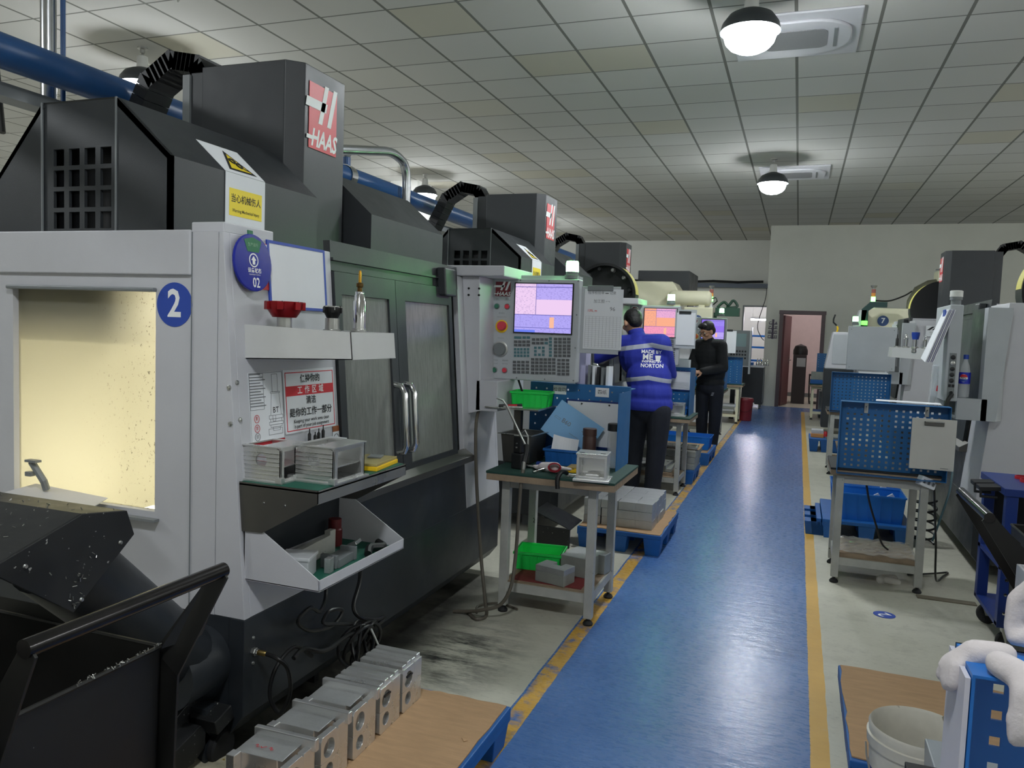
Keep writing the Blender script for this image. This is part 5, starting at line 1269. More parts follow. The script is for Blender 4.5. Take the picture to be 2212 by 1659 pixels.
MB().lathe([(.033, 0), (.036, .006), (.036, .16), (.034, .19), (.034, .20)], (0, 0, 0), n=28).build('bottle_body', CLEAR, t, smooth=True); MB().lathe([(.038, .195), (.038, .23), (.034, .234), (.001, .234)], (0, 0, 0), n=28).build('bottle_cap', BLACK, t, smooth=True)
MB().lathe([(.033, .002), (.034, .06), (.001, .06)], (0, 0, 0), n=28).build('drinking_water', glass_mat('pale_blue_water', (.5, .75, .95), .02, .35), t, smooth=True)
# cotton glove with a red cuff: fingers and palm in one soft skin
def soft(m, name, mt, parent=None, vox=.006, sm=6, loc=None, **k):
    o = wb(m, name, mt, parent, smooth=True) if loc is None else m.build(name, mt, parent, smooth=True, loc=loc)
    r = o.modifiers.new('r', 'REMESH'); r.mode = 'VOXEL'; r.voxel_size = vox; r.use_smooth_shade = True
    s_ = o.modifiers.new('s', 'SMOOTH'); s_.factor = .6; s_.iterations = sm
    return o
t = thing('work_glove', 'white cotton glove with a dark red cuff on the first table', 'glove', (-1.13, 3.76, tp))
m = MB(); m.cap((-.05, 0, .022), .024, (.02, -.01, .025), .028)
for a, L in ((.5, .06), (.15, .075), (-.2, .07), (-.55, .055)): m.cap((.0, -.005, .02), .013, (L*math.cos(a+2.8)-.03, L*math.sin(a+2.8)*.8+.01, .014), .010)
m.cap((.0, .0, .025), .012, (.09, .02, .018), .009)
soft(m, 'glove_hand', COTTON, t, .005, 5, (0, 0, 0))
MB().lathe([(.03, 0), (.034, .02), (.033, .035), (.028, .036), (.026, .02), (.024, 0)], (.02, -.03, .032), (.3, -1, 0), 20, caps=False, sy=.7).build('cuff', mat('dark_red_knit', rgb(150, 28, 44), .9), t, smooth=True)
t = thing('red_tipped_tool', 'small tool with a red and blue handle behind the glove', 'tool', (-1.235, 3.83, tp+.02)); MB().cyl((0, 0, 0), (.05, -.005, 0), .014, 12).build('handle', DBLUE, t, smooth=True); MB().cyl((.05, -.005, 0), (.065, -.006, 0), .016, 12).build('red_band', RED, t, smooth=True)
t = thing('screwdriver', 'long shiny screwdriver shaft lying under the white glove', 'screwdriver', (-1.20, 3.66, tp+.008)); MB().cyl((0, 0, 0), (.06, .11, .012), .006, 10).build('shaft', CHROME, t, smooth=True); MB().cyl((.06, .11, .012), (.075, .138, .014), .01, 10).build('tip', STEEL, t, smooth=True)
t = thing('metal_rod', 'long chrome rod lying at the back of the glove', 'rod', (-1.30, 3.80, tp+.009)); MB().cyl((0, 0, 0), (.15, .01, 0), .008, 12).build('rod', CHROME, t, smooth=True)
t = thing('tool_case', 'flat yellow tool case lying on the first table', 'case', (-.985, 3.83, tp), .05); MB().box(-.08, -.05, 0, .08, .05, .018).build('case_body', YEL, t, bevel=.004); MB().box(-.078, -.048, .018, .078, .048, .03).build('case_lid', mat('dull_yellow_lid', rgb(150, 128, 66), .3), t, bevel=.003)
for x in (-.03, .03): MB().box(x-.008, -.053, .006, x+.008, -.049, .024).build('case_latch', YEL, t)
t = thing('bar_clamp', 'steel bar clamp with a black jaw hanging over the table edge', 'clamp', (-1.04, 3.63, tp)); MB().obox((.08, .035, .012), (.14, .012, .014), RZ(.12)).build('clamp_bar', STEEL, t, bevel=.002); MB().tube(curve([(.02, .02, .02), (.0, -.005, .03), (-.015, -.025, .0), (-.012, -.03, -.05)]), .011, 8).build('clamp_jaw', BLACK, t, smooth=True); MB().cyl((.145, .04, .012), (.165, .043, .012), .012, 10).build('clamp_screw', CHROME, t)
def small_housing(label, loc, rz, s_=1):
    t = thing('machined_housing', label, 'machined part', loc, rz); w, d, h = .145*s_, .12*s_, .115*s_
    MB().grid((-w/2, d/2, .012), (1, 0, 0), (0, 0, 1), [0, .012, w-.012, w], [0, .012, h-.014, h], d, lambda i, j: i == 1 and j == 1).build('frame', ALU, t, bevel=.001)
    MB().box(-w/2, d/2-.004, .012, w/2, d/2, h).build('back_wall', ALU, t)
    MB().box(-w/2-.014, -d/2-.014, 0, w/2+.014, d/2+.014, .012).build('base_flange', ALU, t, bevel=.002)
    MB().box(-w/2-.003, -d/2-.006, h+.012, w/2+.003, d/2, h+.02).build('top_flange', ALU, t, bevel=.001)
    for x in (-w*.35, w*.35): MB().box(x-.012, -d/2+.01, h+.0195, x+.012, -d/2+.03, h+.0205).build('slot', BLACK, t)
    MB().prism([(-w*.3, .013), (w*.3, .013), (w*.2, .03), (-w*.2, .03)], 'y', -d*.2, d*.3).build('inner_boss', ALU, t, bevel=.001)
    return t
small_housing('bright machined aluminium frame at the right corner of the first table', (-.895, 3.66, tp), .1, 1)
# on the lower shelf
single(MB().box(-1.32, 3.74, .16, -.95, 4.1, .163), 'shelf_mat', mat('dark_red_mat', rgb(120, 44, 44), .8, var=.3), 'worn dark red mat on the lower shelf of the first table', 'mat')
crate('bright green tray on the lower shelf of the first table', (-1.255, 4.02, .163), .12, .25, .2, .095, GREENP, 'tray', None, 'parts_tray')
t = thing('aluminium_block', 'notched aluminium block on the lower shelf in front of the green tray', 'metal block', (-1.105, 3.80, .163), -.25); MB().prism([(-.085, -.055), (.085, -.055), (.085, .055), (-.085, .055)], 'z', 0, .055).build('block_base', ALUR, t, bevel=.002); MB().prism([(-.085, -.055), (.085, -.055), (.085, .055), (.03, .055), (.03, .01), (-.02, .01), (-.02, .055), (-.085, .055)], 'z', .055, .085).build('block_top', ALUB, t, bevel=.002)
t = thing('aluminium_block', 'bigger dark aluminium block behind the notched one on the lower shelf', 'metal block', (-1.01, 4.02, .163), -.18); MB().prism([(-.09, -.1), (.075, -.1), (.075, .02), (.11, .02), (.11, .1), (-.09, .1)], 'z', 0, .10).build('block_body', ALUR, t, bevel=.002); MB().prism([(-.09, -.1), (.075, -.1), (.075, .02), (.11, .02), (.11, .1), (-.09, .1)], 'z', .10, .103).build('block_top', ALUB, t)
# tray on the machine's arm with the upper green tray
t = thing('wire_tray', 'thin steel tray under the first control panel', 'shelf', (-1.43, 4.05, 1.02))
MB().box(-.13, -.16, 0, .17, .16, .003).build('tray_plate', STEEL, t); MB().tube([(-.13, -.16, .006), (.17, -.16, .006), (.17, .16, .006), (-.13, .16, .006)], .004, 6, closed=True).build('tray_edge', STEEL, t)
MB().box(-.02, .0, -.14, .02, .04, 0).build('tray_bracket', DSTEEL, t)
crate('bright green tray on the steel shelf under the control panel', (-1.37, 4.12, 1.023), .1, .21, .15, .085, GREENP, 'tray', None, 'parts_tray')
for i, (a, b, c, mt, lb) in enumerate((((-1.53, 3.92, 1.03), (-1.38, 3.98, 1.04), .007, BLACK, 'black hex key bundle lying on the steel shelf under the panel'), ((-1.46, 3.91, 1.03), (-1.36, 3.93, 1.032), .006, STEEL, 'thin steel wrench lying on the steel shelf under the panel'), ((-1.45, 3.93, 1.033), (-1.40, 3.955, 1.036), .009, RED, 'red handled driver on the steel shelf under the panel'), ((-1.40, 4.08, 1.06), (-1.47, 4.15, 1.17), .006, BLACK, 'black tool leaning up out of the upper green tray'))):
    single(MB().cyl(a, b, c, 10), 'hand_tool', mt, lb, 'tool', smooth=True)
# clipboard and sheet on the control panel
t = thing('clipboard', 'clipboard with a filled-in table sheet hung beside the first control panel', 'clipboard', (-1.0, 4.12, 1.5))
MB().box(-.115, 0, -.17, .1, .004, .19).build('board', GREYP, t, bevel=.002)
MB().box(-.095, -.004, -.145, .115, -.001, .175).build('sheet', PAPER, t)
MB().box(-.08, -.01, .165, .06, .0, .195).build('clip', GREYD, t, bevel=.003)
m = MB()
for i in range(11): m.box(-.085+.019*i, -.0048, -.135, -.0845+.019*i, -.004, .03)
for i in range(16): m.box(-.085, -.0048, -.135+.011*i, .105, -.004, -.1345+.011*i)
m.build('table_lines', GREYT, t)
text('程序检验单 ▬ 记录', .018, GREYT, t, (0, -.0046, .155), (PI/2, 0, 0)); text('加工图 ⌐¬', .02, GREYT, t, (.0, -.0046, .11), (PI/2, 0, 0)); text('96', .03, GREYT, t, (.06, -.0046, .07), (PI/2, 0, 0)); text('13%, m', .018, REDT, t, (-.05, -.0046, .06), (PI/2, 0, 0), bold=.01)

# ---------------------------------------------------------------- second table of the left row, with its pallets
T2 = work_table('second work table of the left row, beside the man in blue', (-1.22, 7.37, 0), .5, .46, .715, 'work tables along the aisle', over=(.04, .08, .06, .04))
p2 = thing('pegboard_panel', 'blue pegboard with a paper on the second table of the left row', 'pegboard', (-1.2, 7.6, .715))
pegboard(p2, -.19, .29, 0, .04, .001, .43, 9, 9, face='front'); MB().box(.288, -.32, 0, .292, .04, .42).build('side_plate', BLUE, p2)
s = thing('job_sheet', 'white job sheet in a blue frame on the second pegboard', 'paper', (-1.05, 7.596, 1.02)); MB().box(-.11, -.005, -.09, .105, -.002, .09).build('sheet', PAPER, s); MB().grid((-.115, -.001, -.095), (1, 0, 0), (0, 0, 1), [0, .008, .217, .225], [0, .008, .182, .19], .006, lambda i, j: i == 1 and j == 1).build('frame', DBLUE, s)
m = MB()
for i in range(7): m.box(-.09, -.0058, -.08+.01*i, .09, -.005, -.0785+.01*i)
m.build('table_lines', GREYT, s)
s = thing('paper_sheet', 'white paper leaning above the second pegboard', 'paper', (-1.06, 7.645, 1.08)); MB().obox((0, 0, .07), (.2, .002, .14), RX(-.1)).build('sheet', PAPER, s)
crate('blue tray on the second table of the left row', (-1.08, 7.45, .715), 0, .3, .2, .07, CRATE, 'tray', None, 'parts_tray')
small_housing('machined aluminium frame at the front corner of the second table', (-1.0, 7.2, .715), .05, .9)
single(MB().obox((-1.08, 7.45, .75), (.18, .02, .02)).obox((-1.08, 7.41, .748), (.2, .02, .016)), 'metal_bar', STEEL, 'shiny bars lying in the blue tray of the second table', 'bar')
single(MB().tube(curve([(-1.3, 7.2, .6), (-1.2, 7.18, .45), (-1.12, 7.2, .5), (-1.2, 7.22, .3), (-1.3, 7.25, .2), (-1.25, 7.3, .17)]), .008, 8), 'cable', CABLE, 'black cable hanging under the second table', 'cable', smooth=True)
rr_ = random.Random(8)
for k in range(3):
    single(MB().obox((-1.22, 7.38, .175+.032*k), (.42-.06*k, .36, .03), RZ(rr_.uniform(-.06, .06))), 'flat_plate', (WOOD, ALUR, STEEL)[k], ('lowest wooden board', 'middle grey plate', 'top metal plate')[k]+' of the small pile on the shelf of the second table', 'plate', bevel=.002)
pallet('blue pallet stacked with grey flat parts behind the second table', -1.48, -.888, 7.72, 8.28, .14)
k_ = 0; fl0 = None
for k in range(3):
    for i in range(2):
        loc = (-1.33+.3*i+rr_.uniform(-.01, .01), 8.0, .1405+k*.062); rz = rr_.uniform(-.02, .02)
        if fl0 is None:
            fl0 = thing('flat_casting', 'grey flat casting in the stack on the pallet behind the second table', 'casting', loc, rz, 'flat castings stacked on the pallet')
            MB().box(-.145, -.25, 0, .145, .25, .055).build('casting_body', ALUR, fl0, bevel=.004); MB().box(-.14, -.24, .055, .14, .24, .061).build('machined_top', STEEL, fl0)
        else: dup(fl0, loc, rz)
o = wb(MB().box(-1.30, 7.85, .329, -.86, 8.3, .334), 'cardboard_sheet', CARD); tag(o, 'tan cardboard sheet on top of the grey castings', 'cardboard')
for i, x in enumerate((-1.35, -1.12, -.97)):
    t = thing('slotted_plate', ('left', 'middle', 'right')[i]+' of three slotted metal plates on the cardboard behind the second table', 'plate', (x, 7.95, .335), .02); m = MB().grid((-.09, -.12, 0), (1, 0, 0), (0, 1, 0), [0, .02, .16, .18], [v for k in range(6) for v in (k*.045, k*.045+.015)], .018, lambda i, j: i == 1 and j % 2 == 1); m.build('plate', STEEL, t)
pallet('blue pallet under a blue crate near the man in black', -1.48, -.87, 8.98, 9.78, .14, (-1.45, -.9, 9.0, 9.7), 'tan cardboard sheet under the far blue crate')
crate('large blue crate on the pallet at the feet of the man in black', (-1.16, 9.36, .146), 0, .54, .36, .15)
# ---------------------------------------------------------------- third and fourth tables of the left row
T3 = work_table('third work table of the left row, right of the man in black', (-1.26, 11.75, 0), .46, .5, .70, 'work tables along the aisle', over=(.04, .06, .04, .04))
p3 = thing('pegboard_panel', 'narrow blue pegboard seen edge-on right of the man in black', 'pegboard', (-1.26, 12.02, .70)); pegboard(p3, -.29, .29, 0, .04, .001, .40, 10, 8, face='front'); MB().box(.288, -.4, 0, .292, .04, .38).build('side_plate', BLUE, p3)
single(MB().lathe([(.03, 0), (.03, .1), (.012, .13), (.012, .16)], (-1.02, 11.55, .70), n=16), 'spray_bottle', GRS, 'small green bottle on the third table of the left row', 'bottle', smooth=True)
T4 = work_table('fourth work table of the left row with cream legs by the red bucket', (-1.12, 13.95, 0), .40, .46, .67, 'work tables along the aisle', legm=CREAM, over=(.0, .06, .04, .04))
p4 = thing('pegboard_panel', 'blue pegboard on the fourth table of the left row', 'pegboard', (-1.12, 14.0, .67)); pegboard(p4, -.25, .25, -.2, -.15, .001, .45, 9, 10, face='back')
for k in range(4): single(MB().obox((-1.13, 13.95, .175+.04*k), (.30, .34, .035), RZ(.05*k)), 'flat_casting', (ALUR, FROST, ALUR, FROST)[k], ('lowest', 'second', 'third', 'topmost')[k]+' flat part on the shelf of the fourth table', 'casting', bevel=.003)
t = thing('red_bucket', 'dark red plastic bucket on the aisle edge by the fourth table', 'bucket', (-.82, 14.4, 0))
RB = mat('dark_red_bucket', rgb(122, 34, 44), .45)
MB().lathe([(.105, 0), (.11, .004), (.125, .33), (.125, .34), (.12, .34), (.105, .01)], (0, 0, 0), n=32, caps=False).lathe([(.001, .003), (.108, .003)], (0, 0, 0), n=32, caps=False).build('bucket_body', RB, t, smooth=True)
MB().lathe([(.133, .34), (.136, .35), (.136, .375), (.13, .385), (.125, .40), (.11, .402), (.001, .402)], (0, 0, 0), n=32).build('bucket_lid', RB, t, smooth=True)
MB().tube([(.128*math.cos(a), -.128*abs(math.sin(a))-.01, .30-.14*math.sin(a)) for a in [PI*k/14 for k in range(15)]], .003, 6).build('bucket_handle', BLACK, t, smooth=True)
for x in (-.125, .125): MB().lathe([(.014, 0), (.01, .02), (.001, .02)], (x, 0, .31), (1 if x > 0 else -1, 0, 0), 10).build('handle_lug', SOCK, t)
# ================================================================== right side of the aisle
R1 = work_table('grey table with the large blue pegboard, nearest on the right of the aisle', (.505, 5.255, 0), .45, .43, .695, 'work tables along the aisle', topm=RUBBER, over=(.035, .06, .0, .04))
pr1 = thing('pegboard_panel', 'large blue pegboard with an empty clipboard, right of the aisle', 'pegboard', (.54, 5.05, .67))
pegboard(pr1, -.287, .287, -.09, 0, .0, .428, 14, 12, rim=.034, hole=.0128, face='back')
for x, lb in ((-.145, 'left of two small metal hooks on the large right pegboard'), (.175, 'right of two small metal hooks on the large right pegboard')):
    t = thing('peg_hook', lb, 'hook', (.54+x, 5.04, 1.06)); MB().box(-.011, -.004, -.03, .011, 0, .03).build('hook_plate', STEEL, t, bevel=.003); MB().tube([(0, -.004, .01), (0, -.02, .005), (0, -.02, -.015)], .003, 8).build('hook_pin', STEEL, t)
t = thing('clipboard', 'empty grey clipboard hung on the large right pegboard', 'clipboard', (.742, 4.945, .885), 0)
CLIPM = mat('pale_grey_board', rgb(196, 194, 188), .6, var=.04); MB().obox((0, 0, 0), (.226, .006, .29), RX(.02)).build('board', CLIPM, t, bevel=.006, seg=3)
MB().box(-.05, -.014, .105, .05, -.003, .13).build('clip', DSTEEL, t, bevel=.003); MB().cyl((-.046, -.016, .128), (.046, -.016, .128), .004, 8).build('clip_bar', STEEL, t)
MB().box(.045, -.0045, -.133, .085, -.0032, -.13).build('printed_mark', GREYT, t)
t = thing('wrapped_board', 'wooden board wrapped in shiny clear film on the lower shelf', 'board', (.505, 5.25, .16)); MB().box(-.215, -.205, 0, .215, .205, .022).build('board', WOOD, t)
fm = MB(); rr_ = random.Random(2); n = 16
for i in range(n):
    for j in range(n): fm.v.append((-.22+.44*i/(n-1), -.21+.42*j/(n-1), .024+rr_.uniform(0, .014)))
for i in range(n-1):
    for j in range(n-1): fm.face((i*n+j, (i+1)*n+j, (i+1)*n+j+1, i*n+j+1))
fm.build('clear_film', glass_mat('crinkled_film', (.96, .93, .86), .08, .35), t)
o = soft(MB().cap((.55, 5.15, .02), .03, (.62, 5.18, .025), .028).cap((.58, 5.12, .03), .022, (.64, 5.14, .02), .02), 'film_scrap', bpy.data.materials['crinkled_film'], None, .008, 2); tag(o, 'crumpled ball of clear film on the floor under the right table', 'film')
t = thing('socket_box', 'white multi-socket box on the corner of the nearest right table', 'socket', (.735, 5.02, .655), .5); MB().obox((0, 0, 0), (.1, .045, .055), RY(.35)).build('box', PAPER, t, bevel=.004)
for i in range(3): MB().obox(RY(.35)@V((-.03+.03*i, -.0225, .0)), (.014, .002, .022), RY(.35)).build('socket_face', GREYD, t)
cable([(.78, 5.05, .65), (.80, 5.10, .5), (.82, 5.1, .28), (.85, 5.2, .05), (.93, 5.45, .01), (.97, 5.55, .01), (.90, 5.50, .01), (.76, 5.40, .01), (.72, 5.38, .01)], .006, 'black cable running from the socket box to the floor')
cable([(.42, 5.06, .64), (.45, 5.10, .5), (.50, 5.12, .35), (.54, 5.16, .24), (.58, 5.2, .196)], .006, 'dark cable hanging under the nearest right table')
cable([(.93, 5.42, 1.05), (.92, 5.35, .85), (.89, 5.2, .62), (.84, 5.12, .45), (.80, 5.10, .3)], .006, 'teal cable curving down from the control box on the right', mat('teal_cable', rgb(58, 88, 96), .4))
s = thing('floor_sticker', 'round blue floor sticker with a white 2 on the concrete', 'sign', (.512, 4.54, 0)); MB().lathe([(.001, .0008), (.055, .0008), (.055, .0016), (.001, .0016)], (0, 0, 0), n=40).build('disc', BLUED, s); text('2', .095, WHITEM, s, (0, 0, .002), (0, 0, 2.2), 'numeral', bold=.015)
o = wb(MB().box(.72, 4.93, 0, 1.02, 4.99, .006), 'floor_cable_cover', mat('brown_floor_strip', rgb(120, 112, 96), .7, var=.3)); tag(o, 'flat brown cable cover strip on the concrete by the tool cart', 'cable cover')
pallet('blue pallet with two blue crates behind the nearest right table', .24, .84, 6.15, 6.95, .14)
crate('nearer blue crate on the pallet under the right pegboard', (.55, 6.38, .1405), 0, .48, .34, .20)
crate('farther blue crate on the pallet under the right pegboard', (.55, 6.75, .1405), 0, .48, .34, .20)
for i, (x, y) in enumerate(((.60, 6.33), (.70, 6.36), (.68, 6.72))): single(MB().obox((x, y, .30), (.07, .025, .05), RY(-.6)).obox((x, y, .22), (.05, .03, .15)), 'clear_part', FROST, ('left white part sticking out of the nearer blue crate', 'right white part sticking out of the nearer blue crate', 'white part inside the farther blue crate')[i], 'part', bevel=.003)
pallet('wooden and blue pallet edge left of the blue crates', .20, .235, 6.2, 6.8, .13)
pts = []
for i in range(60):
    a = i*2*PI/12; pts.append((.93+.07*math.cos(a), 6.3+.1*math.sin(a), .012+.0055*i))
cable(pts, .008, 'tall coil of black cable on the floor by the right machine', k=3)
# pendant of the nearest right machine, seen edge-on, with plug sockets
r = MD
cp_ = MB().box(.165, 1.95, 1.11, .238, 2.44, 1.69).build('control_panel', GREYP, r, bevel=.005)
MB().box(.185, 2.44, 1.13, .222, 2.443, 1.40).build('socket_plate', GREYD, cp_)
for z, m_ in ((1.375, BLACK), (1.34, STEEL), (1.305, BLACK), (1.27, BLACK), (1.235, BLACK)): MB().lathe([(.013, 0), (.013, .006), (.009, .008), (.001, .008)], (.2035, 2.443, z), (0, 1, 0), 16).build('plug_socket', m_, cp_, smooth=True)
for x in (.193, .212): MB().box(x-.007, 2.443, 1.195, x+.007, 2.447, 1.212).build('square_socket', BLACK, cp_)
MB().tube([(.2, 2.443, 1.16), (.2, 2.47, 1.155), (.22, 2.48, 1.12), (.23, 2.48, 1.08)], .012, 10).build('black_plug', BLACK, cp_, smooth=True)
MB().lathe([(.028, 0), (.028, .03), (.034, .032), (.034, .05)], (.2, 2.38, 1.69)).build('lamp_post', GREYD, cp_, smooth=True); MB().lathe([(.036, .05), (.036, .085), (.03, .088), (.001, .088)], (.2, 2.38, 1.69)).build('lamp_cap', SOCK, cp_, smooth=True)
MB().box(.05, 2.0, 1.02, .238, 2.1, 1.11).build('panel_arm', GREYD, r)
t = thing('paper_bundle', 'thick bundle of job sheets hanging on the edge of the right control panel', 'papers', (.80, 5.32, 1.66))
LIL = mat('lilac_paper', rgb(172, 172, 192), .7)
for i in range(5): MB().hexa([(.02+i*.012-.10, -.03+i*.012, -.32), (.027+i*.012-.10, -.03+i*.012, -.32), (.027+i*.012-.10, .16, -.30), (.02+i*.012-.10, .16, -.30), (.03+i*.009, -.005+i*.006, 0), (.036+i*.009, -.005+i*.006, 0), (.036+i*.009, .18, 0), (.03+i*.009, .18, 0)]).build('sheet', LIL if i % 2 else PAPER, t)
MB().box(.015, .02, -.08, .02, .1, .0).build('blue_tag', BLUED, t)
t = thing('soda_bottle', 'soda bottle with a blue label and blue cap on the right machine', 'bottle', (.962, 5.44, 1.131))
MB().lathe([(.024, 0), (.031, .006), (.031, .06), (.03, .075), (.031, .09), (.031, .15), (.026, .19), (.013, .225), (.012, .245)], (0, 0, 0), n=28).build('bottle_body', CLEAR, t, smooth=True)
MB().lathe([(.0318, .085), (.0318, .155)], (0, 0, 0), n=28, caps=False).build('bottle_label', mat('deep_blue_label', rgb(24, 42, 180), .4), t, smooth=True); MB().lathe([(.0145, .235), (.0145, .262), (.001, .263)], (0, 0, 0), n=20).build('bottle_cap', BLUED, t)
def arc_patch(a0, a1, b0, b1, rr, mt, nm):   # patch on the bottle: half-disc bands of the round emblem
    m = MB(); n = 14
    for L in (0, 1):
        for i in range(n+1):
            u_ = a0+(a1-a0)*i/n; hh = math.sqrt(max(0, 1-u_*u_))
            for q in (max(-hh, b0), min(hh, b1)):
                q = max(min(q, hh), -hh); ang = -PI/2-.35+u_*.024/rr; R_ = rr+.0004*L; m.v.append((R_*math.cos(ang), R_*math.sin(ang), .12+q*.024))
    for i in range(n):
        a = 2*i; b = 2*(n+1)+2*i; m.face((a, a+2, a+3, a+1)); m.face((b, b+1, b+3, b+2)); m.face((a, b, b+2, a+2)); m.face((a+1, a+3, b+3, b+1))
    return m.build(nm, mt, t)
arc_patch(-1, 1, -1, 1, .0321, WHITEM, 'round_emblem'); arc_patch(-.93, .93, .25, .93, .0326, REDT, 'round_emblem'); arc_patch(-.93, .93, -.93, -.25, .0326, BLUED, 'round_emblem')
text('PEPSI', .013, BLACKT, t, (-.0115, -.0315, .12), (PI/2, 0, -.35), 'label_lettering', bold=.02)
t = thing('clear_bottle', 'tall ribbed clear container with a red and white card, behind the large right pegboard', 'container', (.84, 5.62, 1.0))
MB().hexa([(-.045, -.03, 0), (.045, -.03, 0), (.045, .03, 0), (-.045, .03, 0), (-.03, -.02, .32), (.05, -.02, .32), (.05, .02, .32), (-.03, .02, .32)]).build('container_body', CLEAR, t, bevel=.008)
for i in range(5): MB().obox((-.01+.012*i, -.03, .2+.0*i), (.004, .004, .12), RY(.08)).build('container_rib', FROST, t)
MB().obox((.015, -.034, .06), (.05, .003, .11), RY(.1)).build('card', PAPER, t); MB().obox((.02, -.037, .17), (.05, .003, .035), RY(.1)).build('red_card', REDT, t); text('SIS', .03, BLACKT, t, (.015, -.0365, .06), (PI/2, -PI/2+.1, 0), bold=.02)
single(MB().box(.74, 5.5, 1.0-.0, .95, 5.75, 1.004), 'container_shelf', GREYP, 'grey shelf plate carrying the clear container', 'shelf')
single(MB().obox((.62, 5.10, 1.106), (.34, .14, .002), RZ(-.1)), 'paper_sheet', PAPER, 'white sheet lying on top of the large right pegboard', 'paper')
# tool tray of the nearest right machine with its tools
tool_rack((1.08, 7.79, 0), PI, 'white tool rack on the nearest right machine')
for i, (x, y, r_, h_, c_, lb) in enumerate(((.80, 7.55, .012, .07, None, 'slim dark tool at the left end of the right tool rack'), (.86, 7.45, .02, .075, None, 'silver tool, second from the left on the right tool rack'), (.92, 7.38, .0, 0, 'blue', 'tool with a blue cap on the right tool rack'), (1.0, 7.40, .022, .06, None, 'silver tool beside the papers on the right tool rack'))):
    t = thing('tool_holder', lb, 'tool', (x, y, 1.397)); holder(MB(), (0, 0, 0), .030, .03).build('holder', STEEL, t, smooth=True)
    if c_: MB().lathe([(.022, .02), (.022, .10)], (0, 0, 0)).build('shank', CHROME, t, smooth=True); MB().lathe([(.024, .09), (.032, .13), (.032, .15), (.001, .152)], (0, 0, 0)).build('blue_cap', BLUED, t, smooth=True)
    else: MB().lathe([(r_, .02), (r_, .02+h_), (r_*.5, .03+h_), (r_*.3, .06+h_), (.001, .062+h_)], (0, 0, 0)).build('shank', BLACK if i == 0 else CHROME, t, smooth=True)
s = thing('number_label', 'blue and white label with a 5 on the second right machine', 'sign', (1.335, 9.745, 1.42)); MB().box(-.04, -.006, -.05, .05, 0, .05).build('label_sheet', BLUED, s); text('5', .075, WHITEM, s, (0, -.0065, .0), (PI/2, 0, 0), 'numeral', bold=.03)
s = thing('maker_label', 'white maker plate with a dark logo on the second right machine', 'sign', (1.40, 9.745, 1.60)); MB().box(-.09, -.005, -.06, .09, 0, .06).build('label_sheet', PAPER, s)
m = MB(); m.poly([(-.08, -.0055, .01), (-.05, -.0055, .01), (0, -.0055, .05), (-.03, -.0055, .05)], (0, -.001, 0)).poly([(-.03, -.0055, .012), (-.015, -.0055, .012), (.0, -.0055, .03), (-.012, -.0055, .03)], (0, -.001, 0)); m.build('logo_stripes', BLACKT, s)
MB().box(.025, -.0065, .0, .075, -.005, .045).build('red_field', LOGOR, s); text('Vertical', .014, GREYT, s, (-.03, -.0055, -.015), (PI/2, 0, 0)); text('Machining', .014, GREYT, s, (-.01, -.0055, -.035), (PI/2, 0, 0))
# pendant of the second right machine, seen from behind
t = MB().box(.10, 2.50, 1.14, .59, 2.58, 1.625).build('control_panel', GREYP, ME, bevel=.006); MB().box(.08, 2.42, 1.2, .12, 2.55, 1.6).build('panel_arm', GREYD, ME)
for x, z in ((.13, 1.17), (.56, 1.17), (.13, 1.59), (.56, 1.59)): MB().lathe([(.005, 0), (.004, .003), (.001, .003)], (x, 2.58, z), (0, 1, 0), 8).build('screw', GREYD, t)
beacon(ME, .52, 2.47, 1.69, 8, .03)
# second right table
R2 = work_table('second work table right of the aisle under a blue pegboard', (.62, 9.42, 0), .46, .48, .70, 'work tables along the aisle', topm=RUBBER, over=(.035, .06, .0, .04))
pr2 = thing('pegboard_panel', 'smaller blue pegboard of the second right table', 'pegboard', (.645, 9.2, .69)); pegboard(pr2, -.29, .29, -.09, 0, 0, .43, 14, 11, rim=.03, hole=.0115, face='back')
single(MB().obox((.62, 9.35, .715), (.1, .2, .03)), 'metal_bar', STEEL, 'shiny bar lying on the second right table', 'bar')
single(MB().box(.62, 9.10, 1.121, .90, 9.2, 1.135), 'white_bar', PAPER, 'white strip lying on top of the second right pegboard', 'strip')
single(MB().hexa([(.55, 10.2, 0), (.85, 10.2, 0), (.85, 10.6, 0), (.55, 10.6, 0), (.50, 10.15, .2), (.88, 10.15, .2), (.88, 10.65, .2), (.50, 10.65, .2)]), 'wooden_box', WOOD, 'brown wooden box on the floor behind the second right table', 'box', bevel=.004)
pallet('blue pallet with an orange crate right of the aisle', .20, .60, 10.95, 11.55, .17)
t = thing('orange_crate', 'small orange and clear crate on the far right pallet', 'crate', (.30, 11.2, .1705)); MB().box(-.08, -.1, 0, .08, .1, .05).build('crate_body', mat('orange_plastic', rgb(236, 160, 90), .5), t, bevel=.004); MB().box(-.075, -.095, .05, .075, .095, .10).build('clear_top', FROST, t, bevel=.004)
single(MB().box(.40, 11.02, .1705, .56, 11.3, .20), 'grey_plate', ALUR, 'grey metal plate lying beside the orange crate', 'plate', bevel=.003)
single(MB().lathe([(.02, 0), (.02, .05), (.012, .06)], (.35, 9.7, .35), (0, 0, 1), 12), 'red_stopper', RED, 'small red stopper by the second right table leg', 'stopper', smooth=True)
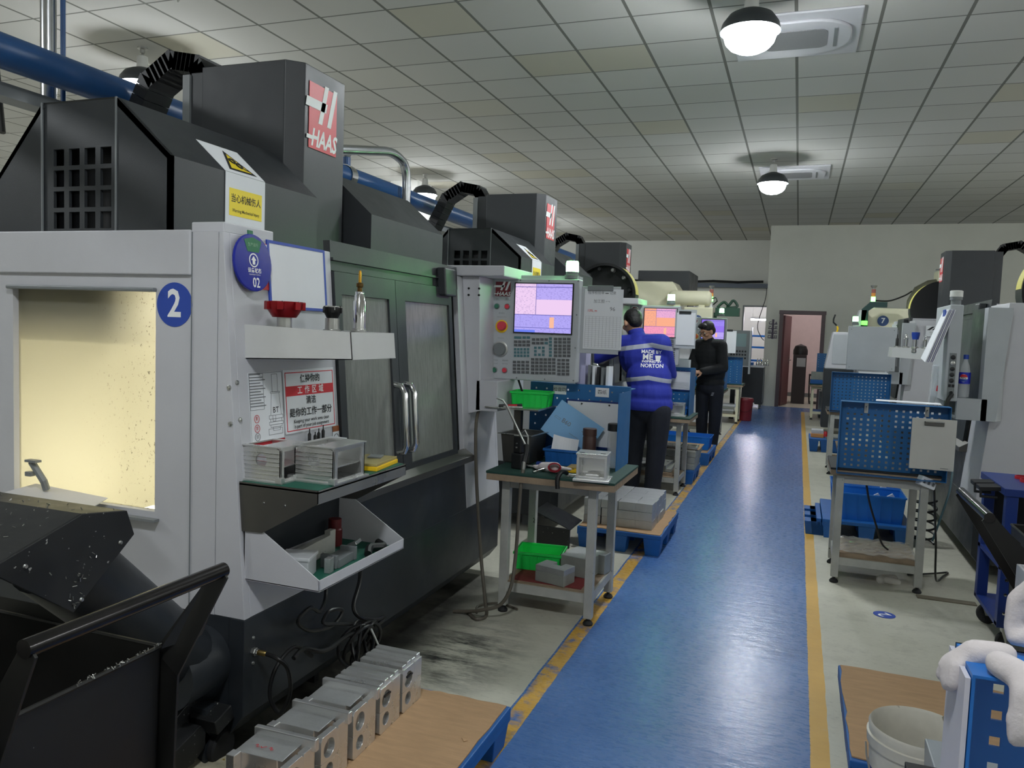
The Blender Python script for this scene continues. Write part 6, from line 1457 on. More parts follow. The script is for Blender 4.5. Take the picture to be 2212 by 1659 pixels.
# third right table, chair in the office beyond the door
R3 = work_table('far work table right of the aisle, before the brown door', (.48, 15.65, 0), .38, .42, .66, 'work tables along the aisle', legm=CREAM, shelfm=PALLETB)
pr3 = thing('pegboard_panel', 'small blue pegboard on the far right table before the doorway', 'pegboard', (.44, 15.85, .66)); pegboard(pr3, -.1, .3, 0, .03, .28, .56, 8, 6, rim=.02, face='front'); MB().box(-.1, .03, 0, .3, .04, .30).build('back_plate', BLUE, pr3)
t = thing('metal_box', 'grey metal box in a blue tray on the far right table', 'box', (.42, 15.55, .66)); MB().box(-.18, -.12, 0, .22, .12, .08).build('blue_tray', PALLETB, t, bevel=.006); MB().box(-.17, -.11, .08, .21, .11, .22).build('box_body', ALUR, t, bevel=.004)
o = single(MB().box(.42, 15.9, 0, .64, 16.4, .5), 'filing_box', GREYD, 'dark grey box standing behind the far right table', 'box', bevel=.004)
# ---------------------------------------------------------------- tool cart, second chip cart, foreground corner
t = thing('tool_cart', 'navy tool cart on castors at the right edge, with red holders on top', 'cart', (1.28, 4.43, 0))
cx0, cx1, cy0, cy1 = -.33, .5, -.24, .26
for x in (cx0, cx1-.05):
    for y in (cy0, cy1-.05): MB().box(x, y, .13, x+.05, y+.05, .76).build('post', DBLUE, t, bevel=.003)
MB().box(cx0-.01, cy0-.01, .755, cx1+.01, cy1+.01, .79).build('top_plate', DBLUE, t, bevel=.003); MB().box(cx0, cy0, .40, cx1, cy1, .42).build('middle_shelf', DBLUE, t); MB().box(cx0, cy0, .13, cx1, cy1, .15).build('bottom_shelf', DBLUE, t)
MB().prism([(cx0, .13), (cx0+.22, .13), (cx0+.22, .20), (cx0+.08, .30), (cx0+.05, .42), (cx0, .42)], 'y', cy0-.004, cy0).build('side_plate', DBLUE, t)
MB().box(cx0+.05, cy1-.03, .45, cx1-.05, cy1-.02, .75).build('back_plate', BLACK, t)
for (x, z) in ((cx0+.025, .20), (cx0+.025, .29), (cx0+.16, .165), (cx0+.025, .36)): MB().lathe([(.009, 0), (.007, .005), (.001, .006)], (x, cy0-.004, z), (0, -1, 0), 12).build('bolt', CHROME, t)
for x in (cx0+.06, cx1-.06):
    for y in (cy0+.04, cy1-.04):
        f = MB().box(x-.03, y-.022, .1, x+.03, y+.022, .13).prism([(x-.03, .1), (x+.03, .1), (x+.012, .045), (x-.012, .045)], 'y', y-.022, y-.018).prism([(x-.03, .1), (x+.03, .1), (x+.012, .045), (x-.012, .045)], 'y', y+.018, y+.022).build('castor_fork', STEEL, t); MB().wheel((x, y, .052), (0, 1, 0), .052, .03).build('castor_wheel', RUBBER, f, smooth=True)
for i in range(2): MB().obox((cx0-.05, cy0+.12+.13*i, .77), (.09, .10, .02), RY(-.1)).tube([(cx0-.09, cy0+.08+.13*i, .775), (cx0-.09, cy0+.08+.13*i, .73), (cx0-.02, cy0+.08+.13*i, .73)], .008, 8).build('black_holder', BLACK, t, bevel=.002)
for i in range(4):
    for j in range(2): MB().lathe([(.036, 0), (.04, 0), (.04, .014), (.036, .014)], (cx0+.15+.1*j, cy0+.06+.1*i, .79), n=24, caps=False).build('red_ring', RED, t)
t2 = thing('tool_holder', 'black collet holder standing in a red ring on the navy tool cart', 'tool', (1.14, 4.36, .792)); MB().lathe([(.034, 0), (.034, .02), (.026, .025), (.026, .05), (.034, .055), (.034, .085), (.024, .09), (.022, .12), (.006, .125), (.005, .2), (.001, .2)], (0, 0, 0)).build('holder_body', BLACK, t2, smooth=True)
b2 = dup(b_, (1.14, 3.29, 0), PI, 'second black chip cart at the right edge beside the navy tool cart')
for ch in kids(b2):
    nm = ch.name.split('.')[0]
    if nm in ('cart_body', 'rim', 'caster_wheel', 'caster_fork'): ch.location.x -= .14
    elif nm == 'handle_gusset': bpy.data.objects.remove(ch)
    elif nm == 'handle_arm':
        y = ch.data.vertices[0].co.y; me = MB().poly([(.505, y, .892), (.53, y, .862), (.30, y, .50), (.30, y, .70), (.42, y, .80)], (0, .008, 0)); lk = me.build('handle_arm', BINB, b2); bpy.data.objects.remove(ch)
t = thing('pegboard_panel', 'blurred blue pegboard corner in the right foreground hung with gloves', 'pegboard', (.49, 1.0, .67)); pegboard(t, -.30, .30, -.085, .01, .0, .43, 14, 12, rim=.034, hole=.0115, face='back', m=mat('bright_blue_coat', rgb(26, 108, 190), .4, var=.08))
MB().box(-.306, -.083, .0, -.301, .01, .425).build('side_sticker', mat('white_edge_tape', rgb(206, 204, 214), .5), t)
R0 = work_table('work table in the right foreground carrying the gloved pegboard', (.50, 1.25, 0), .45, .43, .695, 'work tables along the aisle', topm=RUBBER, over=(.03, .06, .0, .04))
def glove(label, loc, parts, k=.82):
    t = thing('work_glove', label, 'glove', loc); m = MB()
    for a, ra, c, rc in parts: m.cap(V(a)*k, ra*k, V(c)*k, rc*k)
    soft(m, 'glove_hand', COTTON, t, .004, 8, (0, 0, 0)); return t
glove('white cotton glove drooping over the left corner of the foreground pegboard', (.20, .965, 1.1), [((.035, 0, .012), .016, (.0, .0, .008), .018), ((.0, 0, .006), .018, (-.022, .012, -.02), .018), ((-.018, .01, -.015), .016, (-.027, .0, -.04), .012), ((-.01, .02, -.015), .014, (-.030, .02, -.036), .012), ((-.02, -.01, -.01), .012, (-.024, -.012, -.034), .011)])
glove('white cotton glove hanging down the front of the foreground pegboard', (.232, .9, 1.1), [((-.02, .03, .015), .018, (.015, -.005, .008), .02), ((.0, -.01, .0), .018, (.0, -.016, -.045), .017), ((.012, -.012, .0), .015, (.014, -.016, -.035), .014), ((-.008, -.014, -.03), .012, (-.008, -.016, -.058), .011), ((.006, -.014, -.03), .012, (.007, -.016, -.055), .011)])
glove('greyish cotton glove standing up in a loop above the foreground pegboard', (.262, 1.0, 1.11), [((.02, 0, .0), .016, (-.02, .01, .02), .014), ((-.02, .01, .02), .013, (-.018, .01, .06), .014), ((-.018, .01, .06), .014, (.0, .0, .085), .015), ((.0, 0, .085), .015, (.018, 0, .07), .014), ((.018, 0, .07), .012, (.0, 0, .045), .010), ((-.02, 0, .01), .012, (.04, 0, .02), .012)])
pallet('blue pallet under cardboard at the lower right', .225, .86, 2.60, 3.37, .14, (.232, .85, 2.62, 3.36), 'brown cardboard sheet on the lower right pallet')
t = thing('white_bucket', 'dirty white plastic bucket on the floor at the lower right', 'bucket', (.385, 2.43, 0)); BK = mat('dirty_white_plastic', rgb(206, 202, 190), .5, var=.16, scale=7, speck=(18, .7, rgb(120, 112, 96)))
MB().lathe([(.112, 0), (.114, .006), (.128, .30), (.134, .302), (.136, .33), (.13, .332), (.132, .355), (.128, .362), (.122, .355), (.118, .3), (.106, .012), (.001, .012)], (0, 0, 0), n=48, caps=False).build('bucket_body', BK, t, smooth=True)
MB().lathe([(.1205, .12), (.1255, .235)], (0, 0, 0), n=48, caps=False).build('blue_label', mat('navy_label', rgb(44, 52, 130), .45), t, smooth=True); text('❀', .05, WHITEM, t, (-.112, -.055, .19), (PI/2, 0, -1.1), 'label_flower')
MB().tube([(.138*math.cos(a), -.138*math.sin(a)*.55-.02, .30-.16*math.sin(a)) for a in [PI*k/16 for k in range(17)]], .0028, 6).build('wire_handle', STEEL, t, smooth=True)
t = thing('grey_box', 'translucent grey plastic box in front of the white bucket', 'box', (.47, 2.16, 0)); MB().hexa([(-.08, -.12, 0), (.10, -.12, 0), (.10, .11, 0), (-.08, .11, 0), (-.095, -.135, .40), (.115, -.135, .40), (.115, .125, .40), (-.095, .125, .40)]).build('box_body', mat('grey_sheet_box', rgb(150, 156, 162), .3, var=.08), t, bevel=.004)
MB().obox((0, .03, .402), (.05, .03, .004), RZ(.4)).build('glossy_tape', FROST, t)
t = thing('white_bin', 'white sheet metal bin corner at the right edge of the picture', 'bin', (.86, 2.55, 0)); MB().box(-.10, -.3, 0, .3, .3, .66).build('pedestal', WHITE, t, bevel=.004); MB().grid((-.16, -.35, .66), (1, 0, 0), (0, 1, 0), [0, .008, .47, .48], [0, .008, .692, .7], .09, lambda i, j: i == 1 and j == 1).build('bin_wall', WHITE, t, bevel=.002); MB().box(-.155, -.345, .66, .315, .345, .665).build('bin_floor', BASE, t)

# ================================================================== far end: machines by the rear wall, side room
def cream_machine(label, loc, rz, num):
    t = thing('cream_machine', label, 'machine', loc, rz)
    MB().box(-1.6, 0, .1, 0, 2.2, .5).build('base', BASE, t); MB().box(-1.6, 0, .5, 0, 2.2, 1.62).build('enclosure', WHITE, t, bevel=.01)
    s_ = MB().box(-1.5, .02, 1.62, -.06, .55, 2.0).build('cream_cabinet', CREAM, t, bevel=.02); return t
M8 = thing('cream_machine', 'cream machine with the blue 8 sign, beyond the third left machine', 'machine', (-1.4, 13.0, 0))
MB().box(-1.7, .5, .0, .05, 2.9, 1.5).build('enclosure', WHITE, M8, bevel=.01)
MB().prism([(-1.7, 1.5), (-.5, 1.5), (-.5, 2.12), (-.66, 2.36), (-1.7, 2.36)], 'y', .47, 2.2).build('cream_hood', CREAM, M8, bevel=.02)
MB().box(-1.4, 1.2, 1.5, -.48, 2.4, 2.6).build('column_cover', DARK, M8, bevel=.01)
MB().box(-.42, .2, 1.45, .05, 1.0, 1.93).build('cream_cabinet', CREAM, M8, bevel=.02)
MB().lathe([(.001, 0), (.08, 0), (.08, .004), (.001, .004)], (-.19, .195, 1.72), (0, -1, 0), 32).build('number_disc', SLATE, M8)
text('8', .11, WHITEM, M8, (-.19, .189, 1.72), (PI/2, 0, 0), 'numeral', bold=.02)
MB().box(.08, .3, 1.80, .46, .5, 1.935).box(.04, .35, 1.4, .1, .45, 1.85).build('green_rail', mat('dark_green_rail', rgb(34, 70, 54), .5), M8)
t = thing('air_tank', 'cream air tank lying on the cream machine marked 8', 'tank', (-1.74, 13.33, 2.08)); MB().lathe([(.001, -.36), (.08, -.35), (.12, -.31), (.125, -.28), (.125, .28), (.12, .31), (.08, .35), (.001, .36)], (0, 0, 0), (1, 0, 0), 28).build('tank_body', CREAM, t, smooth=True)
for x in (-.2, .2): MB().box(x-.05, -.06, -.15, x+.05, .06, -.08).build('tank_foot', CREAM, t)
MB().tube([(.35, 0, .0), (.42, 0, .02), (.44, 0, -.04), (.38, 0, -.1)], .012, 8).build('tank_hose', CABLE, t, smooth=True)
def tower(label, loc, s=14):
    t = thing('signal_tower', label, 'signal lamp', loc); RR = .032
    MB().lathe([(.04, 0), (.04, .02), (.022, .025), (.022, .1), (RR, .105)], (0, 0, 0)).build('stem', SOCK, t, smooth=True)
    MB().lathe([(RR, .105), (RR, .18)], (0, 0, 0)).build('green_lens', emat('tower_green', (.12, 1, .1), s), t, smooth=True); MB().lathe([(RR, .18), (RR, .24)], (0, 0, 0)).build('amber_lens', mat('amber_lens', rgb(230, 150, 60), .3), t, smooth=True); MB().lathe([(RR, .24), (RR, .30)], (0, 0, 0)).build('red_lens', mat('dull_red_lens', rgb(150, 84, 76), .3), t, smooth=True)
    MB().lathe([(.02, .30), (.02, .31), (.045, .34), (.05, .36), (.001, .33)], (0, 0, 0)).build('cap', STEEL, t, smooth=True); return t
tower('signal tower lamp on the left, above the cream machine marked 8', (-1.40, 13.35, 1.93))
o = MB(); rr_ = random.Random(6)
single(MB().tube(curve([(-1.3, 13.4, 1.94), (-1.2, 13.42, 2.03), (-1.12, 13.4, 1.98), (-1.05, 13.42, 2.06), (-.98, 13.4, 1.97), (-1.06, 13.38, 1.94), (-1.15, 13.42, 1.95)]), .022, 8), 'cable_tangle', mat('dark_green_cable', rgb(30, 60, 48), .5), 'tangle of dark cables beside the signal tower on the left', 'cables', smooth=True)
t = thing('cnc_console', 'grey operator console with a small screen and rows of keys, behind the man in black', 'control console', (-.985, 14.5, 0))
MB().box(-.19, 0, .96, .19, .10, 1.585).build('console_body', GREYD, t, bevel=.006); MB().box(.17, -.05, .82, .20, .12, 1.585).build('side_rail', GREYP, t); MB().box(-.13, -.004, 1.30, .11, 0, 1.53).build('console_screen', mat('grey_green_screen', rgb(130, 150, 152), .2), t)
for j in range(3):
    for i in range(6): MB().box(-.15+.048*i, -.006, 1.20-.06*j, -.12+.048*i, 0, 1.23-.06*j).build('console_key', BLACK, t)
for x in (-.12, .02): MB().lathe([(.01, 0), (.01, .004), (.001, .004)], (x, 0, 1.02), (0, -1, 0), 10).build('green_indicator', emat('green_indicator', (.2, 1, .3), 3), t)
MB().box(-.12, .04, 0, -.04, .12, .96).build('pedestal', BASE, t)
t = thing('clipboard', 'clipboard with a white sheet on the console behind the man in black', 'clipboard', (-1.07, 13.15, 1.56)); MB().box(-.12, -.004, -.36, .12, 0, 0).build('sheet', PAPER, t); MB().box(-.06, -.01, -.01, .06, 0, .02).build('clip', BLACK, t)
t = thing('clipboard', 'clipboard with a curling white sheet beside the orange screen', 'clipboard', (-1.0, 7.42, 1.66)); MB().box(-.08, -.006, -.30, .09, -.002, 0).build('sheet', PAPER, t); MB().box(-.06, -.014, -.01, .05, 0, .015).build('clip', BLACK, t, bevel=.002); MB().box(-.095, 0, -.33, .1, .004, .03).build('board', GREYP, t)
# lathe and cream machine 7
M7 = thing('cream_machine', 'cream machine with the blue 7 sign at the far right', 'machine', (1.0, 13.6, 0))
MB().box(-.02, 0, 1.45, 1.4, .9, 2.0).build('cream_cabinet', CREAM, M7, bevel=.03); MB().box(-.1, .3, 0, 1.6, 2.2, 1.45).build('enclosure', WHITE, M7, bevel=.01)
MB().lathe([(.001, 0), (.082, 0), (.082, .004), (.001, .004)], (.22, -.002, 1.80), (0, -1, 0), 32).build('number_disc', SLATE, M7); text('7', .115, WHITEM, M7, (.22, -.008, 1.80), (PI/2, 0, 0), 'numeral', bold=.02)
tower('signal tower lamp above the cream machine marked 7', (1.07, 13.75, 2.0))
t = thing('extraction_duct', 'thick grey duct elbow on top of the cream machine marked 7', 'duct', (1.75, 14.1, 2.0)); MB().tube([(0, 0, 0), (0, 0, .12), (.06, 0, .26), (.18, 0, .33), (.26, 0, .34)], .16, 20).build('duct_elbow', mat('grey_foil_duct', rgb(120, 118, 100), .4, .4, var=.2), t, smooth=True); MB().box(.24, -.2, .0, .62, .25, .62).build('filter_box', CREAM, t, bevel=.008); MB().box(.42, -.203, .05, .425, -.2, .6).build('box_seam', GREYD, t); MB().box(.2, -.25, .62, .66, -.18, .635).build('lid_bar', GREYD, t)
cable([(1.1, 13.7, 2.12), (1.3, 13.7, 2.12), (1.5, 13.7, 2.2), (1.62, 13.8, 2.28)], .012, 'black cable from the signal tower to the grey duct')
t = thing('lathe', 'grey and black lathe cover with a dark green arched arm at the far right', 'machine', (.62, 13.2, 0))
MB().prism([(-.22, 1.02), (.18, 1.02), (.20, 1.6), (-.13, 1.6)], 'y', 0, .5).build('white_cover', WHITE, t, bevel=.02); MB().box(-.12, -.01, 1.1, .16, 0, 1.56).build('grey_lid', GREYP, t, bevel=.008); MB().box(-.22, 0, .1, .2, .5, 1.02).build('black_body', BASE, t, bevel=.006); MB().prism([(.16, 1.62), (.30, 1.62), (.34, 1.95), (.24, 1.95)], 'y', .1, .5).build('back_cover', WHITE, t)
MB().prism([(.26, 1.62), (.36, 1.62), (.36, 1.94), (.44, 2.0), (.62, 2.0), (.62, 2.08), (.38, 2.08), (.26, 1.96)], 'y', .1, .18).build('arched_arm', mat('dark_green_paint', rgb(40, 66, 64), .5), t, bevel=.004); MB().lathe([(.045, 1.72), (.045, 1.78), (.04, 1.785), (.001, 1.785)], (.31, .05, 0)).build('green_lamp', emat('lathe_lamp', (.15, 1, .1), 3), t, smooth=True)
t = thing('coolant_nozzle', 'small yellow and black jointed hose standing on the far right lathe', 'nozzle', (.49, 13.3, 1.6)); MB().tube([(.06, 0, 0), (.07, 0, .05), (.06, 0, .09)], .014, 8).build('yellow_joint', YEL, t, smooth=True); MB().tube([(.05, 0, .1), (.0, 0, .15), (.0, 0, .2), (.02, 0, .27)], .012, 8).build('black_joint', BLACK, t, smooth=True)
# black trolley with bottles, office things
t = thing('black_trolley', 'black cabinet on castors by the rear corner', 'cabinet', (-.84, 17.2, 0)); MB().box(-.22, -.3, .1, .2, .3, .86).build('cabinet_body', BASE, t, bevel=.006); MB().box(-.22, -.3, .86, .2, .3, .9).build('white_top', PAPER, t); MB().tube([(.205, -.3, .15), (.205, -.3, .84)], .012, 8).build('edge_bar', GREYD, t)
for x in (-.16, .14):
    for y in (-.24, .24): MB().wheel((x, y, .05), (1, 0, 0), .05, .03).build('castor', GREYD, t, smooth=True)
rr_ = random.Random(9)
for k in range(5): single(MB().lathe([(.03, 0), (.03, .07), (.012, .1), (.012, .14)], (-.72+.05*k-.06, 17.05+.05*(k % 2), .90), n=12), 'tool_holder', CHROME, ('first', 'second', 'third', 'fourth', 'fifth')[k]+' from the left of the shiny holders on the black cabinet', 'tool', 'shiny holders on the black cabinet', smooth=True)
single(MB().box(-1.02, 16.95, .90, -.86, 17.2, .96), 'blue_tray', PALLETB, 'blue tray on the black cabinet by the rear corner', 'tray', bevel=.004)
t = thing('storage_rack', 'shelf with blue trays in the bright side room', 'rack', (-1.02, 21.8, 0))
for x in (-.16, .26):
    for y in (-.15, .15): MB().box(x-.012, y-.012, 0, x+.012, y+.012, 1.75).build('rack_post', PAPER, t)
for z in (.45, .85, 1.2, 1.5): MB().box(-.16, -.15, z, .26, .15, z+.05).build('rack_shelf', CRATE, t)
cable([(-.72, 17.88, 2.55), (-.735, 17.86, 2.3), (-.86, 17.84, 1.75), (-.78, 17.85, 1.5), (-.71, 17.87, 1.42)], .008, 'thin cable hanging at the rear wall corner')
s = thing('wall_characters', 'dark plum calligraphy emblem of stacked characters on the wall left of the door', 'sign', (-.545, 17.895, 1.66)); m_ = mat('plum_lettering', rgb(86, 78, 92), .7)
MB().box(-.022, -.006, -.20, .022, 0, .22).build('emblem_stem', m_, s)
for i, (a, b) in enumerate((('C', 'A'), ('乙', '王'), ('品', '巴'), ('口', '日'))):
    z = .14-.10*i; MB().box(-.08, -.005, z-.03, .08, 0, z-.012).build('emblem_bar', m_, s); text(a, .08, m_, s, (-.062, -.004, z), (PI/2, 0, 0), 'emblem_character', bold=.03); text(b, .08, m_, s, (.062, -.004, z), (PI/2, 0, 0), 'emblem_character', bold=.03)
t = thing('office_cabinet', 'tall brown and black cabinet inside the office door', 'cabinet', (.02, 19.4, 0)); MB().box(-.12, -.3, 0, .17, .3, 1.12).build('cabinet_body', mat('dark_brown_cabinet', rgb(54, 42, 44), .5), t, bevel=.004); MB().box(-.04, -.305, .85, .15, -.3, 1.05).build('glass_front', FROST, t); MB().lathe([(.001, .25), (.12, .2), (.16, .1), (.16, 0)], (.03, 0, 1.12), n=20).build('black_cover', BLACK, t, smooth=True)
t = thing('office_chair', 'black cantilever chair in the office beyond the door', 'chair', (.52, 19.5, 0))
for y in (-.22, .22): MB().tube(curve([(.2, y, .95), (.15, y, .66), (-.2, y, .66), (-.24, y, .6), (-.22, y, .05), (-.18, y, .02), (.2, y, .02)], 4), .013, 8).build('chair_leg', BLACK, t, smooth=True)
MB().box(-.2, -.22, .42, .22, .22, .48).build('seat', BLACK, t, bevel=.02); MB().obox((.22, 0, .75), (.04, .42, .42), RY(.15)).build('backrest', BLACK, t, bevel=.015)
struct(MB().box(-.55, 21.58, 0, 2.2, 21.6, .9).build('trim_4', PINKW))
# ================================================================== the two people
def head_parts(m, c, fwd, up=(0, 0, 1), s=1):
    """head in one skin: skull, jaw, nose, brow, lips, ears; c = middle of the head"""
    f = V(fwd).normalized(); u = (V(up)-f*V(up).dot(f)).normalized(); r = f.cross(u)
    R = Matrix((r, f, u)).transposed(); c = V(c); P = lambda x, y, z: c+R@V((x*s, y*s, z*s))
    e = lambda x, y, z, a, b, d: m.ell(P(x, y, z), (a*s, b*s, d*s), R)
    e(0, -.012, .025, .076, .094, .092); e(0, .02, -.035, .058, .07, .075); e(0, .05, -.075, .034, .036, .03)
    m.cap(P(0, .085, .012), .009*s, P(0, .108, -.022), .015*s); e(.012, .10, -.024, .009, .01, .008); e(-.012, .10, -.024, .009, .01, .008)
    e(0, .078, .028, .05, .02, .012); e(0, .09, -.052, .024, .012, .007); e(0, .086, -.063, .02, .012, .007)
    for q in (-1, 1): e(q*.078, -.005, -.01, .012, .022, .032); e(q*.045, .06, -.02, .026, .028, .028)
    return P, R
def hand_parts(m, wrist, d, palm_n, s=1, curl=.6, side=1):
    """palm, four bent fingers and a thumb leaving the side of the palm"""
    d = V(d).normalized(); n = (V(palm_n)-d*V(palm_n).dot(d)).normalized(); r = d.cross(n)*side; w = V(wrist)
    m.cap(w, .024*s, w+d*.03*s, .026*s)
    for k, (x, L) in enumerate(((-.028, .066), (-.009, .076), (.01, .072), (.028, .056))):
        b = w+d*.085*s+r*x*s; m.cap(w+d*.03*s+r*x*.7*s, .015*s, b, .0115*s)
        p1 = b+(d*math.cos(curl)+n*math.sin(curl))*L*.5*s; p2 = p1+(d*math.cos(curl*2.2)+n*math.sin(curl*2.2))*L*.5*s
        m.cap(b, .0105*s, p1, .0092*s, 8); m.cap(p1, .0092*s, p2, .0078*s, 8)
    t0 = w+d*.025*s-r*.026*s; t1 = t0+(d*.6-r*.6+n*.45).normalized()*.042*s; t2 = t1+(d*.85+n*.5).normalized()*.034*s
    m.cap(t0, .014*s, t1, .0115*s, 8); m.cap(t1, .011*s, t2, .009*s, 8)
def limbs(m, pts):
    for (a, ra), (b, rb) in zip(pts[:-1], pts[1:]): m.cap(a, ra, b, rb, 14)
JACK = bpy.data.materials.new('blue_work_jacket')
def jacket_mat():
    t, n, l, mth, noise, ramp, mix, tc, mapped, (x, y, z) = nodes_helper(JACK); b = n['Principled BSDF']
    col = mix(noise(tc, 6, 4), rgb(30, 42, 146), rgb(42, 56, 172))
    zz = mth('ADD', z, mth('MULTIPLY', mth('ABSOLUTE', mth('ADD', x, -.02)), .16))
    band = lambda a, c: mth('MULTIPLY', mth('GREATER_THAN', zz, a), mth('LESS_THAN', zz, c))
    back = mth('GREATER_THAN', x, -.36)
    bd = mth('MULTIPLY', mth('MAXIMUM', band(1.335, 1.375), band(1.055, 1.092)), back)
    l.new(mix(bd, col, rgb(168, 172, 188)), b.inputs['Base Color']); b.inputs['Roughness'].default_value = .75
    bp = n.new('ShaderNodeBump'); bp.inputs['Strength'].default_value = .55; bp.inputs['Distance'].default_value = .03
    l.new(noise(mapped((5, 5, 2.2)), 1.6, 3, .5), bp.inputs['Height']); l.new(bp.outputs['Normal'], b.inputs['Normal'])
jacket_mat()
def person(label, loc): return thing('person', label, 'person', loc)
def skin_obj(m, name, mt, parent, vox, sm=4): return soft(m, name, mt, parent, vox, sm)

# --- man in blue, seen from behind, bent over towards the open door of the second machine
p = person('man in a bright blue work jacket seen from behind, leaning into the second machine', (-1.22, 6.85, 0))
K = lambda x, y, z: tuple(V((0, 0, 1.44))+(V((x, y, z))-V((0, 0, 1.44)))*.98)
LS, RS = K(-1.535, 7.17, 1.345), K(-1.155, 7.06, 1.365); LE, RE = K(-1.81, 7.16, 1.205), K(-1.10, 7.25, 1.09); LW, RW = K(-1.93, 7.14, 1.12), K(-1.33, 7.47, 1.03)
b = MB()
head_parts(b, K(-1.455, 7.22, 1.548), (-.62, .72, -.42))
b.cap(K(-1.395, 7.17, 1.42), .058, K(-1.435, 7.21, 1.50), .055)
b.ell(K(-1.3, 7.12, 1.25), (.17, .11, .2)); b.ell(K(-1.235, 7.04, .98), (.15, .11, .2))
limbs(b, [(LS, .055), (LE, .045), (LW, .03)]); limbs(b, [(RS, .055), (RE, .045), (RW, .03)]); b.cap(LS, .06, RS, .06)
hand_parts(b, LW, (-.9, .05, -.3), (.1, 0, -1), 1, .5, 1); hand_parts(b, RW, (-.7, .6, -.3), (0, 0, -1), 1, .5, -1)
for (h, k_, a) in (((-1.12, 6.84, .8), (-1.12, 6.84, .45), (-1.14, 6.82, .09)), ((-1.30, 6.90, .8), (-1.33, 6.94, .45), (-1.345, 6.97, .09))): limbs(b, [(h, .085), (k_, .058), (a, .045)])
skin_obj(b, 'body', SKIN, p, .0075)
j = MB()
j.ell(K(-1.235, 7.03, .92), (.205, .155, .16)); j.ell(K(-1.25, 7.05, 1.05), (.205, .16, .18)); j.ell(K(-1.31, 7.12, 1.24), (.235, .155, .2)); j.cap(LS, .088, RS, .092)
j.cap(K(-1.36, 7.13, 1.36), .11, K(-1.405, 7.18, 1.44), .068); j.lathe([(.20, -.03), (.212, 0), (.21, .05), (.19, .08)], K(-1.235, 7.03, .80), (0, 0, 1), 28, sy=.76)
limbs(j, [(LS, .088), (LE, .07), (LW, .05)]); limbs(j, [(RS, .09), (RE, .07), (RW, .048)])
jk = skin_obj(j, 'jacket', JACK, p, .009, 6)
jk.location = (0, 0, 0)
MB().lathe([(.066, -.02), (.074, .0), (.07, .035), (.062, .037), (.06, 0)], tuple(V(K(-1.405, 7.18, 1.445))-V(p.location)), (-.3, .25, 1), 24, caps=False).build('collar', JACK, p, smooth=True)
h_ = MB(); c0 = V(K(-1.455, 7.22, 1.548)); f = V((-.62, .72, -.42)).normalized(); u = (V((0, 0, 1))-f*f.z).normalized(); R = Matrix((f.cross(u), f, u)).transposed()
h_.ell(c0+R@V((0, -.022, .038)), (.083, .094, .09), R); h_.ell(c0+R@V((0, -.055, .0)), (.07, .058, .07), R)
skin_obj(h_, 'hair', HAIR, p, .006, 2)
tr = MB()
tr.ell((-1.205, 6.89, .80), (.185, .14, .13))
limbs(tr, [((-1.11, 6.85, .78), .108), ((-1.115, 6.845, .45), .088), ((-1.135, 6.83, .075), .07)]); limbs(tr, [((-1.30, 6.91, .78), .108), ((-1.33, 6.94, .45), .088), ((-1.345, 6.97, .075), .07)])
skin_obj(tr, 'trousers', TROU, p, .009, 5)
for (x, y) in ((-1.14, 6.83), (-1.35, 6.97)):
    sh = MB(); sh.cap((x, y-.05, .04), .038, (x-.05, y+.13, .034), .034); sh.box(x-.03, y-.07, 0, x+.02, y+.0, .02); wb(sh, 'shoe', BLACK, p, smooth=True)
# the print on the back: laid on a flat patch and wrapped onto the cloth
bn = V((.17, -.985, .0)); bx = V((.985, .17, 0)); BM = Matrix((bx, V((0, 0, 1)), bx.cross(V((0, 0, 1))))).transposed()
def back_print(s, size, z, dx=0, sx=1, bold=.02):
    c = V(K(-1.20, 6.87, z))+bx*dx; o = wt(s, size, WHITEM, p, c, BM, name='back_lettering', bold=bold, sx=sx)
    w_ = o.modifiers.new('w', 'SHRINKWRAP'); w_.target = jk; w_.wrap_method = 'PROJECT'; w_.use_project_z = True; w_.use_negative_direction = True; w_.use_positive_direction = True; w_.offset = .004; w_.wrap_mode = 'ABOVE_SURFACE'; w_.project_limit = .2
back_print('MADE BY', .042, 1.292, -.005); back_print('ME', .066, 1.245, -.035, 1.05, .03); back_print('INSPIRED BY', .030, 1.205, .0); back_print('NORTON', .044, 1.168, .005, 1, .02)
for k_ in range(4): back_print('▬', .052-.004*k_, 1.258-.013*k_, .052, .9, 0)

# --- man in black with glasses, looking down at his hands
p = person('man in black clothes and glasses looking down at his hands', (-1.06, 10.42, 0))
fw = (-.62, -.70, -.42); hc = (-1.12, 10.40, 1.515)
LS, RS = (-.93, 10.36, 1.335), (-1.215, 10.50, 1.335); LE, RE = (-.885, 10.27, 1.06), (-1.29, 10.42, 1.07); LW, RW = (-1.115, 10.10, 1.01), (-1.235, 10.16, 1.02)
b = MB(); P, R = head_parts(b, hc, fw, s=.98)
b.cap((-1.075, 10.44, 1.36), .056, (-1.105, 10.42, 1.45), .054); b.ell((-1.07, 10.43, 1.2), (.15, .1, .2)); b.ell((-1.05, 10.43, .95), (.14, .1, .2)); b.cap(LS, .055, RS, .055)
limbs(b, [(LS, .05), (LE, .042), (LW, .028)]); limbs(b, [(RS, .05), (RE, .042), (RW, .028)])
hand_parts(b, LW, (-.85, -.4, -.15), (-.2, .3, -1), 1.05, .7, -1); hand_parts(b, RW, (.1, -.9, -.2), (.2, 0, -1), 1.05, .7, 1)
for (hh, k_, a) in (((-.97, 10.40, .8), (-.965, 10.38, .45), (-.975, 10.40, .09)), ((-1.13, 10.46, .8), (-1.13, 10.44, .45), (-1.12, 10.46, .09))): limbs(b, [(hh, .08), (k_, .056), (a, .044)])
skin_obj(b, 'body', SKIN, p, .007)
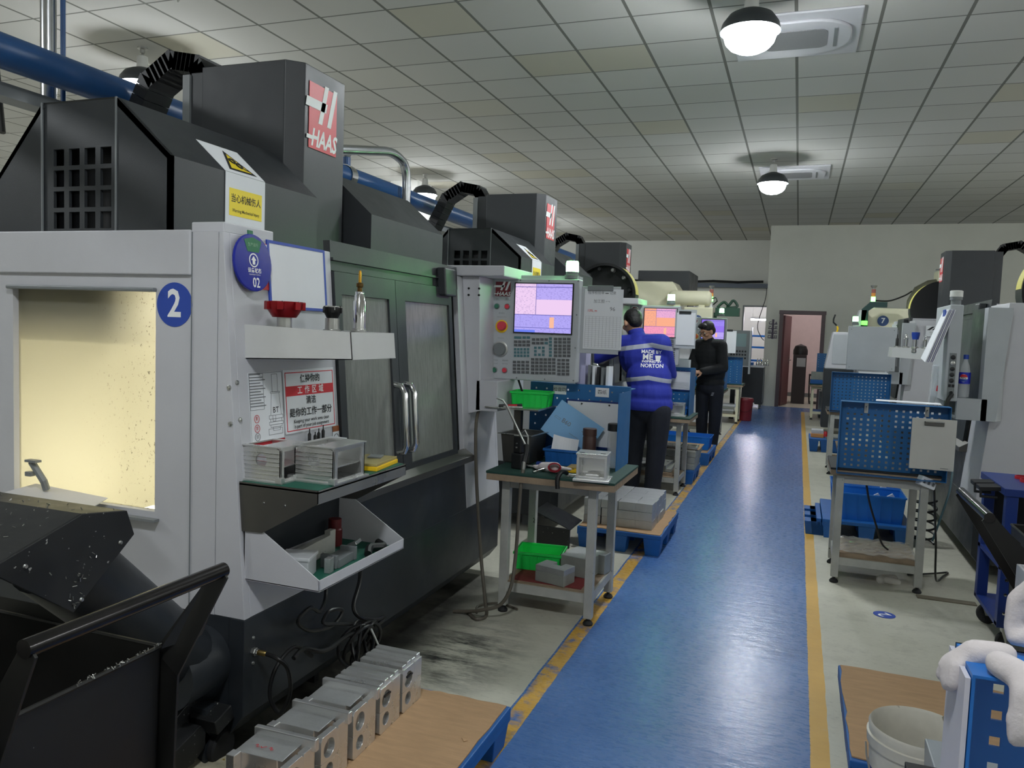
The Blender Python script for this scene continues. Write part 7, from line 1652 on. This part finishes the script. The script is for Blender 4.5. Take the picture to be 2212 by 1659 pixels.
j = MB(); j.ell((-1.07, 10.43, 1.20), (.195, .145, .2)); j.ell((-1.05, 10.43, 1.0), (.19, .145, .2)); j.ell((-1.05, 10.43, .86), (.185, .14, .09)); j.cap(LS, .08, RS, .08); j.cap((-1.07, 10.43, 1.33), .1, (-1.085, 10.43, 1.39), .07)
limbs(j, [(LS, .08), (LE, .068), (LW, .05)]); limbs(j, [(RS, .08), (RE, .068), (RW, .048)])
skin_obj(j, 'jacket', BLKC, p, .008, 4)
tr = MB(); tr.ell((-1.05, 10.43, .80), (.17, .13, .12)); limbs(tr, [((-.965, 10.40, .78), .10), ((-.96, 10.38, .45), .083), ((-.975, 10.40, .07), .066)]); limbs(tr, [((-1.135, 10.46, .78), .10), ((-1.135, 10.44, .45), .083), ((-1.12, 10.46, .07), .066)])
skin_obj(tr, 'trousers', TROU, p, .009, 4)
for (x, y) in ((-.975, 10.38), (-1.12, 10.44)): wb(MB().cap((x+.01, y+.05, .038), .037, (x-.05, y-.10, .034), .034), 'shoe', BLACK, p, smooth=True)
h_ = MB(); h_.ell(P(0, -.024, .052), (.086, .096, .088), R); h_.ell(P(0, -.058, .0), (.080, .060, .075), R); h_.ell(P(0, .050, .098), (.070, .046, .036), R)
skin_obj(h_, 'hair', HAIR, p, .006, 2)
g = MB()
for q in (-1, 1):
    g.tube([P(q*.034+.026*math.cos(a), .094+.004*abs(math.cos(a)), .004+.019*math.sin(a)) for a in [2*PI*k/16 for k in range(16)]], .0022, 6, closed=True); g.tube([P(q*.06, .092, .008), P(q*.08, .04, .008), P(q*.082, -.01, .004)], .002, 6)
g.tube([P(-.009, .098, .006), P(.009, .098, .006)], .002, 6); wb(g, 'glasses', BLACK, p)
for q in (-1, 1): wb(MB().ell(P(q*.033, .074, .002), .011, R, 12, 8), 'eye', WHITEM, p, smooth=True); wb(MB().ell(P(q*.033, .0835, -.002), .005, R, 10, 6), 'iris', BLACK, p, smooth=True); wb(MB().cap(P(q*.02, .088, .034), .004, P(q*.048, .082, .034), .0035, 8), 'eyebrow', HAIR, p, smooth=True)
e = MB()
for k in range(4): e.tube([(-1.02+.004*k, 10.30-.002*k, .70+.012*k), (-1.02+.03+.004*k, 10.293-.002*k, .70+.012*k)], .0025, 4)
wb(e, 'trouser_emblem', PAPER, p)
